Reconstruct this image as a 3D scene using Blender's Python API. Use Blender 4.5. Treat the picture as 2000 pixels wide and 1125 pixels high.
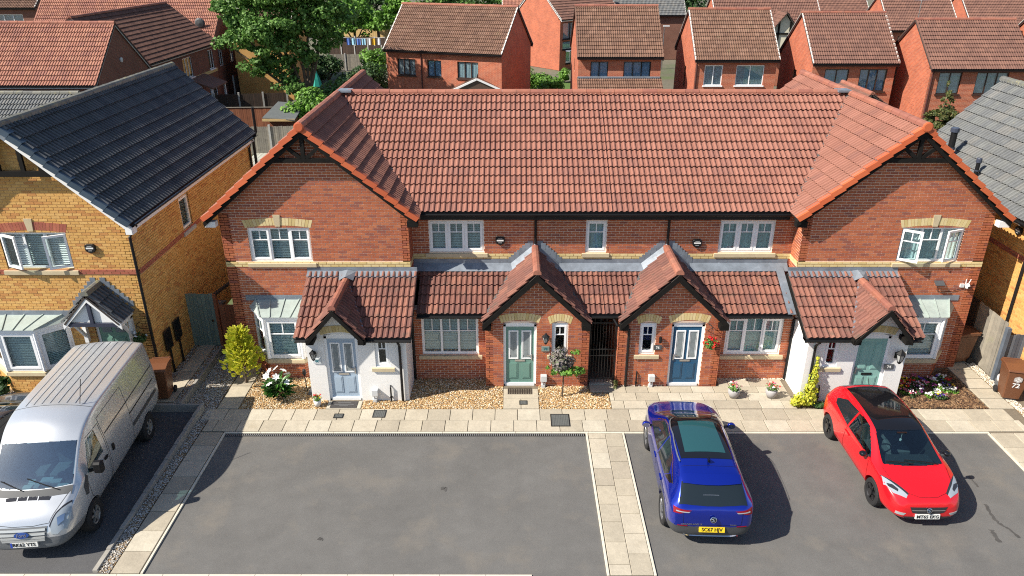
import bpy, bmesh, math, random
from mathutils import Vector, Matrix, noise as mnoise
from mathutils.bvhtree import BVHTree
R = math.radians
random.seed(7)
for o in list(bpy.data.objects): bpy.data.objects.remove(o)
sc = bpy.context.scene
COL = sc.collection
# ------------------------------------------------------------------ camera, sky, sun, exposure
F_PX, PITCH, CAM_H = 1462.0, math.atan(664/1462.0), 11.4
cam = bpy.data.cameras.new('camera'); camo = bpy.data.objects.new('camera', cam); COL.objects.link(camo)
camo.location = (0, 0, CAM_H); camo.rotation_euler = (R(90)-PITCH, 0, 0)
cam.sensor_width = 36; cam.lens = F_PX/2000*36; cam.clip_end = 2000; cam.clip_start = .1
sc.camera = camo
SUN_D = Vector((1.02, .42, -1.0)).normalized()          # direction the light travels
w = bpy.data.worlds.new('World'); sc.world = w; w.use_nodes = True
nt = w.node_tree; sky = nt.nodes.new('ShaderNodeTexSky'); sky.sky_type = 'NISHITA'; sky.sun_disc = False
sky.sun_elevation = math.asin(-SUN_D.z); sky.sun_rotation = math.atan2(-SUN_D.x, -SUN_D.y)
sky.air_density = 1.0; sky.dust_density = .6; sky.ozone_density = 1.0
bg = nt.nodes['Background']; bg.inputs['Strength'].default_value = .088
nt.links.new(sky.outputs[0], bg.inputs['Color'])
sun = bpy.data.lights.new('sun', 'SUN'); sun.energy = 5.0; sun.angle = R(.53); sun.color = (1, .93, .82)
suno = bpy.data.objects.new('sun', sun); COL.objects.link(suno); suno.location = (-40, -20, 50)
suno.rotation_euler = SUN_D.to_track_quat('-Z', 'Y').to_euler()
sc.view_settings.view_transform = 'Standard'; sc.view_settings.look = 'None'
sc.render.engine = 'CYCLES'; sc.cycles.filter_width = 1.1; sc.cycles.use_denoising = False; sc.cycles.max_bounces = 6; sc.cycles.sample_clamp_indirect = 2.5; sc.cycles.caustics_reflective = False; sc.cycles.caustics_refractive = False
sc.view_settings.exposure = .70; sc.view_settings.gamma = 1
# ------------------------------------------------------------------ pixel -> ground / wall (2000 px wide photograph)
_c, _s = math.cos(PITCH), math.sin(PITCH)
def ray(px, py):
    a = (px-1000)/F_PX; b = (py-562.5)/F_PX
    return Vector((a, _c-b*_s, -_s-b*_c))
def gz(px, py, z=0.0):
    r = ray(px, py); t = (z-CAM_H)/r.z; return Vector((r.x*t, r.y*t, z))
def gy(px, py, Y):
    r = ray(px, py); t = Y/r.y; return Vector((r.x*t, Y, CAM_H+r.z*t))
# ------------------------------------------------------------------ materials
MATS = {}
def M(name, col, rough=.7, metal=0., rnd=None, noise=None, bump=None, spec=.5, coat=0., stain=None, emit=None):
    """col base colour; rnd: list of colours picked at random per piece; noise (scale, amount); bump (scale, strength);
    stain (scale, colour, threshold, amount)"""
    m = bpy.data.materials.new(name); m.use_nodes = True; n = m.node_tree.nodes; L = m.node_tree.links
    b = n['Principled BSDF']; b.inputs['Roughness'].default_value = rough; b.inputs['Metallic'].default_value = metal
    b.inputs['Specular IOR Level'].default_value = spec
    if coat: b.inputs['Coat Weight'].default_value = coat; b.inputs['Coat Roughness'].default_value = .03
    geo = n.new('ShaderNodeNewGeometry')
    if rnd:
        oi = n.new('ShaderNodeObjectInfo'); ad = n.new('ShaderNodeMath'); ad.operation = 'ADD'
        L.new(oi.outputs['Random'], ad.inputs[0]); L.new(geo.outputs['Random Per Island'], ad.inputs[1])
        fr = n.new('ShaderNodeMath'); fr.operation = 'FRACT'; L.new(ad.outputs[0], fr.inputs[0])
        rp = n.new('ShaderNodeValToRGB'); rp.color_ramp.interpolation = 'CONSTANT'; e = rp.color_ramp.elements
        e[0].position = 0; e[0].color = (*rnd[0], 1)
        e[1].position = 1/len(rnd); e[1].color = (*rnd[1 % len(rnd)], 1)
        for i in range(2, len(rnd)): q = e.new(i/len(rnd)); q.color = (*rnd[i], 1)
        L.new(fr.outputs[0], rp.inputs[0]); src = rp.outputs[0]
    else:
        rg = n.new('ShaderNodeRGB'); rg.outputs[0].default_value = (*col, 1); src = rg.outputs[0]
    def noi(scale, det=6):
        t = n.new('ShaderNodeTexNoise'); t.inputs['Scale'].default_value = scale; t.inputs['Detail'].default_value = det
        t.inputs['Roughness'].default_value = .62
        L.new(geo.outputs['Position'], t.inputs['Vector']); return t
    if noise:
        ns = noise if isinstance(noise, list) else [noise]
        for (s_, a_) in ns:
            t = noi(s_); mr = n.new('ShaderNodeMapRange'); L.new(t.outputs['Fac'], mr.inputs[0])
            mr.inputs[1].default_value = .28; mr.inputs[2].default_value = .72; mr.inputs[3].default_value = 1-a_; mr.inputs[4].default_value = 1+a_
            mx = n.new('ShaderNodeMix'); mx.data_type = 'RGBA'; mx.blend_type = 'MULTIPLY'; mx.inputs[0].default_value = 1
            L.new(src, mx.inputs[6]); L.new(mr.outputs[0], mx.inputs[7]); src = mx.outputs[2]
    if stain:
        for (s_, c_, th, am) in (stain if isinstance(stain, list) else [stain]):
            t = noi(s_, 8); mr = n.new('ShaderNodeMapRange'); L.new(t.outputs['Fac'], mr.inputs[0])
            mr.inputs[1].default_value = th; mr.inputs[2].default_value = th+.16; mr.inputs[3].default_value = 0; mr.inputs[4].default_value = am
            mx = n.new('ShaderNodeMix'); mx.data_type = 'RGBA'
            L.new(mr.outputs[0], mx.inputs[0]); L.new(src, mx.inputs[6]); mx.inputs[7].default_value = (*c_, 1); src = mx.outputs[2]
    L.new(src, b.inputs['Base Color'])
    if bump:
        t = noi(bump[0]); bp = n.new('ShaderNodeBump'); bp.inputs['Strength'].default_value = bump[1]; bp.inputs['Distance'].default_value = .02
        L.new(t.outputs['Fac'], bp.inputs['Height']); L.new(bp.outputs[0], b.inputs['Normal'])
    if emit: b.inputs['Emission Color'].default_value = (*emit, 1); b.inputs['Emission Strength'].default_value = 1
    MATS[name] = m; return m
def brick_shader(name, c1, c2, mortar, wavy=.25):
    m = bpy.data.materials.new(name); m.use_nodes = True; n = m.node_tree.nodes; L = m.node_tree.links
    b = n['Principled BSDF']; b.inputs['Roughness'].default_value = .85
    tc = n.new('ShaderNodeTexCoord'); sp = n.new('ShaderNodeSeparateXYZ'); L.new(tc.outputs['Object'], sp.inputs[0])
    ad = n.new('ShaderNodeMath'); L.new(sp.outputs[0], ad.inputs[0]); L.new(sp.outputs[1], ad.inputs[1])
    cb = n.new('ShaderNodeCombineXYZ'); L.new(ad.outputs[0], cb.inputs[0]); L.new(sp.outputs[2], cb.inputs[1])
    br = n.new('ShaderNodeTexBrick'); L.new(cb.outputs[0], br.inputs['Vector'])
    br.inputs['Color1'].default_value = (*c1, 1); br.inputs['Color2'].default_value = (*c2, 1); br.inputs['Mortar'].default_value = (*mortar, 1)
    br.inputs['Scale'].default_value = 1; br.inputs['Brick Width'].default_value = .225; br.inputs['Row Height'].default_value = .075
    br.inputs['Mortar Size'].default_value = .005; br.inputs['Bias'].default_value = 0
    t = n.new('ShaderNodeTexNoise'); t.inputs['Scale'].default_value = 1.1; t.inputs['Detail'].default_value = 7; L.new(tc.outputs['Object'], t.inputs['Vector'])
    mr = n.new('ShaderNodeMapRange'); L.new(t.outputs['Fac'], mr.inputs[0]); mr.inputs[1].default_value = .3; mr.inputs[2].default_value = .7
    mr.inputs[3].default_value = 1-wavy; mr.inputs[4].default_value = 1+wavy
    mx = n.new('ShaderNodeMix'); mx.data_type = 'RGBA'; mx.blend_type = 'MULTIPLY'; mx.inputs[0].default_value = 1
    L.new(br.outputs['Color'], mx.inputs[6]); L.new(mr.outputs[0], mx.inputs[7]); L.new(mx.outputs[2], b.inputs['Base Color'])
    bp = n.new('ShaderNodeBump'); bp.inputs['Strength'].default_value = .5; bp.inputs['Distance'].default_value = .01; bp.invert = True
    L.new(br.outputs['Fac'], bp.inputs['Height']); L.new(bp.outputs[0], b.inputs['Normal'])
    MATS[name] = m; return m
def glass_mat(name, tint=(.80, .88, .88), refl=.06, dark=.0):
    m = bpy.data.materials.new(name); m.use_nodes = True; n = m.node_tree.nodes; L = m.node_tree.links
    n.remove(n['Principled BSDF']); out = n['Material Output']
    tr = n.new('ShaderNodeBsdfTransparent'); tr.inputs[0].default_value = (*tint, 1)
    gl = n.new('ShaderNodeBsdfGlossy'); gl.inputs['Roughness'].default_value = .02; gl.inputs[0].default_value = (1, 1, 1, 1)
    fr = n.new('ShaderNodeLayerWeight'); fr.inputs[0].default_value = .12
    mr = n.new('ShaderNodeMapRange'); L.new(fr.outputs['Fresnel'], mr.inputs[0]); mr.inputs[3].default_value = refl; mr.inputs[4].default_value = .9
    mx = n.new('ShaderNodeMixShader'); L.new(mr.outputs[0], mx.inputs[0]); L.new(tr.outputs[0], mx.inputs[1]); L.new(gl.outputs[0], mx.inputs[2])
    L.new(mx.outputs[0], out.inputs[0]); MATS[name] = m; return m
M('brick_red', 0, .85, rnd=[(.39,.110,.046),(.42,.122,.05),(.37,.10,.045),(.44,.138,.057),(.40,.113,.047),(.32,.092,.05),(.41,.122,.052),(.45,.148,.066),(.27,.085,.055),(.38,.105,.046),(.42,.128,.056)], noise=[(9, .12), (1.1, .10)], bump=(60, .3))
M('brick_yellow', 0, .85, rnd=[(.60,.335,.095),(.64,.365,.11),(.58,.31,.085),(.66,.39,.13),(.62,.345,.10),(.56,.28,.08),(.63,.36,.11),(.61,.335,.10),(.65,.375,.12),(.50,.23,.07)], noise=[(9, .08), (1.0, .07)], bump=(60, .3))
M('brick_cream', 0, .85, rnd=[(.62,.50,.24),(.66,.54,.29),(.58,.45,.20),(.64,.52,.27)], noise=(7, .08))
M('brick_band', 0, .85, rnd=[(.36,.10,.06),(.32,.09,.06),(.39,.12,.07)], noise=(7, .1))
M('mortar_pink', (.80,.60,.46), .95, noise=(20, .1)); M('mortar_tan', (.54,.35,.16), .95, noise=(20, .1))
M('tile_red', 0, .8, rnd=[(.27,.116,.081),(.285,.123,.087),(.26,.11,.078),(.30,.131,.093),(.25,.106,.076),(.275,.118,.083),(.235,.102,.076)], noise=[(6, .07), (1.3, .07)], stain=[(3.2, (.12,.085,.06), .62, .5), (14, (.19,.12,.08), .60, .35)], bump=(50, .3))
M('tile_dark_red', 0, .8, rnd=[(.20,.085,.062),(.225,.095,.068),(.185,.078,.058),(.25,.108,.075),(.165,.072,.056)], noise=[(6, .16), (1.3, .14)], stain=[(3.5, (.10,.08,.06), .56, .7), (16, (.36,.30,.24), .68, .6)], bump=(50, .3))
M('ridge_red', 0, .8, rnd=[(.30,.11,.07),(.33,.13,.085),(.27,.10,.07)], noise=(5, .15), stain=[(6, (.42,.33,.12), .62, .7), (4, (.12,.09,.07), .6, .6)])
M('verge_orange', 0, .6, rnd=[(.50,.105,.036),(.53,.12,.042),(.47,.098,.034)], noise=(6, .06))
M('tile_grey', 0, .42, rnd=[(.075,.08,.085),(.085,.09,.095),(.068,.072,.08),(.092,.095,.1)], noise=[(6, .15), (1.2, .15)], stain=(9, (.20,.18,.12), .66, .6), bump=(50, .2))
M('tile_blue', 0, .5, rnd=[(.035,.06,.09),(.042,.07,.105),(.03,.052,.08)], noise=(6, .12))
M('tile_slate', 0, .6, rnd=[(.135,.14,.14),(.15,.155,.15),(.125,.13,.132),(.16,.158,.15)], noise=[(6, .14), (1.3, .12)], stain=(7, (.30,.27,.20), .6, .6), bump=(50, .2))
M('tile_brown', 0, .85, rnd=[(.165,.088,.058),(.185,.10,.066),(.15,.08,.054),(.20,.112,.076),(.17,.092,.06)], noise=[(3, .15), (.7, .14)], stain=(1.6, (.17,.15,.075), .62, .6))
M('tile_salmon', 0, .85, rnd=[(.34,.15,.10),(.37,.17,.112),(.32,.138,.092),(.29,.125,.09)], noise=[(3, .12), (.7, .1)], stain=(1.6, (.36,.29,.1), .68, .5))
M('tile_maroon', 0, .85, rnd=[(.165,.082,.06),(.185,.092,.066),(.15,.074,.055)], noise=[(3, .12), (.7, .1)])
M('ridge_grey', 0, .75, rnd=[(.15,.15,.13),(.18,.175,.15),(.13,.13,.12)], noise=(6, .2), stain=(7, (.34,.30,.12), .55, .7))
M('lead', (.20,.23,.27), .5, metal=.2, noise=[(5, .22), (1.3, .2)], stain=(6, (.42,.47,.53), .62, .6))
M('valley', (.09,.09,.09), .7); M('deck', (.05,.04,.035), .9)
M('white_paint', (.80,.80,.79), .6, noise=(1.5, .03)); M('render_white', (.80,.79,.77), .85, noise=[(1.2, .04), (30, .03)], stain=(2.2, (.6,.58,.52), .68, .35), bump=(120, .25))
M('upvc', (.88,.89,.90), .35); M('black_trim', (.010,.010,.011), .5, noise=(4, .2), spec=.3); M('black_timber', (.011,.010,.009), .7, noise=(6, .3), spec=.15)
M('sill_stone', (.52,.43,.28), .85, noise=[(4, .1), (40, .08)]); M('blind', (.82,.84,.84), .6); M('unlit_room', (.012,.014,.016), .8)  # last colour is near-black, the dimness of an unlit interior painted in
M('curtain', (.5,.5,.5), .8); M('net_curtain', (.55,.66,.68), .7, noise=(6, .1)); M('curtain_blue', (.36,.48,.66), .8, noise=(5, .2))
glass_mat('glass'); glass_mat('glass_dark', (.35,.42,.45), .1); glass_mat('glass_far', (.85,.9,.92), .1); glass_mat('car_glass', (.62,.74,.76), .08); glass_mat('van_glass', (.60,.76,.80), .22)
M('door_green', (.15,.28,.235), .4); M('door_blue', (.018,.085,.17), .35); M('door_grey', (.36,.45,.55), .4); M('door_mint', (.24,.44,.40), .4)
M('steel', (.55,.55,.56), .3, metal=.9); M('chrome', (.8,.8,.82), .12, metal=1); M('plastic_grey', (.42,.43,.43), .5); M('meter_grey', (.55,.57,.58), .5)
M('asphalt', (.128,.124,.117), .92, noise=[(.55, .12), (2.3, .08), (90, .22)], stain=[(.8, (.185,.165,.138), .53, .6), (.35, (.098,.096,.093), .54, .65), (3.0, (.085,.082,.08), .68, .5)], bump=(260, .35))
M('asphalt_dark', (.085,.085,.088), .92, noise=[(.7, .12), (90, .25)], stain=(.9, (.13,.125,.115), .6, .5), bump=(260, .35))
M('slab', 0, .85, rnd=[(.42,.37,.28),(.455,.405,.315),(.385,.34,.26),(.435,.385,.295),(.475,.43,.34),(.365,.32,.245)], noise=[(2.2, .10), (11, .09), (60, .06)], stain=(2.6, (.33,.27,.18), .62, .5), bump=(18, .3))
M('edging', (.60,.55,.45), .85, noise=(5, .12)); M('kerb_stone', 0, .9, rnd=[(.30,.28,.25),(.33,.31,.27),(.28,.265,.24)], noise=(6, .15)); M('bed_sand', (.17,.14,.10), .95, noise=(20, .2))
M('gravel_bed', (.30,.20,.10), .95, noise=[(40, .35), (3, .12)], bump=(70, 1.0))
M('gravel', 0, .8, rnd=[(.52,.34,.15),(.62,.46,.25),(.42,.25,.10),(.70,.60,.42),(.30,.19,.09),(.58,.40,.19),(.50,.29,.11),(.74,.68,.55),(.36,.20,.08)])
M('gravel_grey', 0, .8, rnd=[(.40,.38,.34),(.50,.48,.44),(.30,.29,.27),(.62,.60,.56),(.24,.22,.2),(.48,.42,.33)])
M('bark', 0, .9, rnd=[(.12,.06,.03),(.18,.095,.045),(.08,.042,.025),(.26,.15,.07),(.15,.08,.04),(.33,.21,.11)]); M('soil', (.035,.022,.015), .95, noise=(15, .3), bump=(40, .6))
M('iron', (.012,.012,.012), .5); M('mat_rubber', (.055,.05,.048), .9, noise=(30, .2)); M('manhole', (.10,.105,.10), .8, noise=[(8, .15), (60, .15)])
M('bin_brown', (.15,.058,.026), .45, noise=(3, .08)); M('bin_grey', (.10,.11,.12), .5); M('tyre', (.016,.016,.017), .85); M('rubber', (.02,.02,.02), .7)
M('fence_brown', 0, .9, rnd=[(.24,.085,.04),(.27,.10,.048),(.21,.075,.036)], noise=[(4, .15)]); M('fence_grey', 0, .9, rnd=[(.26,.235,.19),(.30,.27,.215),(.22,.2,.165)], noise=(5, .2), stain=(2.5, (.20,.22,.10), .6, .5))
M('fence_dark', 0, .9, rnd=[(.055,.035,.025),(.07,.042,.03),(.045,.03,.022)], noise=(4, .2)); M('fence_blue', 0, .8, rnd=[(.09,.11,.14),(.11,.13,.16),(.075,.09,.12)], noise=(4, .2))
M('fence_blonde', 0, .9, rnd=[(.52,.36,.16),(.56,.40,.18),(.48,.33,.15)], noise=(4, .15)); M('concrete', (.42,.41,.38), .9, noise=(6, .12)); M('gate_sage', 0, .7, rnd=[(.155,.215,.19),(.17,.235,.205),(.145,.2,.178)], noise=(4, .08))
M('grass', (.07,.13,.02), .95, noise=[(.5, .2), (6, .3)], bump=(40, .8)); M('earth', (.13,.12,.085), .95, noise=[(.1, .25), (3, .2)], stain=(.15, (.07,.12,.03), .5, .8))
M('roof_felt', (.10,.11,.11), .9, noise=(5, .15)); M('corrugated', (.42,.42,.36), .7, noise=(3, .15)); M('bark_trunk', (.10,.075,.05), .95, noise=(8, .3), bump=(20, .6))
# ------------------------------------------------------------------ mesh helpers
ORG = {}                                   # world origin of every thing (parts keep their own origin there)
V = Vector
def thing(name, label, cat, loc=(0, 0, 0), group=None, rz=0.):
    o = bpy.data.objects.new(name, None); o.empty_display_size = .2; COL.objects.link(o)
    o.location = loc; o.rotation_euler = (0, 0, rz); o['label'] = label; o['category'] = cat
    if group: o['group'] = group
    ORG[o.name] = V((0, 0, 0)) if rz else V(loc)
    return o
def tag(o, label, cat, group=None):
    o['label'] = label; o['category'] = cat
    if group: o['group'] = group
    return o
def org(p): return ORG.get(p.name, V((0, 0, 0))) if p else V((0, 0, 0))
class MB:
    """collects faces; optional frame (O, u, n): local (a along u, d along n, z)"""
    def __init__(s, fr=None): s.v = []; s.f = []; s.fr = fr
    def t(s, p):
        p = V(p)
        if s.fr: O, u, n = s.fr; return V((O.x+u.x*p.x+n.x*p.y, O.y+u.y*p.x+n.y*p.y, O.z+p.z))
        return p
    def add(s, vs, fs):
        k = len(s.v); s.v += [s.t(p) for p in vs]; s.f += [tuple(i+k for i in f) for f in fs]; return s
    def box(s, x0, x1, y0, y1, z0, z1):
        return s.add([(x0,y0,z0),(x1,y0,z0),(x1,y1,z0),(x0,y1,z0),(x0,y0,z1),(x1,y0,z1),(x1,y1,z1),(x0,y1,z1)],
                     [(0,3,2,1),(4,5,6,7),(0,1,5,4),(1,2,6,5),(2,3,7,6),(3,0,4,7)])
    def prism(s, poly, ext):
        n = len(poly); e = V(ext); p = [V(q) for q in poly]
        return s.add(p+[q+e for q in p], [tuple(range(n))[::-1], tuple(range(n, 2*n))]+[(i, (i+1) % n, n+(i+1) % n, n+i) for i in range(n)])
    def bar(s, p, q, w, h=None, up=(0, 0, 1)):
        p, q = V(p), V(q); h = h or w; d = (q-p).normalized(); a = d.cross(V(up))
        if a.length < 1e-4: a = d.cross(V((0, 1, 0)))
        a.normalize(); b = a.cross(d).normalized(); a = a*w/2; b = b*h/2
        return s.add([p-a-b, p+a-b, p+a+b, p-a+b, q-a-b, q+a-b, q+a+b, q-a+b], [(0,3,2,1),(4,5,6,7),(0,1,5,4),(1,2,6,5),(2,3,7,6),(3,0,4,7)])
    def tube(s, path, r, n=8):
        path = [V(p) for p in path]; m = len(path); rs = r if isinstance(r, (list, tuple)) else [r]*m; vs = []; fs = []
        for i, p in enumerate(path):
            d = (path[min(i+1, m-1)]-path[max(i-1, 0)]).normalized()
            a = d.cross(V((0, 0, 1)) if abs(d.z) < .9 else V((1, 0, 0))).normalized(); b = d.cross(a).normalized()
            for k in range(n):
                t = 2*math.pi*k/n; vs.append(p+(a*math.cos(t)+b*math.sin(t))*rs[i])
        for i in range(m-1):
            for k in range(n): fs.append((i*n+k, i*n+(k+1) % n, (i+1)*n+(k+1) % n, (i+1)*n+k))
        fs += [tuple(range(n))[::-1], tuple(range((m-1)*n, m*n))]
        return s.add(vs, fs)
    def lathe(s, prof, c=(0, 0, 0), n=16, axis='z'):
        c = V(c); vs = []; fs = []; m = len(prof)
        for (r, z) in prof:
            for k in range(n):
                t = 2*math.pi*k/n; a, b = r*math.cos(t), r*math.sin(t)
                vs.append(c+(V((a, b, z)) if axis == 'z' else V((a, z, b)) if axis == 'y' else V((z, a, b))))
        for i in range(m-1):
            for k in range(n): fs.append((i*n+k, i*n+(k+1) % n, (i+1)*n+(k+1) % n, (i+1)*n+k))
        fs += [tuple(range(n))[::-1], tuple(range((m-1)*n, m*n))]
        return s.add(vs, fs)
    def mesh(s, name, mat, o=V((0, 0, 0)), smooth=False, recalc=True, bevel=0):
        me = bpy.data.meshes.new(name); me.from_pydata([p-o for p in s.v], [], s.f)
        if recalc or bevel:
            bm = bmesh.new(); bm.from_mesh(me)
            if bevel: bmesh.ops.bevel(bm, geom=bm.edges[:], offset=bevel, segments=1, affect='EDGES')
            bmesh.ops.recalc_face_normals(bm, faces=bm.faces); bm.to_mesh(me); bm.free()
        if smooth: me.polygons.foreach_set('use_smooth', [True]*len(me.polygons))
        if mat: me.materials.append(MATS[mat] if isinstance(mat, str) else mat)
        return me
    def build(s, name, mat, parent=None, smooth=False, recalc=True, bevel=0, kind=None):
        ob = bpy.data.objects.new(name, s.mesh(name, mat, org(parent), smooth, recalc, bevel)); COL.objects.link(ob)
        if parent: ob.parent = parent; ORG[ob.name] = org(parent)
        if kind: ob['kind'] = kind
        return ob
def place(name, me, parent, loc, rz=0.):
    o = bpy.data.objects.new(name, me); COL.objects.link(o); o.parent = parent; o.location = V(loc)-org(parent); o.rotation_euler = (0, 0, rz); return o
def text_mesh(txt, size, mat, name, parent, O, u, n, up=(0, 0, 1), depth=.004, bold=False):
    """lettering standing on plane at O (centre), reading along u, facing n"""
    cu = bpy.data.curves.new('t', 'FONT'); cu.body = txt; cu.size = size; cu.align_x = 'CENTER'; cu.align_y = 'CENTER'; cu.extrude = depth/2
    if bold: cu.offset = size*.018
    to = bpy.data.objects.new('t', cu); COL.objects.link(to); dg = bpy.context.evaluated_depsgraph_get(); dg.update()
    me = bpy.data.meshes.new_from_object(to.evaluated_get(dg)); bpy.data.objects.remove(to); bpy.data.curves.remove(cu)
    u = V(u).normalized(); up = V(up).normalized(); n = V(n).normalized(); O = V(O)
    for v in me.vertices: c = v.co.copy(); v.co = O+u*c.x+up*c.y+n*c.z-org(parent)
    me.materials.clear(); me.materials.append(MATS[mat]); me.name = name
    o = bpy.data.objects.new(name, me); COL.objects.link(o)
    if parent: o.parent = parent; ORG[o.name] = org(parent)
    return o
# ------------------------------------------------------------------ brick walls
BRICK = {}
def brick_mesh(mat):
    if mat not in BRICK:
        m = MB(); m.box(-.1045, .1045, -.009, .02, -.0295, .0295)
        BRICK[mat] = m.mesh('brick', mat, bevel=0)
    return BRICK[mat]
class Wall:
    """brick faces of one house: whole bricks near the camera become parts, the rest is joined"""
    def __init__(s, house, mat, mortar, limit=300, pname='brickwork'): s.h = house; s.mat = mat; s.mortar = mortar; s.whole = []; s.part = []; s.core = MB(); s.limit = limit; s.pname = pname
    def face(s, O, u, n, knots, opens=(), thick=.28, bricks=True, bands=(), ph=0., cin=0.):
        """O base point, u along, n outward; knots [(z,u0,u1)...]; opens [(u0,u1,z0,z1)]; bands [(z0,z1)] skipped (built apart)"""
        O, u, n = V(O), V(u).normalized(), V(n).normalized(); fr = (O, u, n)
        def span(z):
            for (za, a0, a1), (zb, b0, b1) in zip(knots, knots[1:]):
                if za <= z <= zb:
                    t = (z-za)/max(zb-za, 1e-6); return a0+(b0-a0)*t, a1+(b1-a1)*t
            return None
        zs = sorted({k[0] for k in knots} | {z for o in opens for z in (o[2], o[3])})
        zs = [z for z in zs if knots[0][0]-1e-6 <= z <= knots[-1][0]+1e-6]
        c = MB(fr)
        for za, zb in zip(zs, zs[1:]):
            if zb-za < 1e-4: continue
            e = 1e-5; a = span(za+e); b = span(zb-e); zm = (za+zb)/2
            cuts = sorted([(o[0], o[1]) for o in opens if o[2] < zm < o[3]])
            L0, L1 = a[0], b[0]
            for (c0, c1) in cuts+[(None, None)]:
                R0, R1 = (c0, c0) if c0 is not None else (a[1], b[1])
                if R0-L0 > 1e-4 or R1-L1 > 1e-4:
                    c.prism([(L0, -cin, za), (R0, -cin, za), (R1, -cin, zb), (L1, -cin, zb)], (0, -thick, 0))
                if c0 is not None: L0 = L1 = c1
        k0 = len(s.core.v); s.core.v += c.v; s.core.f += [tuple(i+k0 for i in f) for f in c.f]
        if not bricks: return
        rz = math.atan2(u.y, u.x); nc = int((knots[-1][0]-knots[0][0])/.075)
        for k in range(nc+1):
            z = knots[0][0]+k*.075+.0375
            if any(b0 < z < b1 for b0, b1 in bands): continue
            sp = span(z)
            if not sp: continue
            lo = span(max(z-.0325, knots[0][0])); hi = span(min(z+.0325, knots[-1][0])) or sp
            a0, a1 = max(sp[0], lo[0] if lo else sp[0], hi[0]), min(sp[1], lo[1] if lo else sp[1], hi[1])
            segs = []; L = a0
            for o in sorted([o for o in opens if o[2]-.02 < z < o[3]+.02]):
                segs.append((L, o[0])); L = o[1]
            segs.append((L, a1))
            off = (.1125 if k % 2 else 0)+ph
            for (b0, b1) in segs:
                x = math.floor((b0-off)/.225)*.225+off
                while x < b1:
                    x0, x1 = max(x+.005, b0), min(x+.22, b1); x += .225
                    if x1-x0 < .008: continue
                    if abs(x1-x0-.215) < .001: s.whole.append((O+u*(x0+x1)/2+V((0, 0, z)), rz))
                    else: s.part.append((fr, x0, x1, z))
    def finish(s, limit=None):
        s.core.build('mortar_wall', s.mortar, s.h)
        cp = V(camo.location); s.whole.sort(key=lambda b: (b[0]-cp).length)
        k = s.limit if limit is None else limit
        me = brick_mesh(s.mat)
        for p, rz in s.whole[:k]: place('brick', me, s.h, p, rz)
        m = MB(); rn = random.Random(3)
        for p, rz in s.whole[k:]:
            m.fr = (p, V((math.cos(rz), math.sin(rz), 0)), V((math.sin(rz), -math.cos(rz), 0)))
            j = rn.uniform(-.002, .002); _bf(m, -.1045, .1045, -.02, .009+j, -.0295, .0295)
        for fr, x0, x1, z in s.part:
            m.fr = fr; _bf(m, x0, x1, -.02, .009+rn.uniform(-.002, .002), z-.0295, z+.0295)
        if m.v: m.fr = None; m.build(s.pname, s.mat, s.h, kind='stuff', recalc=False)
def _bf(m, x0, x1, y0, y1, z0, z1):      # five sided brick: no back
    m.add([(x0,y0,z0),(x1,y0,z0),(x1,y1,z0),(x0,y1,z0),(x0,y0,z1),(x1,y0,z1),(x1,y1,z1),(x0,y1,z1)], [(0,1,2,3),(4,7,6,5),(1,5,6,2),(2,6,7,3),(3,7,4,0)])
def band(house, O, u, n, u0, u1, z0, mat='brick_cream', courses=2, name='string_brick', proud=.012):
    """projecting string course of single bricks"""
    O, u, n = V(O), V(u).normalized(), V(n).normalized(); rz = math.atan2(u.y, u.x); me = brick_mesh(mat); m = MB((O, u, n)); any_ = False
    for k in range(courses):
        z = z0+k*.075+.0375; x = u0-(.1125 if k % 2 else 0)
        while x < u1:
            x0, x1 = max(x+.004, u0), min(x+.221, u1); x += .225
            if x1-x0 < .03: continue
            if abs(x1-x0-.217) < .002: place(name, me, house, O+u*(x0+x1)/2+n*proud+V((0, 0, z)), rz)
            else: mm = MB((O, u, n)); mm.box(x0, x1, -.02, .009+proud, z-.0325, z+.0325); mm.build(name, mat, house)
    m.box(u0, u1, -.02, proud-.002, z0, z0+.075*courses); m.build('band_mortar', 'mortar_tan', house)
def arch(house, O, u, n, a0, a1, z0, rise, h, mat='brick_cream', key=None, nb=None, name='arch_brick'):
    """flat segmental arch of soldier bricks between a0..a1 springing at z0"""
    O, u, n = V(O), V(u).normalized(), V(n).normalized(); w = a1-a0; nb = nb or max(5, round(w/.085)); cx = (a0+a1)/2
    def bot(a): return z0+rise*(1-((a-cx)/(w/2))**2)
    fl = .07
    for i in range(nb):
        x0 = a0+w*i/nb; x1 = a0+w*(i+1)/nb; g = .004
        def top(a): return cx+(a-cx)*(1+fl/(w/2)), bot(a)+h
        if key and abs((x0+x1)/2-cx) < key/2: continue
        t0, t1 = top(x0+g), top(x1-g); m = MB((O, u, n))
        m.prism([(x0+g, .012, bot(x0+g)), (x1-g, .012, bot(x1-g)), (t1[0], .012, t1[1]), (t0[0], .012, t0[1])], (0, -.1, 0)); m.build(name, mat, house)
    m = MB((O, u, n)); N = 8; lo = []; hi = []
    for i in range(N+1):
        a = a0+w*i/N; lo.append((a, .004, bot(a)+.004)); hi.append((cx+(a-cx)*(1+fl/(w/2)), .004, bot(a)+h-.004))
    m.prism(lo+hi[::-1], (0, -.09, 0)); m.build('arch_mortar', 'mortar_tan', house)
    if key:
        m = MB((O, u, n)); m.prism([(cx-key*.42, .03, z0+rise-.03), (cx+key*.42, .03, z0+rise-.03), (cx+key*.62, .03, z0+rise+h+.09), (cx-key*.62, .03, z0+rise+h+.09)], (0, -.1, 0)); m.build('keystone', 'sill_stone', house)
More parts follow.
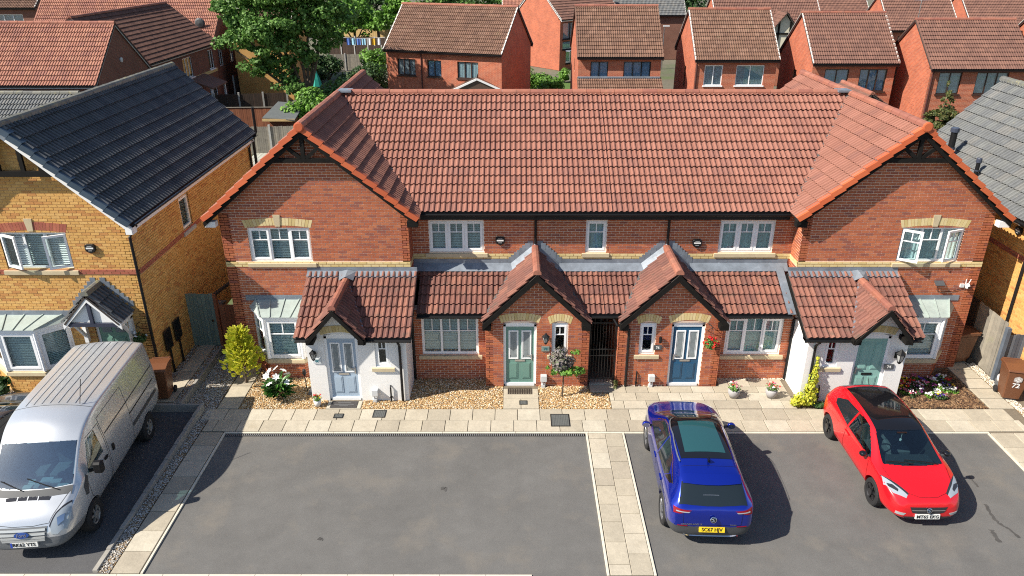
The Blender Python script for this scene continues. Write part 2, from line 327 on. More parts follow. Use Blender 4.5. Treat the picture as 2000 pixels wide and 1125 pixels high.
# ------------------------------------------------------------------ roofs
def tile_profile(wd, rolls, hgt, flat=False):
    pr = []; p = wd/rolls
    for r in range(rolls):
        if flat: pr += [(r*p, 0), (r*p+.012, .006), (r*p+p-.012, .006)]
        else: pr += [(r*p, 0), (r*p+p*.38, 0), (r*p+p*.48, hgt*.7), (r*p+p*.66, hgt), (r*p+p*.86, hgt*.75), (r*p+p*.97, .0)]
    pr.append((wd, 0)); return pr
TILES = {}
def tile_geo(wd, g, rolls, hgt, lift=.03):
    pr = tile_profile(wd, rolls, hgt); n = len(pr); vs = []; fs = []
    for (a, h) in pr: vs += [(a, 0, h+lift), (a, g+.06, h+.002-lift*.1), (a, .003, h+lift-.02)]
    for i in range(n-1): k = 3*i; fs += [(k, k+3, k+4, k+1), (k+2, k+5, k+3, k)]
    return vs, fs
def tiled(house, O, u, sd, poly, mat, g=.343, wd=.30, rolls=2, hgt=.042, limit=0, rank=None, deck=True, lift=.05, pname='roof_tiles', jit=.004):
    """tile the plane at O with axes u (along eave), sd (up slope); poly convex in (a, s), counter-clockwise"""
    O, u, sd = V(O), V(u).normalized(), V(sd).normalized(); n = u.cross(sd).normalized()
    if n.z < 0: n = -n
    A0 = min(p[0] for p in poly); A1 = max(p[0] for p in poly); S0 = min(p[1] for p in poly); S1 = max(p[1] for p in poly)
    P = [V((p[0], p[1], 0)) for p in poly]
    if sum(P[i].x*P[(i+1) % len(P)].y-P[(i+1) % len(P)].x*P[i].y for i in range(len(P))) < 0: P = P[::-1]
    E = [(P[i], (P[(i+1) % len(P)]-P[i]).normalized()) for i in range(len(P))]
    def inside(a, s, e=-.004): return all((d.x*(s-p.y)-d.y*(a-p.x)) > e for p, d in E)
    vs, fs = tile_geo(wd, g, rolls, hgt, lift)
    whole = []; bmv = []; bmf = []; rn = random.Random(int(abs(O.x*31+O.y*17)*10))
    j = 0; s_ = S0
    while s_ < S1-.02:
        a = A0
        while a < A1-.005:
            cor = [inside(a+.001, s_+.001), inside(a+wd-.001, s_+.001), inside(a+.001, s_+g), inside(a+wd-.001, s_+g)]
            if all(cor): whole.append((a, s_))
            else:
                ok = any(cor) or any(inside(a+wd*i/6, s_+g*q/4) for i in range(7) for q in range(5))
                if ok:
                    k = len(bmv); dz = rn.uniform(-.002, jit); bmv += [(x+a, y+s_, z+dz) for x, y, z in vs]; bmf += [tuple(i+k for i in f) for f in fs]
            a += wd
        s_ += g
    def W(p): return O+u*p[0]+sd*p[1]+n*p[2]
    key = (mat, wd, g, rolls, hgt, lift)
    if limit:
        cp = V(camo.location); whole.sort(key=lambda q: (W((q[0], q[1], 0))-cp).length)
        if key not in TILES: mm = MB(); mm.add(vs, fs); TILES[key] = mm.mesh('roof_tile', mat, recalc=False)
        # mesh local axes -> u, sd, n
        rot = Matrix((u, sd, u.cross(sd))).transposed().to_euler() if u.cross(sd).z > 0 else None
        for (a, s0) in whole[:limit]:
            o = bpy.data.objects.new('roof_tile', TILES[key]); COL.objects.link(o); o.parent = house
            o.location = W((a, s0, rn.uniform(-.002, jit)))-org(house); o.rotation_euler = rot
        whole = whole[limit:]
    # partial tiles clipped
    m = MB()
    if bmv:
        me = bpy.data.meshes.new('x'); me.from_pydata(bmv, [], bmf); bm = bmesh.new(); bm.from_mesh(me); bpy.data.meshes.remove(me)
        for p, d in E:
            nn = V((d.y, -d.x, 0))
            bmesh.ops.bisect_plane(bm, geom=bm.verts[:]+bm.edges[:]+bm.faces[:], plane_co=p, plane_no=nn, clear_outer=True, dist=1e-5)
        bm.verts.index_update(); m.add([W(v.co) for v in bm.verts], [tuple(v.index for v in f.verts) for f in bm.faces]); bm.free()
    for (a, s0) in whole:
        dz = rn.uniform(-.002, jit); m.add([W((x+a, y+s0, z+dz)) for x, y, z in vs], fs)
    if m.v: m.build(pname, mat, house, kind='stuff', recalc=False)
    if deck:
        d = MB(); d.prism([W((p.x, p.y, -.012)) for p in P], -n*.05); d.build('roof_deck', 'deck', house)
def ridge(house, p, q, mat='ridge_red', r=.115, seg=.45, drop=.05, name='ridge_tile'):
    p, q = V(p), V(q); d = q-p; L = d.length; d.normalize(); a = d.cross(V((0, 0, 1))).normalized(); k = max(1, round(L/seg)); sg = L/k
    m = MB(); pr = [(-r, -drop), (-r*.92, .25*r), (-r*.6, .62*r), (0, .8*r), (r*.6, .62*r), (r*.92, .25*r), (r, -drop)]
    vs = []; fs = []; e = .008
    for x, sc_ in ((0, 1.0), (sg*.92, 1.0), (sg*.92, 1.06), (sg-e, 1.06)):
        for (y, z) in pr: vs.append((x, y*sc_, z*sc_))
    n = len(pr)
    for i in range(3):
        for j in range(n-1): fs.append((i*n+j, i*n+j+1, (i+1)*n+j+1, (i+1)*n+j))
    fs += [tuple(range(n)), tuple(range(3*n, 4*n))]
    m.add(vs, fs); me = m.mesh(name, mat, smooth=False); rot = Matrix((d, -a, (-a).cross(d)*-1)).transposed()
    up = d.cross(-a); rot = Matrix((d, -a, up)).transposed().to_euler()
    for i in range(k):
        o = bpy.data.objects.new(name, me); COL.objects.link(o); o.parent = house; o.location = p+d*sg*i+V((0, 0, random.uniform(-.004, .006)))-org(house); o.rotation_euler = rot
def verge(house, p, q, out, mat='verge_orange', seg=.343, w=.17, h=.11, name='verge_tile'):
    """cloaked verge pieces from eave p up to ridge q; out = horizontal outward normal of the gable"""
    p, q = V(p), V(q); d = q-p; L = d.length; d.normalize(); out = V(out).normalized(); n = out.cross(d); n = n if n.z > 0 else -n; k = max(1, round(L/seg)); sg = L/k
    for i in range(k):
        a = p+d*(sg*i); m = MB(); b = a+d*(sg*1.04); l0, l1 = .045, .0
        A = [a-out*w+n*(.035+l0), a+out*.02+n*(.035+l0), a+out*.03-n*h*.9+n*l0, a+out*.012-n*h*.9+n*l0, a+out*.002+n*(.015+l0), a-out*w+n*(.015+l0)]
        B = [x+d*sg*1.04-n*(l0-l1) for x in A]
        m.add(A+B, [(0,1,2,3,4,5), (11,10,9,8,7,6)]+[(j, (j+1) % 6, 6+(j+1) % 6, 6+j) for j in range(6)]); m.build(name, mat, house)
def gutter(house, p, q, mat='black_trim', r=.06):
    m = MB(); p, q = V(p), V(q); d = (q-p).normalized(); a = V((0, 0, 1)).cross(d).normalized(); vs = []; pr = [(math.cos(t)*r, math.sin(t)*r) for t in [math.pi+math.pi*i/6 for i in range(7)]]
    pr += [(x*.8, y*.8) for x, y in pr[::-1]]; k = len(pr)
    for e in (p, q):
        for (x, y) in pr: vs.append(e+a*x+V((0, 0, y)))
    m.add(vs, [(i, (i+1) % k, k+(i+1) % k, k+i) for i in range(k)]+[tuple(range(k)), tuple(range(k, 2*k))]); return m.build('gutter', mat, house)
# ------------------------------------------------------------------ windows and doors
def sash(m, a0, a1, z0, z1, d0, d1, w=.05):
    m.box(a0, a1, d0, d1, z0, z0+w); m.box(a0, a1, d0, d1, z1-w, z1); m.box(a0, a0+w, d0, d1, z0+w, z1-w); m.box(a1-w, a1, d0, d1, z0+w, z1-w)
def window(house, O, u, n, a0, a1, z0, z1, panes=3, sashes=None, bars=True, inside='blind', backing=True, frame='upvc', opened=(), d=-.05, fw=.055, glass='glass', barz=.36, ws=None, sub=None):
    """window part with panes and blind as its pieces; frame face at depth d"""
    O, u, n = V(O), V(u).normalized(), V(n).normalized(); fr = (O, u, n); H = sub or house
    m = MB(fr); sash(m, a0, a1, z0, z1, d-.07, d, fw); ws = ws or [1]*panes; tot = sum(ws); x = a0+fw; W = a1-a0-2*fw; cells = []
    for i in range(panes):
        x1 = x+W*ws[i]/tot; cells.append((x, x1)); x = x1
        if i < panes-1: m.box(x-.03, x+.03, d-.07, d-.003, z0+fw, z1-fw)
    sashes = range(panes) if sashes is None else sashes
    wo = m.build('window', frame, house)
    for i, (c0, c1) in enumerate(cells):
        c0 += .03 if i else 0; c1 -= .03 if i < panes-1 else 0; b0, b1 = z0+fw, z1-fw; g = MB(fr); op = dict(opened).get(i); dd = d
        if op:            # casement swung outwards; hinge 'l' or 'r'
            side, ang = op; hx = c0 if side == 'l' else c1; HO = O+u*hx+n*(d+.002); sg = 1 if side == 'l' else -1
            uu = (u*math.cos(ang)+n*math.sin(ang)*sg).normalized(); nn = (n*math.cos(ang)-u*math.sin(ang)*sg).normalized(); fr2 = (HO, uu, nn)
            wdt = c1-c0; q0, q1 = (0, wdt) if side == 'l' else (-wdt, 0); dd = .03
        else: fr2 = fr; q0, q1 = c0, c1
        s = MB(fr2); k = 0.
        if i in sashes: sash(s, q0-.008, q1+.008, b0-.008, b1+.008, dd-.03, dd+.018, .055); k = .045
        if bars:
            zb = b1-(b1-b0)*barz; xm = (q0+q1)/2
            s.box(q0+k, q1-k, dd-.032, dd-.004, zb-.013, zb+.013); s.box(xm-.012, xm+.012, dd-.034, dd-.006, zb, b1-k)
        if s.v: s.build('sash', frame, wo)
        g = MB(fr2); g.box(q0+k*.9, q1-k*.9, dd-.03, dd-.024, b0+k*.9, b1-k*.9); g.build('pane', glass, wo)
    if inside == 'blind':
        s = MB(fr); z = z0+fw+.02
        while z < z1-fw: s.add([(a0+fw, d-.09, z), (a1-fw, d-.09, z), (a1-fw, d-.115, z+.030), (a0+fw, d-.115, z+.030)], [(0, 1, 2, 3)]); z += .05
        s.build('blind', 'blind', wo, recalc=False)
    elif inside in ('net_curtain', 'curtain', 'curtain_blue'):
        s = MB(fr); N = int((a1-a0)/.035); vs = []
        for i in range(N+1):
            aa = a0+fw+(a1-a0-2*fw)*i/N; dp = d-.09+.014*math.sin(i*1.9)
            vs += [(aa, dp, z0+.03), (aa, dp, z1-.03)]
        s.add(vs, [(2*i, 2*i+2, 2*i+3, 2*i+1) for i in range(N)]); s.build('curtain', inside, wo, recalc=False)
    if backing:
        s = MB(fr); s.box(a0-.02, a1+.02, d-.30, d-.24, z0-.02, z1+.02); s.build('dark_room_sheet', 'unlit_room', wo)  # near-black sheet behind the glass stands in for the unlit interior
    return wo
def sill(house, O, u, n, a0, a1, z0, h=.14, out=.06, mat='sill_stone'):
    m = MB((V(O), V(u), V(n))); m.prism([(a0, -.1, z0), (a0, out, z0), (a0, out, z0+h*.75), (a0, -.1, z0+h)], (a1-a0, 0, 0)); return m.build('window_sill', mat, house)
def door(house, O, u, n, a0, a1, z1, colour, frame='upvc', style='two', hinge='l', z0=.05, archrise=.07, d=-.06):
    fr = (V(O), V(u), V(n)); m = MB(fr); w = .07
    m.box(a0, a0+w, d-.06, d+.01, z0, z1); m.box(a1-w, a1, d-.06, d+.01, z0, z1)
    N = 8; cx = (a0+a1)/2; hw = (a1-a0)/2; top = [(a0+(a1-a0)*i/N, d+.01, z1+archrise*(1-((a0+(a1-a0)*i/N-cx)/hw)**2)) for i in range(N+1)]
    m.prism([(a0, d+.01, z1-w), (a1, d+.01, z1-w)]+top[::-1], (0, -.07, 0)); m.box(a0+w*.6, a1-w*.6, d-.06, d+.03, z0-.04, z0+.05); m.build('door_frame', frame, house)
    b0, b1, y0, y1 = a0+w, a1-w, z0+.05, z1-w; s = MB(fr); s.box(b0, b1, d-.05, d-.01, y0, y1); dr = s.build('door', colour, house)
    H = y1-y0; W = b1-b0; e = d-.01
    for k in (0, 1):
        x0 = b0+W*(.12+.46*k); x1 = x0+W*.30
        if style == 'two':
            s = MB(fr); sash(s, x0-.02, x1+.02, y0+H*.43, y0+H*.93, e-.005, e+.018, .035); s.build('glazing_bead', frame, dr)
            s = MB(fr); s.box(x0+.012, x1-.012, e, e+.006, y0+H*.43+.035, y0+H*.93-.035); s.build('door_glass', 'door_pane', dr)
            s = MB(fr); s.box(x0+.035, x0+.043, e+.006, e+.009, y0+H*.5, y0+H*.88); s.box(x1-.043, x1-.035, e+.006, e+.009, y0+H*.5, y0+H*.88); s.build('lead_line', 'white_paint', dr)
            s = MB(fr); s.box(x0, x1, e-.004, e+.012, y0+H*.08, y0+H*.36); s.box(x0+.03, x1-.03, e, e+.018, y0+H*.08+.03, y0+H*.36-.03); s.build('door_panel', colour, dr)
        else:
            for (p0, p1) in ((.08, .38), (.47, .74)) if style == 'canopy' else ((.08, .36), (.48, .92)):
                s = MB(fr); s.box(x0, x1, e-.004, e+.012, y0+H*p0, y0+H*p1); s.box(x0+.03, x1-.03, e, e+.02, y0+H*p0+.03, y0+H*p1-.03); s.build('door_panel', colour, dr)
            if style == 'canopy':
                s = MB(fr); s.box(x0-.01, x1+.01, e, e+.012, y0+H*.82, y0+H*.93); s.build('door_glass', 'door_pane', dr)
    s = MB(fr); s.box(cx-.14, cx+.14, e, e+.018, y0+H*.385, y0+H*.418); s.build('letterbox', 'steel' if style == 'two' else 'black_trim', dr)
    hx = b1-.06 if hinge == 'l' else b0+.06; s = MB(fr); s.box(hx-.015, hx+.015, e, e+.03, y0+H*.41, y0+H*.52); sg = -1 if hinge == 'l' else 1
    s.box(min(hx, hx+sg*.12), max(hx, hx+sg*.12), e+.03, e+.05, y0+H*.49, y0+H*.505); s.build('door_handle', 'steel', dr)
    return dr
M('door_pane', (.22,.25,.26), .08, noise=(9, .2))
def pipe(house, path, r=.036, name='downpipe', mat='black_trim'):
    m = MB(); m.tube(path, r, 8); return m.build(name, mat, house, smooth=False)
# ------------------------------------------------------------------ small wall fittings (things of their own)
def lantern(loc, nd, label, s=1.):
    t = thing('wall_lantern', label, 'lantern', loc); L = V(loc); n = V(nd)
    m = MB(); m.box(L.x-.05*s, L.x+.05*s, L.y-.012, L.y+.012, L.z-.1*s, L.z+.04*s); m.build('back_plate', 'black_trim', t)
    c = L+n*.13*s; m = MB(); m.tube([L+V((0, 0, .0)), L+n*.07*s+V((0, 0, .1*s)), c+V((0, 0, .13*s))], .012, 6); m.build('bracket', 'black_trim', t)
    m = MB(); m.lathe([(.045*s, -.1*s), (.085*s, .06*s)], c, 6); m.build('lantern_glass', 'lamp_glass', t)
    m = MB(); m.lathe([(.1*s, .06*s), (.1*s, .075*s), (.04*s, .13*s), (.012*s, .17*s)], c, 6); m.build('cap', 'black_trim', t)
    m = MB(); m.lathe([(.02*s, -.16*s), (.05*s, -.12*s), (.05*s, -.1*s)], c, 6)
    for k in range(6):
        a = math.pi/3*k; m.bar(c+V((.047*s*math.cos(a), .047*s*math.sin(a), -.1*s)), c+V((.088*s*math.cos(a), .088*s*math.sin(a), .06*s)), .012*s)
    m.build('lantern_cage', 'black_trim', t); return t
M('lamp_glass', (.35,.36,.36), .1)
def number_plate(loc, txt, col, textcol, label, w=.22, h=.15):
    t = thing('number_plaque', label, 'house number', loc); L = V(loc)
    m = MB(); m.box(L.x-w/2, L.x+w/2, L.y-.015, L.y+.005, L.z-h/2, L.z+h/2); m.build('plaque', col, t)
    text_mesh(txt, h*.72, textcol, 'digits', t, L+V((0, -.0175, 0)), (1, 0, 0), (0, -1, 0), bold=True); return t
M('slate', (.07,.075,.08), .6, noise=(10, .2)); M('slate_green', (.20,.26,.24), .6, noise=(10, .15)); M('ink_white', (.75,.75,.73), .6); M('ink_teal', (.01,.14,.17), .5); M('pale_plate', (.62,.66,.68), .5)
def alarm_box(loc, u, n, label):
    t = thing('alarm_box', label, 'alarm box', loc); L = V(loc); u, n = V(u), V(n); fr = (L, u, n)
    p = [(-.13, -.06), (-.1, -.1), (0, -.15), (.1, -.1), (.13, -.06), (.13, .07), (.09, .1), (-.09, .1), (-.13, .07)]
    m = MB(fr); m.prism([(a, -.005, z) for a, z in p], (0, .075, 0)); m.build('casing', 'black_trim', t, bevel=.008)
    m = MB(fr); m.box(-.095, .095, .07, .074, -.02, .02); m.build('label_strip', 'ink_white', t)
    m = MB(fr); m.box(-.06, .06, .07, .074, .045, .062); m.box(-.05, .05, .07, .074, -.075, -.06); m.build('badge_line', 'alarm_line', t); return t
M('alarm_line', (.35,.36,.37), .5)
def meter_box(loc, label):
    t = thing('meter_box', label, 'meter box', loc); L = V(loc); m = MB(); m.box(L.x-.09, L.x+.09, L.y-.12, L.y+.01, L.z+.18, L.z+.38); m.build('cover', 'meter_grey', t, bevel=.012)
    m = MB(); m.tube([L+V((-.03, -.06, -.02)), L+V((-.03, -.06, .2))], .03, 8); m.tube([L+V((.04, -.05, 0)), L+V((.04, -.05, .2))], .014, 6); m.build('service_pipe', 'meter_grey', t)
    m = MB(); m.box(L.x-.07, L.x+.03, L.y-.1, L.y+.01, L.z-.02, L.z+.07); m.build('pipe_boot', 'meter_grey', t); return t
def stub_pipe(loc, label, h=.42):
    t = thing('vent_pipe', label, 'pipe', loc); L = V(loc); m = MB(); m.tube([L+V((0, -.04, -.03)), L+V((0, -.04, h)), L+V((0, .005, h+.05))], .022, 8); m.build('pipe', 'black_trim', t)
    m = MB(); m.box(L.x-.03, L.x+.03, L.y-.065, L.y+.005, L.z+.1, L.z+.13); m.build('clip', 'black_trim', t); return t
# ------------------------------------------------------------------ the red brick terrace: two gabled end houses, two middle houses
CX = 2.54
UX, NF = (1, 0, 0), (0, -1, 0)
YG, YR, YW, YP = 19.34, 19.95, 18.70, 18.30       # gable wall, recessed upper wall, ground floor window wall, porch wall
EZ, RZ, YE, YRD = 4.75, 7.25, 19.65, 23.9         # eave height, ridge height, eave line, ridge line
def bay_window(house, wall, pts, zs, sillmat='sill_stone', open_=None, roofmat='bay_roof', z_w=(.66, 1.92), top=2.28, yw=YG, bars=True):
    zb = zs; n3 = 3; P = [V((x, y, 0)) for x, y in pts]
    for i in range(3):
        a, b = P[i], P[i+1]; d = b-a; L = d.length; u = d.normalized(); n = V((u.y, -u.x, 0))
        wall.face(a, u, n, [(0, 0, L), (z_w[0]-.13, 0, L)], thick=.1, ph=.05*i)
        m = MB((a, u, n)); m.prism([(-.03, -.12, z_w[0]-.13), (-.03, .07, z_w[0]-.13), (-.03, .06, z_w[0]-.03), (-.03, -.12, z_w[0]+.0)], (L+.06, 0, 0)); m.build('window_sill', sillmat, house)
        window(house, a, u, n, .02, L-.02, z_w[0], z_w[1], panes=1, bars=bars, backing=False, d=.0, fw=.075, inside='blind')
        m = MB((a, u, n)); m.box(-.02, L+.02, -.08, .05, z_w[1], z_w[1]+.1); m.build('bay_fascia', 'upvc', house)
    for i in (1, 2):
        m = MB(); m.tube([P[i]+V((0, .0, z_w[0])), P[i]+V((0, 0, z_w[1]+.05))], .05, 8); m.build('corner_post', 'upvc', house)
    inner = MB(); c = (P[0]+P[3])/2
    inner.prism([p+(c-p)*.25+V((0, .1, z_w[0]-.1)) for p in P], (0, 0, .06)); inner.build('bay_floor', 'unlit_room', house)
    m = MB(); m.box(P[0].x+.05, P[3].x-.05, yw-.012, yw-.006, .5, z_w[1]+.1); m.build('dark_room_sheet', 'unlit_room', house)  # near-black sheet over the wall, painted as the bay's dim interior
    # hipped sheet roof with standing seams
    o = .1; A = [V((P[0].x-o, yw, z_w[1]+.1)), V((P[1].x-o*.6, P[1].y-o, z_w[1]+.1)), V((P[2].x+o*.6, P[2].y-o, z_w[1]+.1)), V((P[3].x+o, yw, z_w[1]+.1))]
    T = [V((P[0].x+.12, yw, top)), V((P[3].x-.12, yw, top))]; m = MB()
    m.add(A+T, [(0, 1, 4), (1, 2, 5, 4), (2, 3, 5), (0, 3, 2, 1)]); m.build('bay_roof', roofmat, house)
    for a, b in ((A[1], T[0]), (A[2], T[1]), ((A[1]+A[2])/2, (T[0]+T[1])/2), (A[1]*.75+A[2]*.25, T[0]*.75+T[1]*.25), (A[1]*.25+A[2]*.75, T[0]*.25+T[1]*.75)):
        m = MB(); m.bar(a+V((0, 0, .012)), b+V((0, 0, .012)), .03, .03); m.build('roof_seam', roofmat, house)
    m = MB(); m.box(P[0].x-.14, P[3].x+.14, yw-.03, yw+.01, top-.04, top+.12); m.build('lead_flashing', 'lead', house)
M('bay_roof', (.34,.40,.37), .55, noise=[(3, .12), (14, .08)])
def flash_steps(house, x0, z0, x1, z1, y, steps, w=.16, h=.12):
    for i in range(steps):
        t = (i+.5)/steps; x = x0+(x1-x0)*t; z = z0+(z1-z0)*t; m = MB(); e = .003*(i % 2); m.box(x-w/2, x+w/2, y-.016-e, y+.004+e, z-h*.7, z+h); m.build('step_flashing', 'lead', house)
def end_house(s, name_lbl, door_col, door_style, hinge):
    cshift = 0. if s < 0 else .07
    def mx(x, e=True): return x if s < 0 else 2*CX-x+(cshift if e else 0)
    def rg(a, b, e=True): p, q = mx(a, e), mx(b, e); return (min(p, q), max(p, q))
    XO, XI, XC = -7.99, -2.84, -5.43
    h = thing('terraced_house', name_lbl, 'house', (mx(XC), YG, 0))
    W = Wall(h, 'brick_red', 'mortar_pink')
    w0, w1 = rg(-7.27, -5.55); o0, o1 = rg(XO, XI); c = mx(XC)
    W.face((0, YG, 0), UX, NF, [(0, o0, o1), (4.92, o0, o1), (7.12, c-.03, c+.03)], [(w0, w1, 3.43, 4.43)], bands=[(3.27, 3.42)], ph=.02)
    # inner return up to the recessed wall, outer flank
    ui, ni = ((0, 1, 0), (1, 0, 0)) if s < 0 else ((0, -1, 0), (-1, 0, 0)); uo, no = ((0, -1, 0), (-1, 0, 0)) if s < 0 else ((0, 1, 0), (1, 0, 0))
    xi, xo = mx(XI), mx(XO)
    r = (YG, YR+.05) if s < 0 else (-YR-.05, -YG)
    W.face((xi, 0, 0), ui, ni, [(2.2, *r), (4.8, *r)], bands=[(3.27, 3.42)], thick=.2, cin=.004)
    r = (-27.9, -YG) if s < 0 else (YG, 27.9)
    W.face((xo, 0, 0), uo, no, [(0, *r), (4.85, *r)], bricks=False, cin=.003)
    W.face((0, 27.9, 0), (-1, 0, 0), (0, 1, 0), [(0, -o1, -o0), (4.92, -o1, -o0), (7.12, -c-.03, -c+.03)], bricks=False)
    band(h, (0, YG, 0), UX, NF, o0, o1, 3.27)
    r = (YG, YR) if s < 0 else (-YR, -YG); band(h, (xi, 0, 0), ui, ni, *r, 3.27)
    window(h, (0, YG, 0), UX, NF, w0, w1, 3.43, 4.43, 3, sashes=(0, 2), opened=() if s < 0 else ((0, ('l', R(32))), (2, ('r', R(22)))), inside='blind' if s < 0 else 'net_curtain')
    sill(h, (0, YG, 0), UX, NF, w0-.09, w1+.09, 3.28)
    arch(h, (0, YG, 0), UX, NF, w0-.04, w1+.04, 4.43, .07, .21, key=.16, nb=21)
    # bay
    b = [(-7.45, YG), (-6.98, 18.76), (-5.98, 18.76), (-5.52, YG)]
    pts = [(mx(x), y) for x, y in b]; pts = pts if s < 0 else pts[::-1]
    bay_window(h, W, pts, 0)
    W.finish()
    # roof
    L = math.hypot(2.89, RZ-EZ); ca, sa = 2.89/L, (RZ-EZ)/L; xe_i, xe_o = c-s*2.89, c+s*2.89
    yb = 28.1; f0 = 19.05
    k = -s                                     # +1 for the left house: inner slope faces right
    tm = 'tile_red'
    def P(l): return [(k*a, q) for a, q in l]
    tiled(h, (xe_i, f0, EZ), (0, k, 0), (-k*ca, 0, sa), P([(0, 0), (YE-f0, 0), (YRD-f0, L), (0, L)]), tm, limit=180)
    tiled(h, (xe_i, f0, EZ), (0, k, 0), (-k*ca, 0, sa), P([(YRD-f0, L), (yb-f0-.6, 0), (yb-f0, 0), (yb-f0, L)]), tm)
    tiled(h, (xe_o, f0, EZ), (0, -k, 0), (k*ca, 0, sa), [(-k*a, q) for a, q in [(0, 0), (yb-f0, 0), (yb-f0, L), (0, L)]], tm)
    ridge(h, (c, f0, RZ+.04), (c, yb, RZ+.04))
    m = MB(); m.lathe([(.10, -.03), (.13, -.02), (.13, .03)], (c, f0-.03, RZ+.0), 14, 'y'); m.build('ridge_end_cap', 'verge_orange', h)
    for sg, xe in ((1, xe_o), (-1, xe_i)):
        verge(h, (xe, f0, EZ), (c, f0, RZ), (0, -1, 0))
        m = MB(); nn = V((sg*s, 0, 0)); a, q = V((xe, f0+.035, EZ-.06)), V((c, f0+.035, RZ-.06))
        m.prism([a, q, q-V((0, 0, .21)), a-V((0, 0, .16))], (0, .035, 0)); m.build('bargeboard', 'black_timber', h)
        m = MB(); m.prism([V((xe, f0+.075, EZ-.07)), V((c, f0+.075, RZ-.075)), V((c, f0+.075, RZ-.10)), V((xe, f0+.075, EZ-.10))], (0, .27, 0)); m.build('soffit', 'black_timber', h)
        x0, x1 = sorted((xe, xe-(.31 if xe > c else -.31)))
        m = MB(); m.box(x0+.01, x1-.01, f0+.08, YG-.02, EZ-.24, EZ-.08); m.build('eave_box', 'white_paint' if sg > 0 else 'black_timber', h)
    # timber truss in the gable
    y0 = f0+.05; zt = 6.36; hw = (RZ-zt-.1)/((RZ-EZ)/2.89)
    m = MB(); m.box(c-hw, c+hw, y0, y0+.09, zt-.055, zt+.055); m.build('tie_beam', 'black_timber', h)
    m = MB(); m.box(c-.05, c+.05, y0+.005, y0+.085, zt+.05, RZ-.15); m.build('king_post', 'black_timber', h)
    for q in (-1, 1):
        m = MB(); m.bar((c+q*.07, y0+.045, zt+.06), (c+q*hw*.56, y0+.045, zt+.42), .075, .09); m.build('strut', 'black_timber', h)
    # valley lining and lead saddle
    m = MB(); a, q = V((xe_i, YE, EZ)), V((c, YRD, RZ)); m.bar(a+V((0, 0, .035)), q+V((0, 0, .035)), .09, .03); m.build('valley_lining', 'valley', h)
    m = MB(); m.box(min(c, c-s*.42), max(c, c-s*.42), YRD-.2, YRD+.2, RZ+.06, RZ+.125); m.build('lead_saddle', 'lead', h)
    # white rendered porch
    PW = Wall(h, 'brick_red', 'render_white'); p0, p1 = rg(-5.5, -2.83, False); d0, d1 = rg(-5.02, -4.13, False); q0, q1 = rg(-3.68, -3.29, False); yp = 17.55; gc = mx(-4.6, False)
    PW.face((0, yp, 0), UX, NF, [(0, p0, p1), (2.08, p0, p1)], [(d0, d1, 0, 2.08), (q0, q1, 1.09, 1.93)], bricks=False, thick=.25)
    PW.face((0, yp, 0), UX, NF, [(2.08, gc-.70, gc+.70), (2.90, gc-.02, gc+.02)], bricks=False, thick=.25)
    for xx, uu, nn in ((p1, (0, 1, 0), (1, 0, 0)), (p0, (0, -1, 0), (-1, 0, 0))):
        yq = yp+.25; r = [(0, yq, YG-.02), (2.12, yq, YG-.02), (2.96, YG-.1, YG-.02)] if nn[0] > 0 else [(0, -YG+.02, -yq), (2.12, -YG+.02, -yq), (2.96, -YG+.02, -YG+.1)]
        PW.face((xx, 0, 0), uu, nn, r, bricks=False, thick=.2)
    PW.core.build('rendered_wall', 'render_white', h)
    door(h, (0, yp, 0), UX, NF, d0, d1, 2.0, door_col, style=door_style, hinge=hinge)
    arch(h, (0, yp, 0), UX, NF, d0-.05, d1+.05, 2.06, .09, .2, nb=12)
    window(h, (0, yp, 0), UX, NF, q0, q1, 1.09, 1.93, 1, inside=None); sill(h, (0, yp, 0), UX, NF, q0-.1, q1+.12, .96, h=.13, out=.05)
    e0, e1 = rg(-5.74, -2.66, False); ye, ze, yt, zt2 = 17.33, 2.06, 19.32, 3.1; L2 = math.hypot(yt-ye, zt2-ze); sd = (0, (yt-ye)/L2, (zt2-ze)/L2); sg_ = (3.0-ze)/(zt2-ze)*L2; gx = gc-e0; wd = e1-e0
    tiled(h, (e0, ye, ze), UX, sd, [(0, 0), (gx-.73, 0), (gx, sg_), (gx, L2), (0, L2)], 'tile_dark_red', limit=60)
    tiled(h, (e0, ye, ze), UX, sd, [(gx, L2), (gx, sg_), (gx+.73, 0), (wd, 0), (wd, L2)], 'tile_dark_red', limit=60)
    gl = math.hypot(.73, .88); fy = 17.12
    for q in (1, -1):
        tiled(h, (gc+q*.73, fy, 2.13), (0, q, 0), (-q*.73/gl, 0, .88/gl), [(q*a, b_) for a, b_ in [(0, 0), (.22, 0), (19.1-fy, gl), (0, gl)]], 'tile_dark_red', limit=0)
        m = MB(); a_, b_ = V((gc+q*.74, fy-.01, 2.1)), V((gc, fy-.01, 2.985)); m.prism([a_, b_, b_-V((0, 0, .16)), a_-V((0, 0, .13))], (0, .03, 0)); m.build('bargeboard', 'black_timber', h)
        m = MB(); m.prism([V((gc+q*.74, fy+.02, 2.06)), V((gc, fy+.02, 2.95)), V((gc, fy+.02, 2.93)), V((gc+q*.74, fy+.02, 2.04))], (0, yp-fy, 0)); m.build('soffit', 'black_timber', h)
        m = MB(); m.bar((gc+q*.74, ye+.02, ze+.1), (gc, 19.12, 3.04), .05, .03); m.build('valley_lining', 'lead', h)
        x0, x1 = sorted((gc+q*.73, p0-.2 if q < 0 else p1+.17)); gutter(h, (x0, ye-.05, ze-.02), (x1, ye-.05, ze-.02)); m = MB(); m.box(x0, x1, ye-.0, ye+.2, ze-.09, ze-.02); m.build('fascia', 'black_trim', h)
        m = MB(); m.box(min(gc+q*.58, gc+q*.78), max(gc+q*.58, gc+q*.78), fy+.03, yp-.01, 1.97, 2.1); m.build('gable_foot', 'black_timber', h)
    ridge(h, (gc, fy, 3.04), (gc, 19.14, 3.04), r=.1)
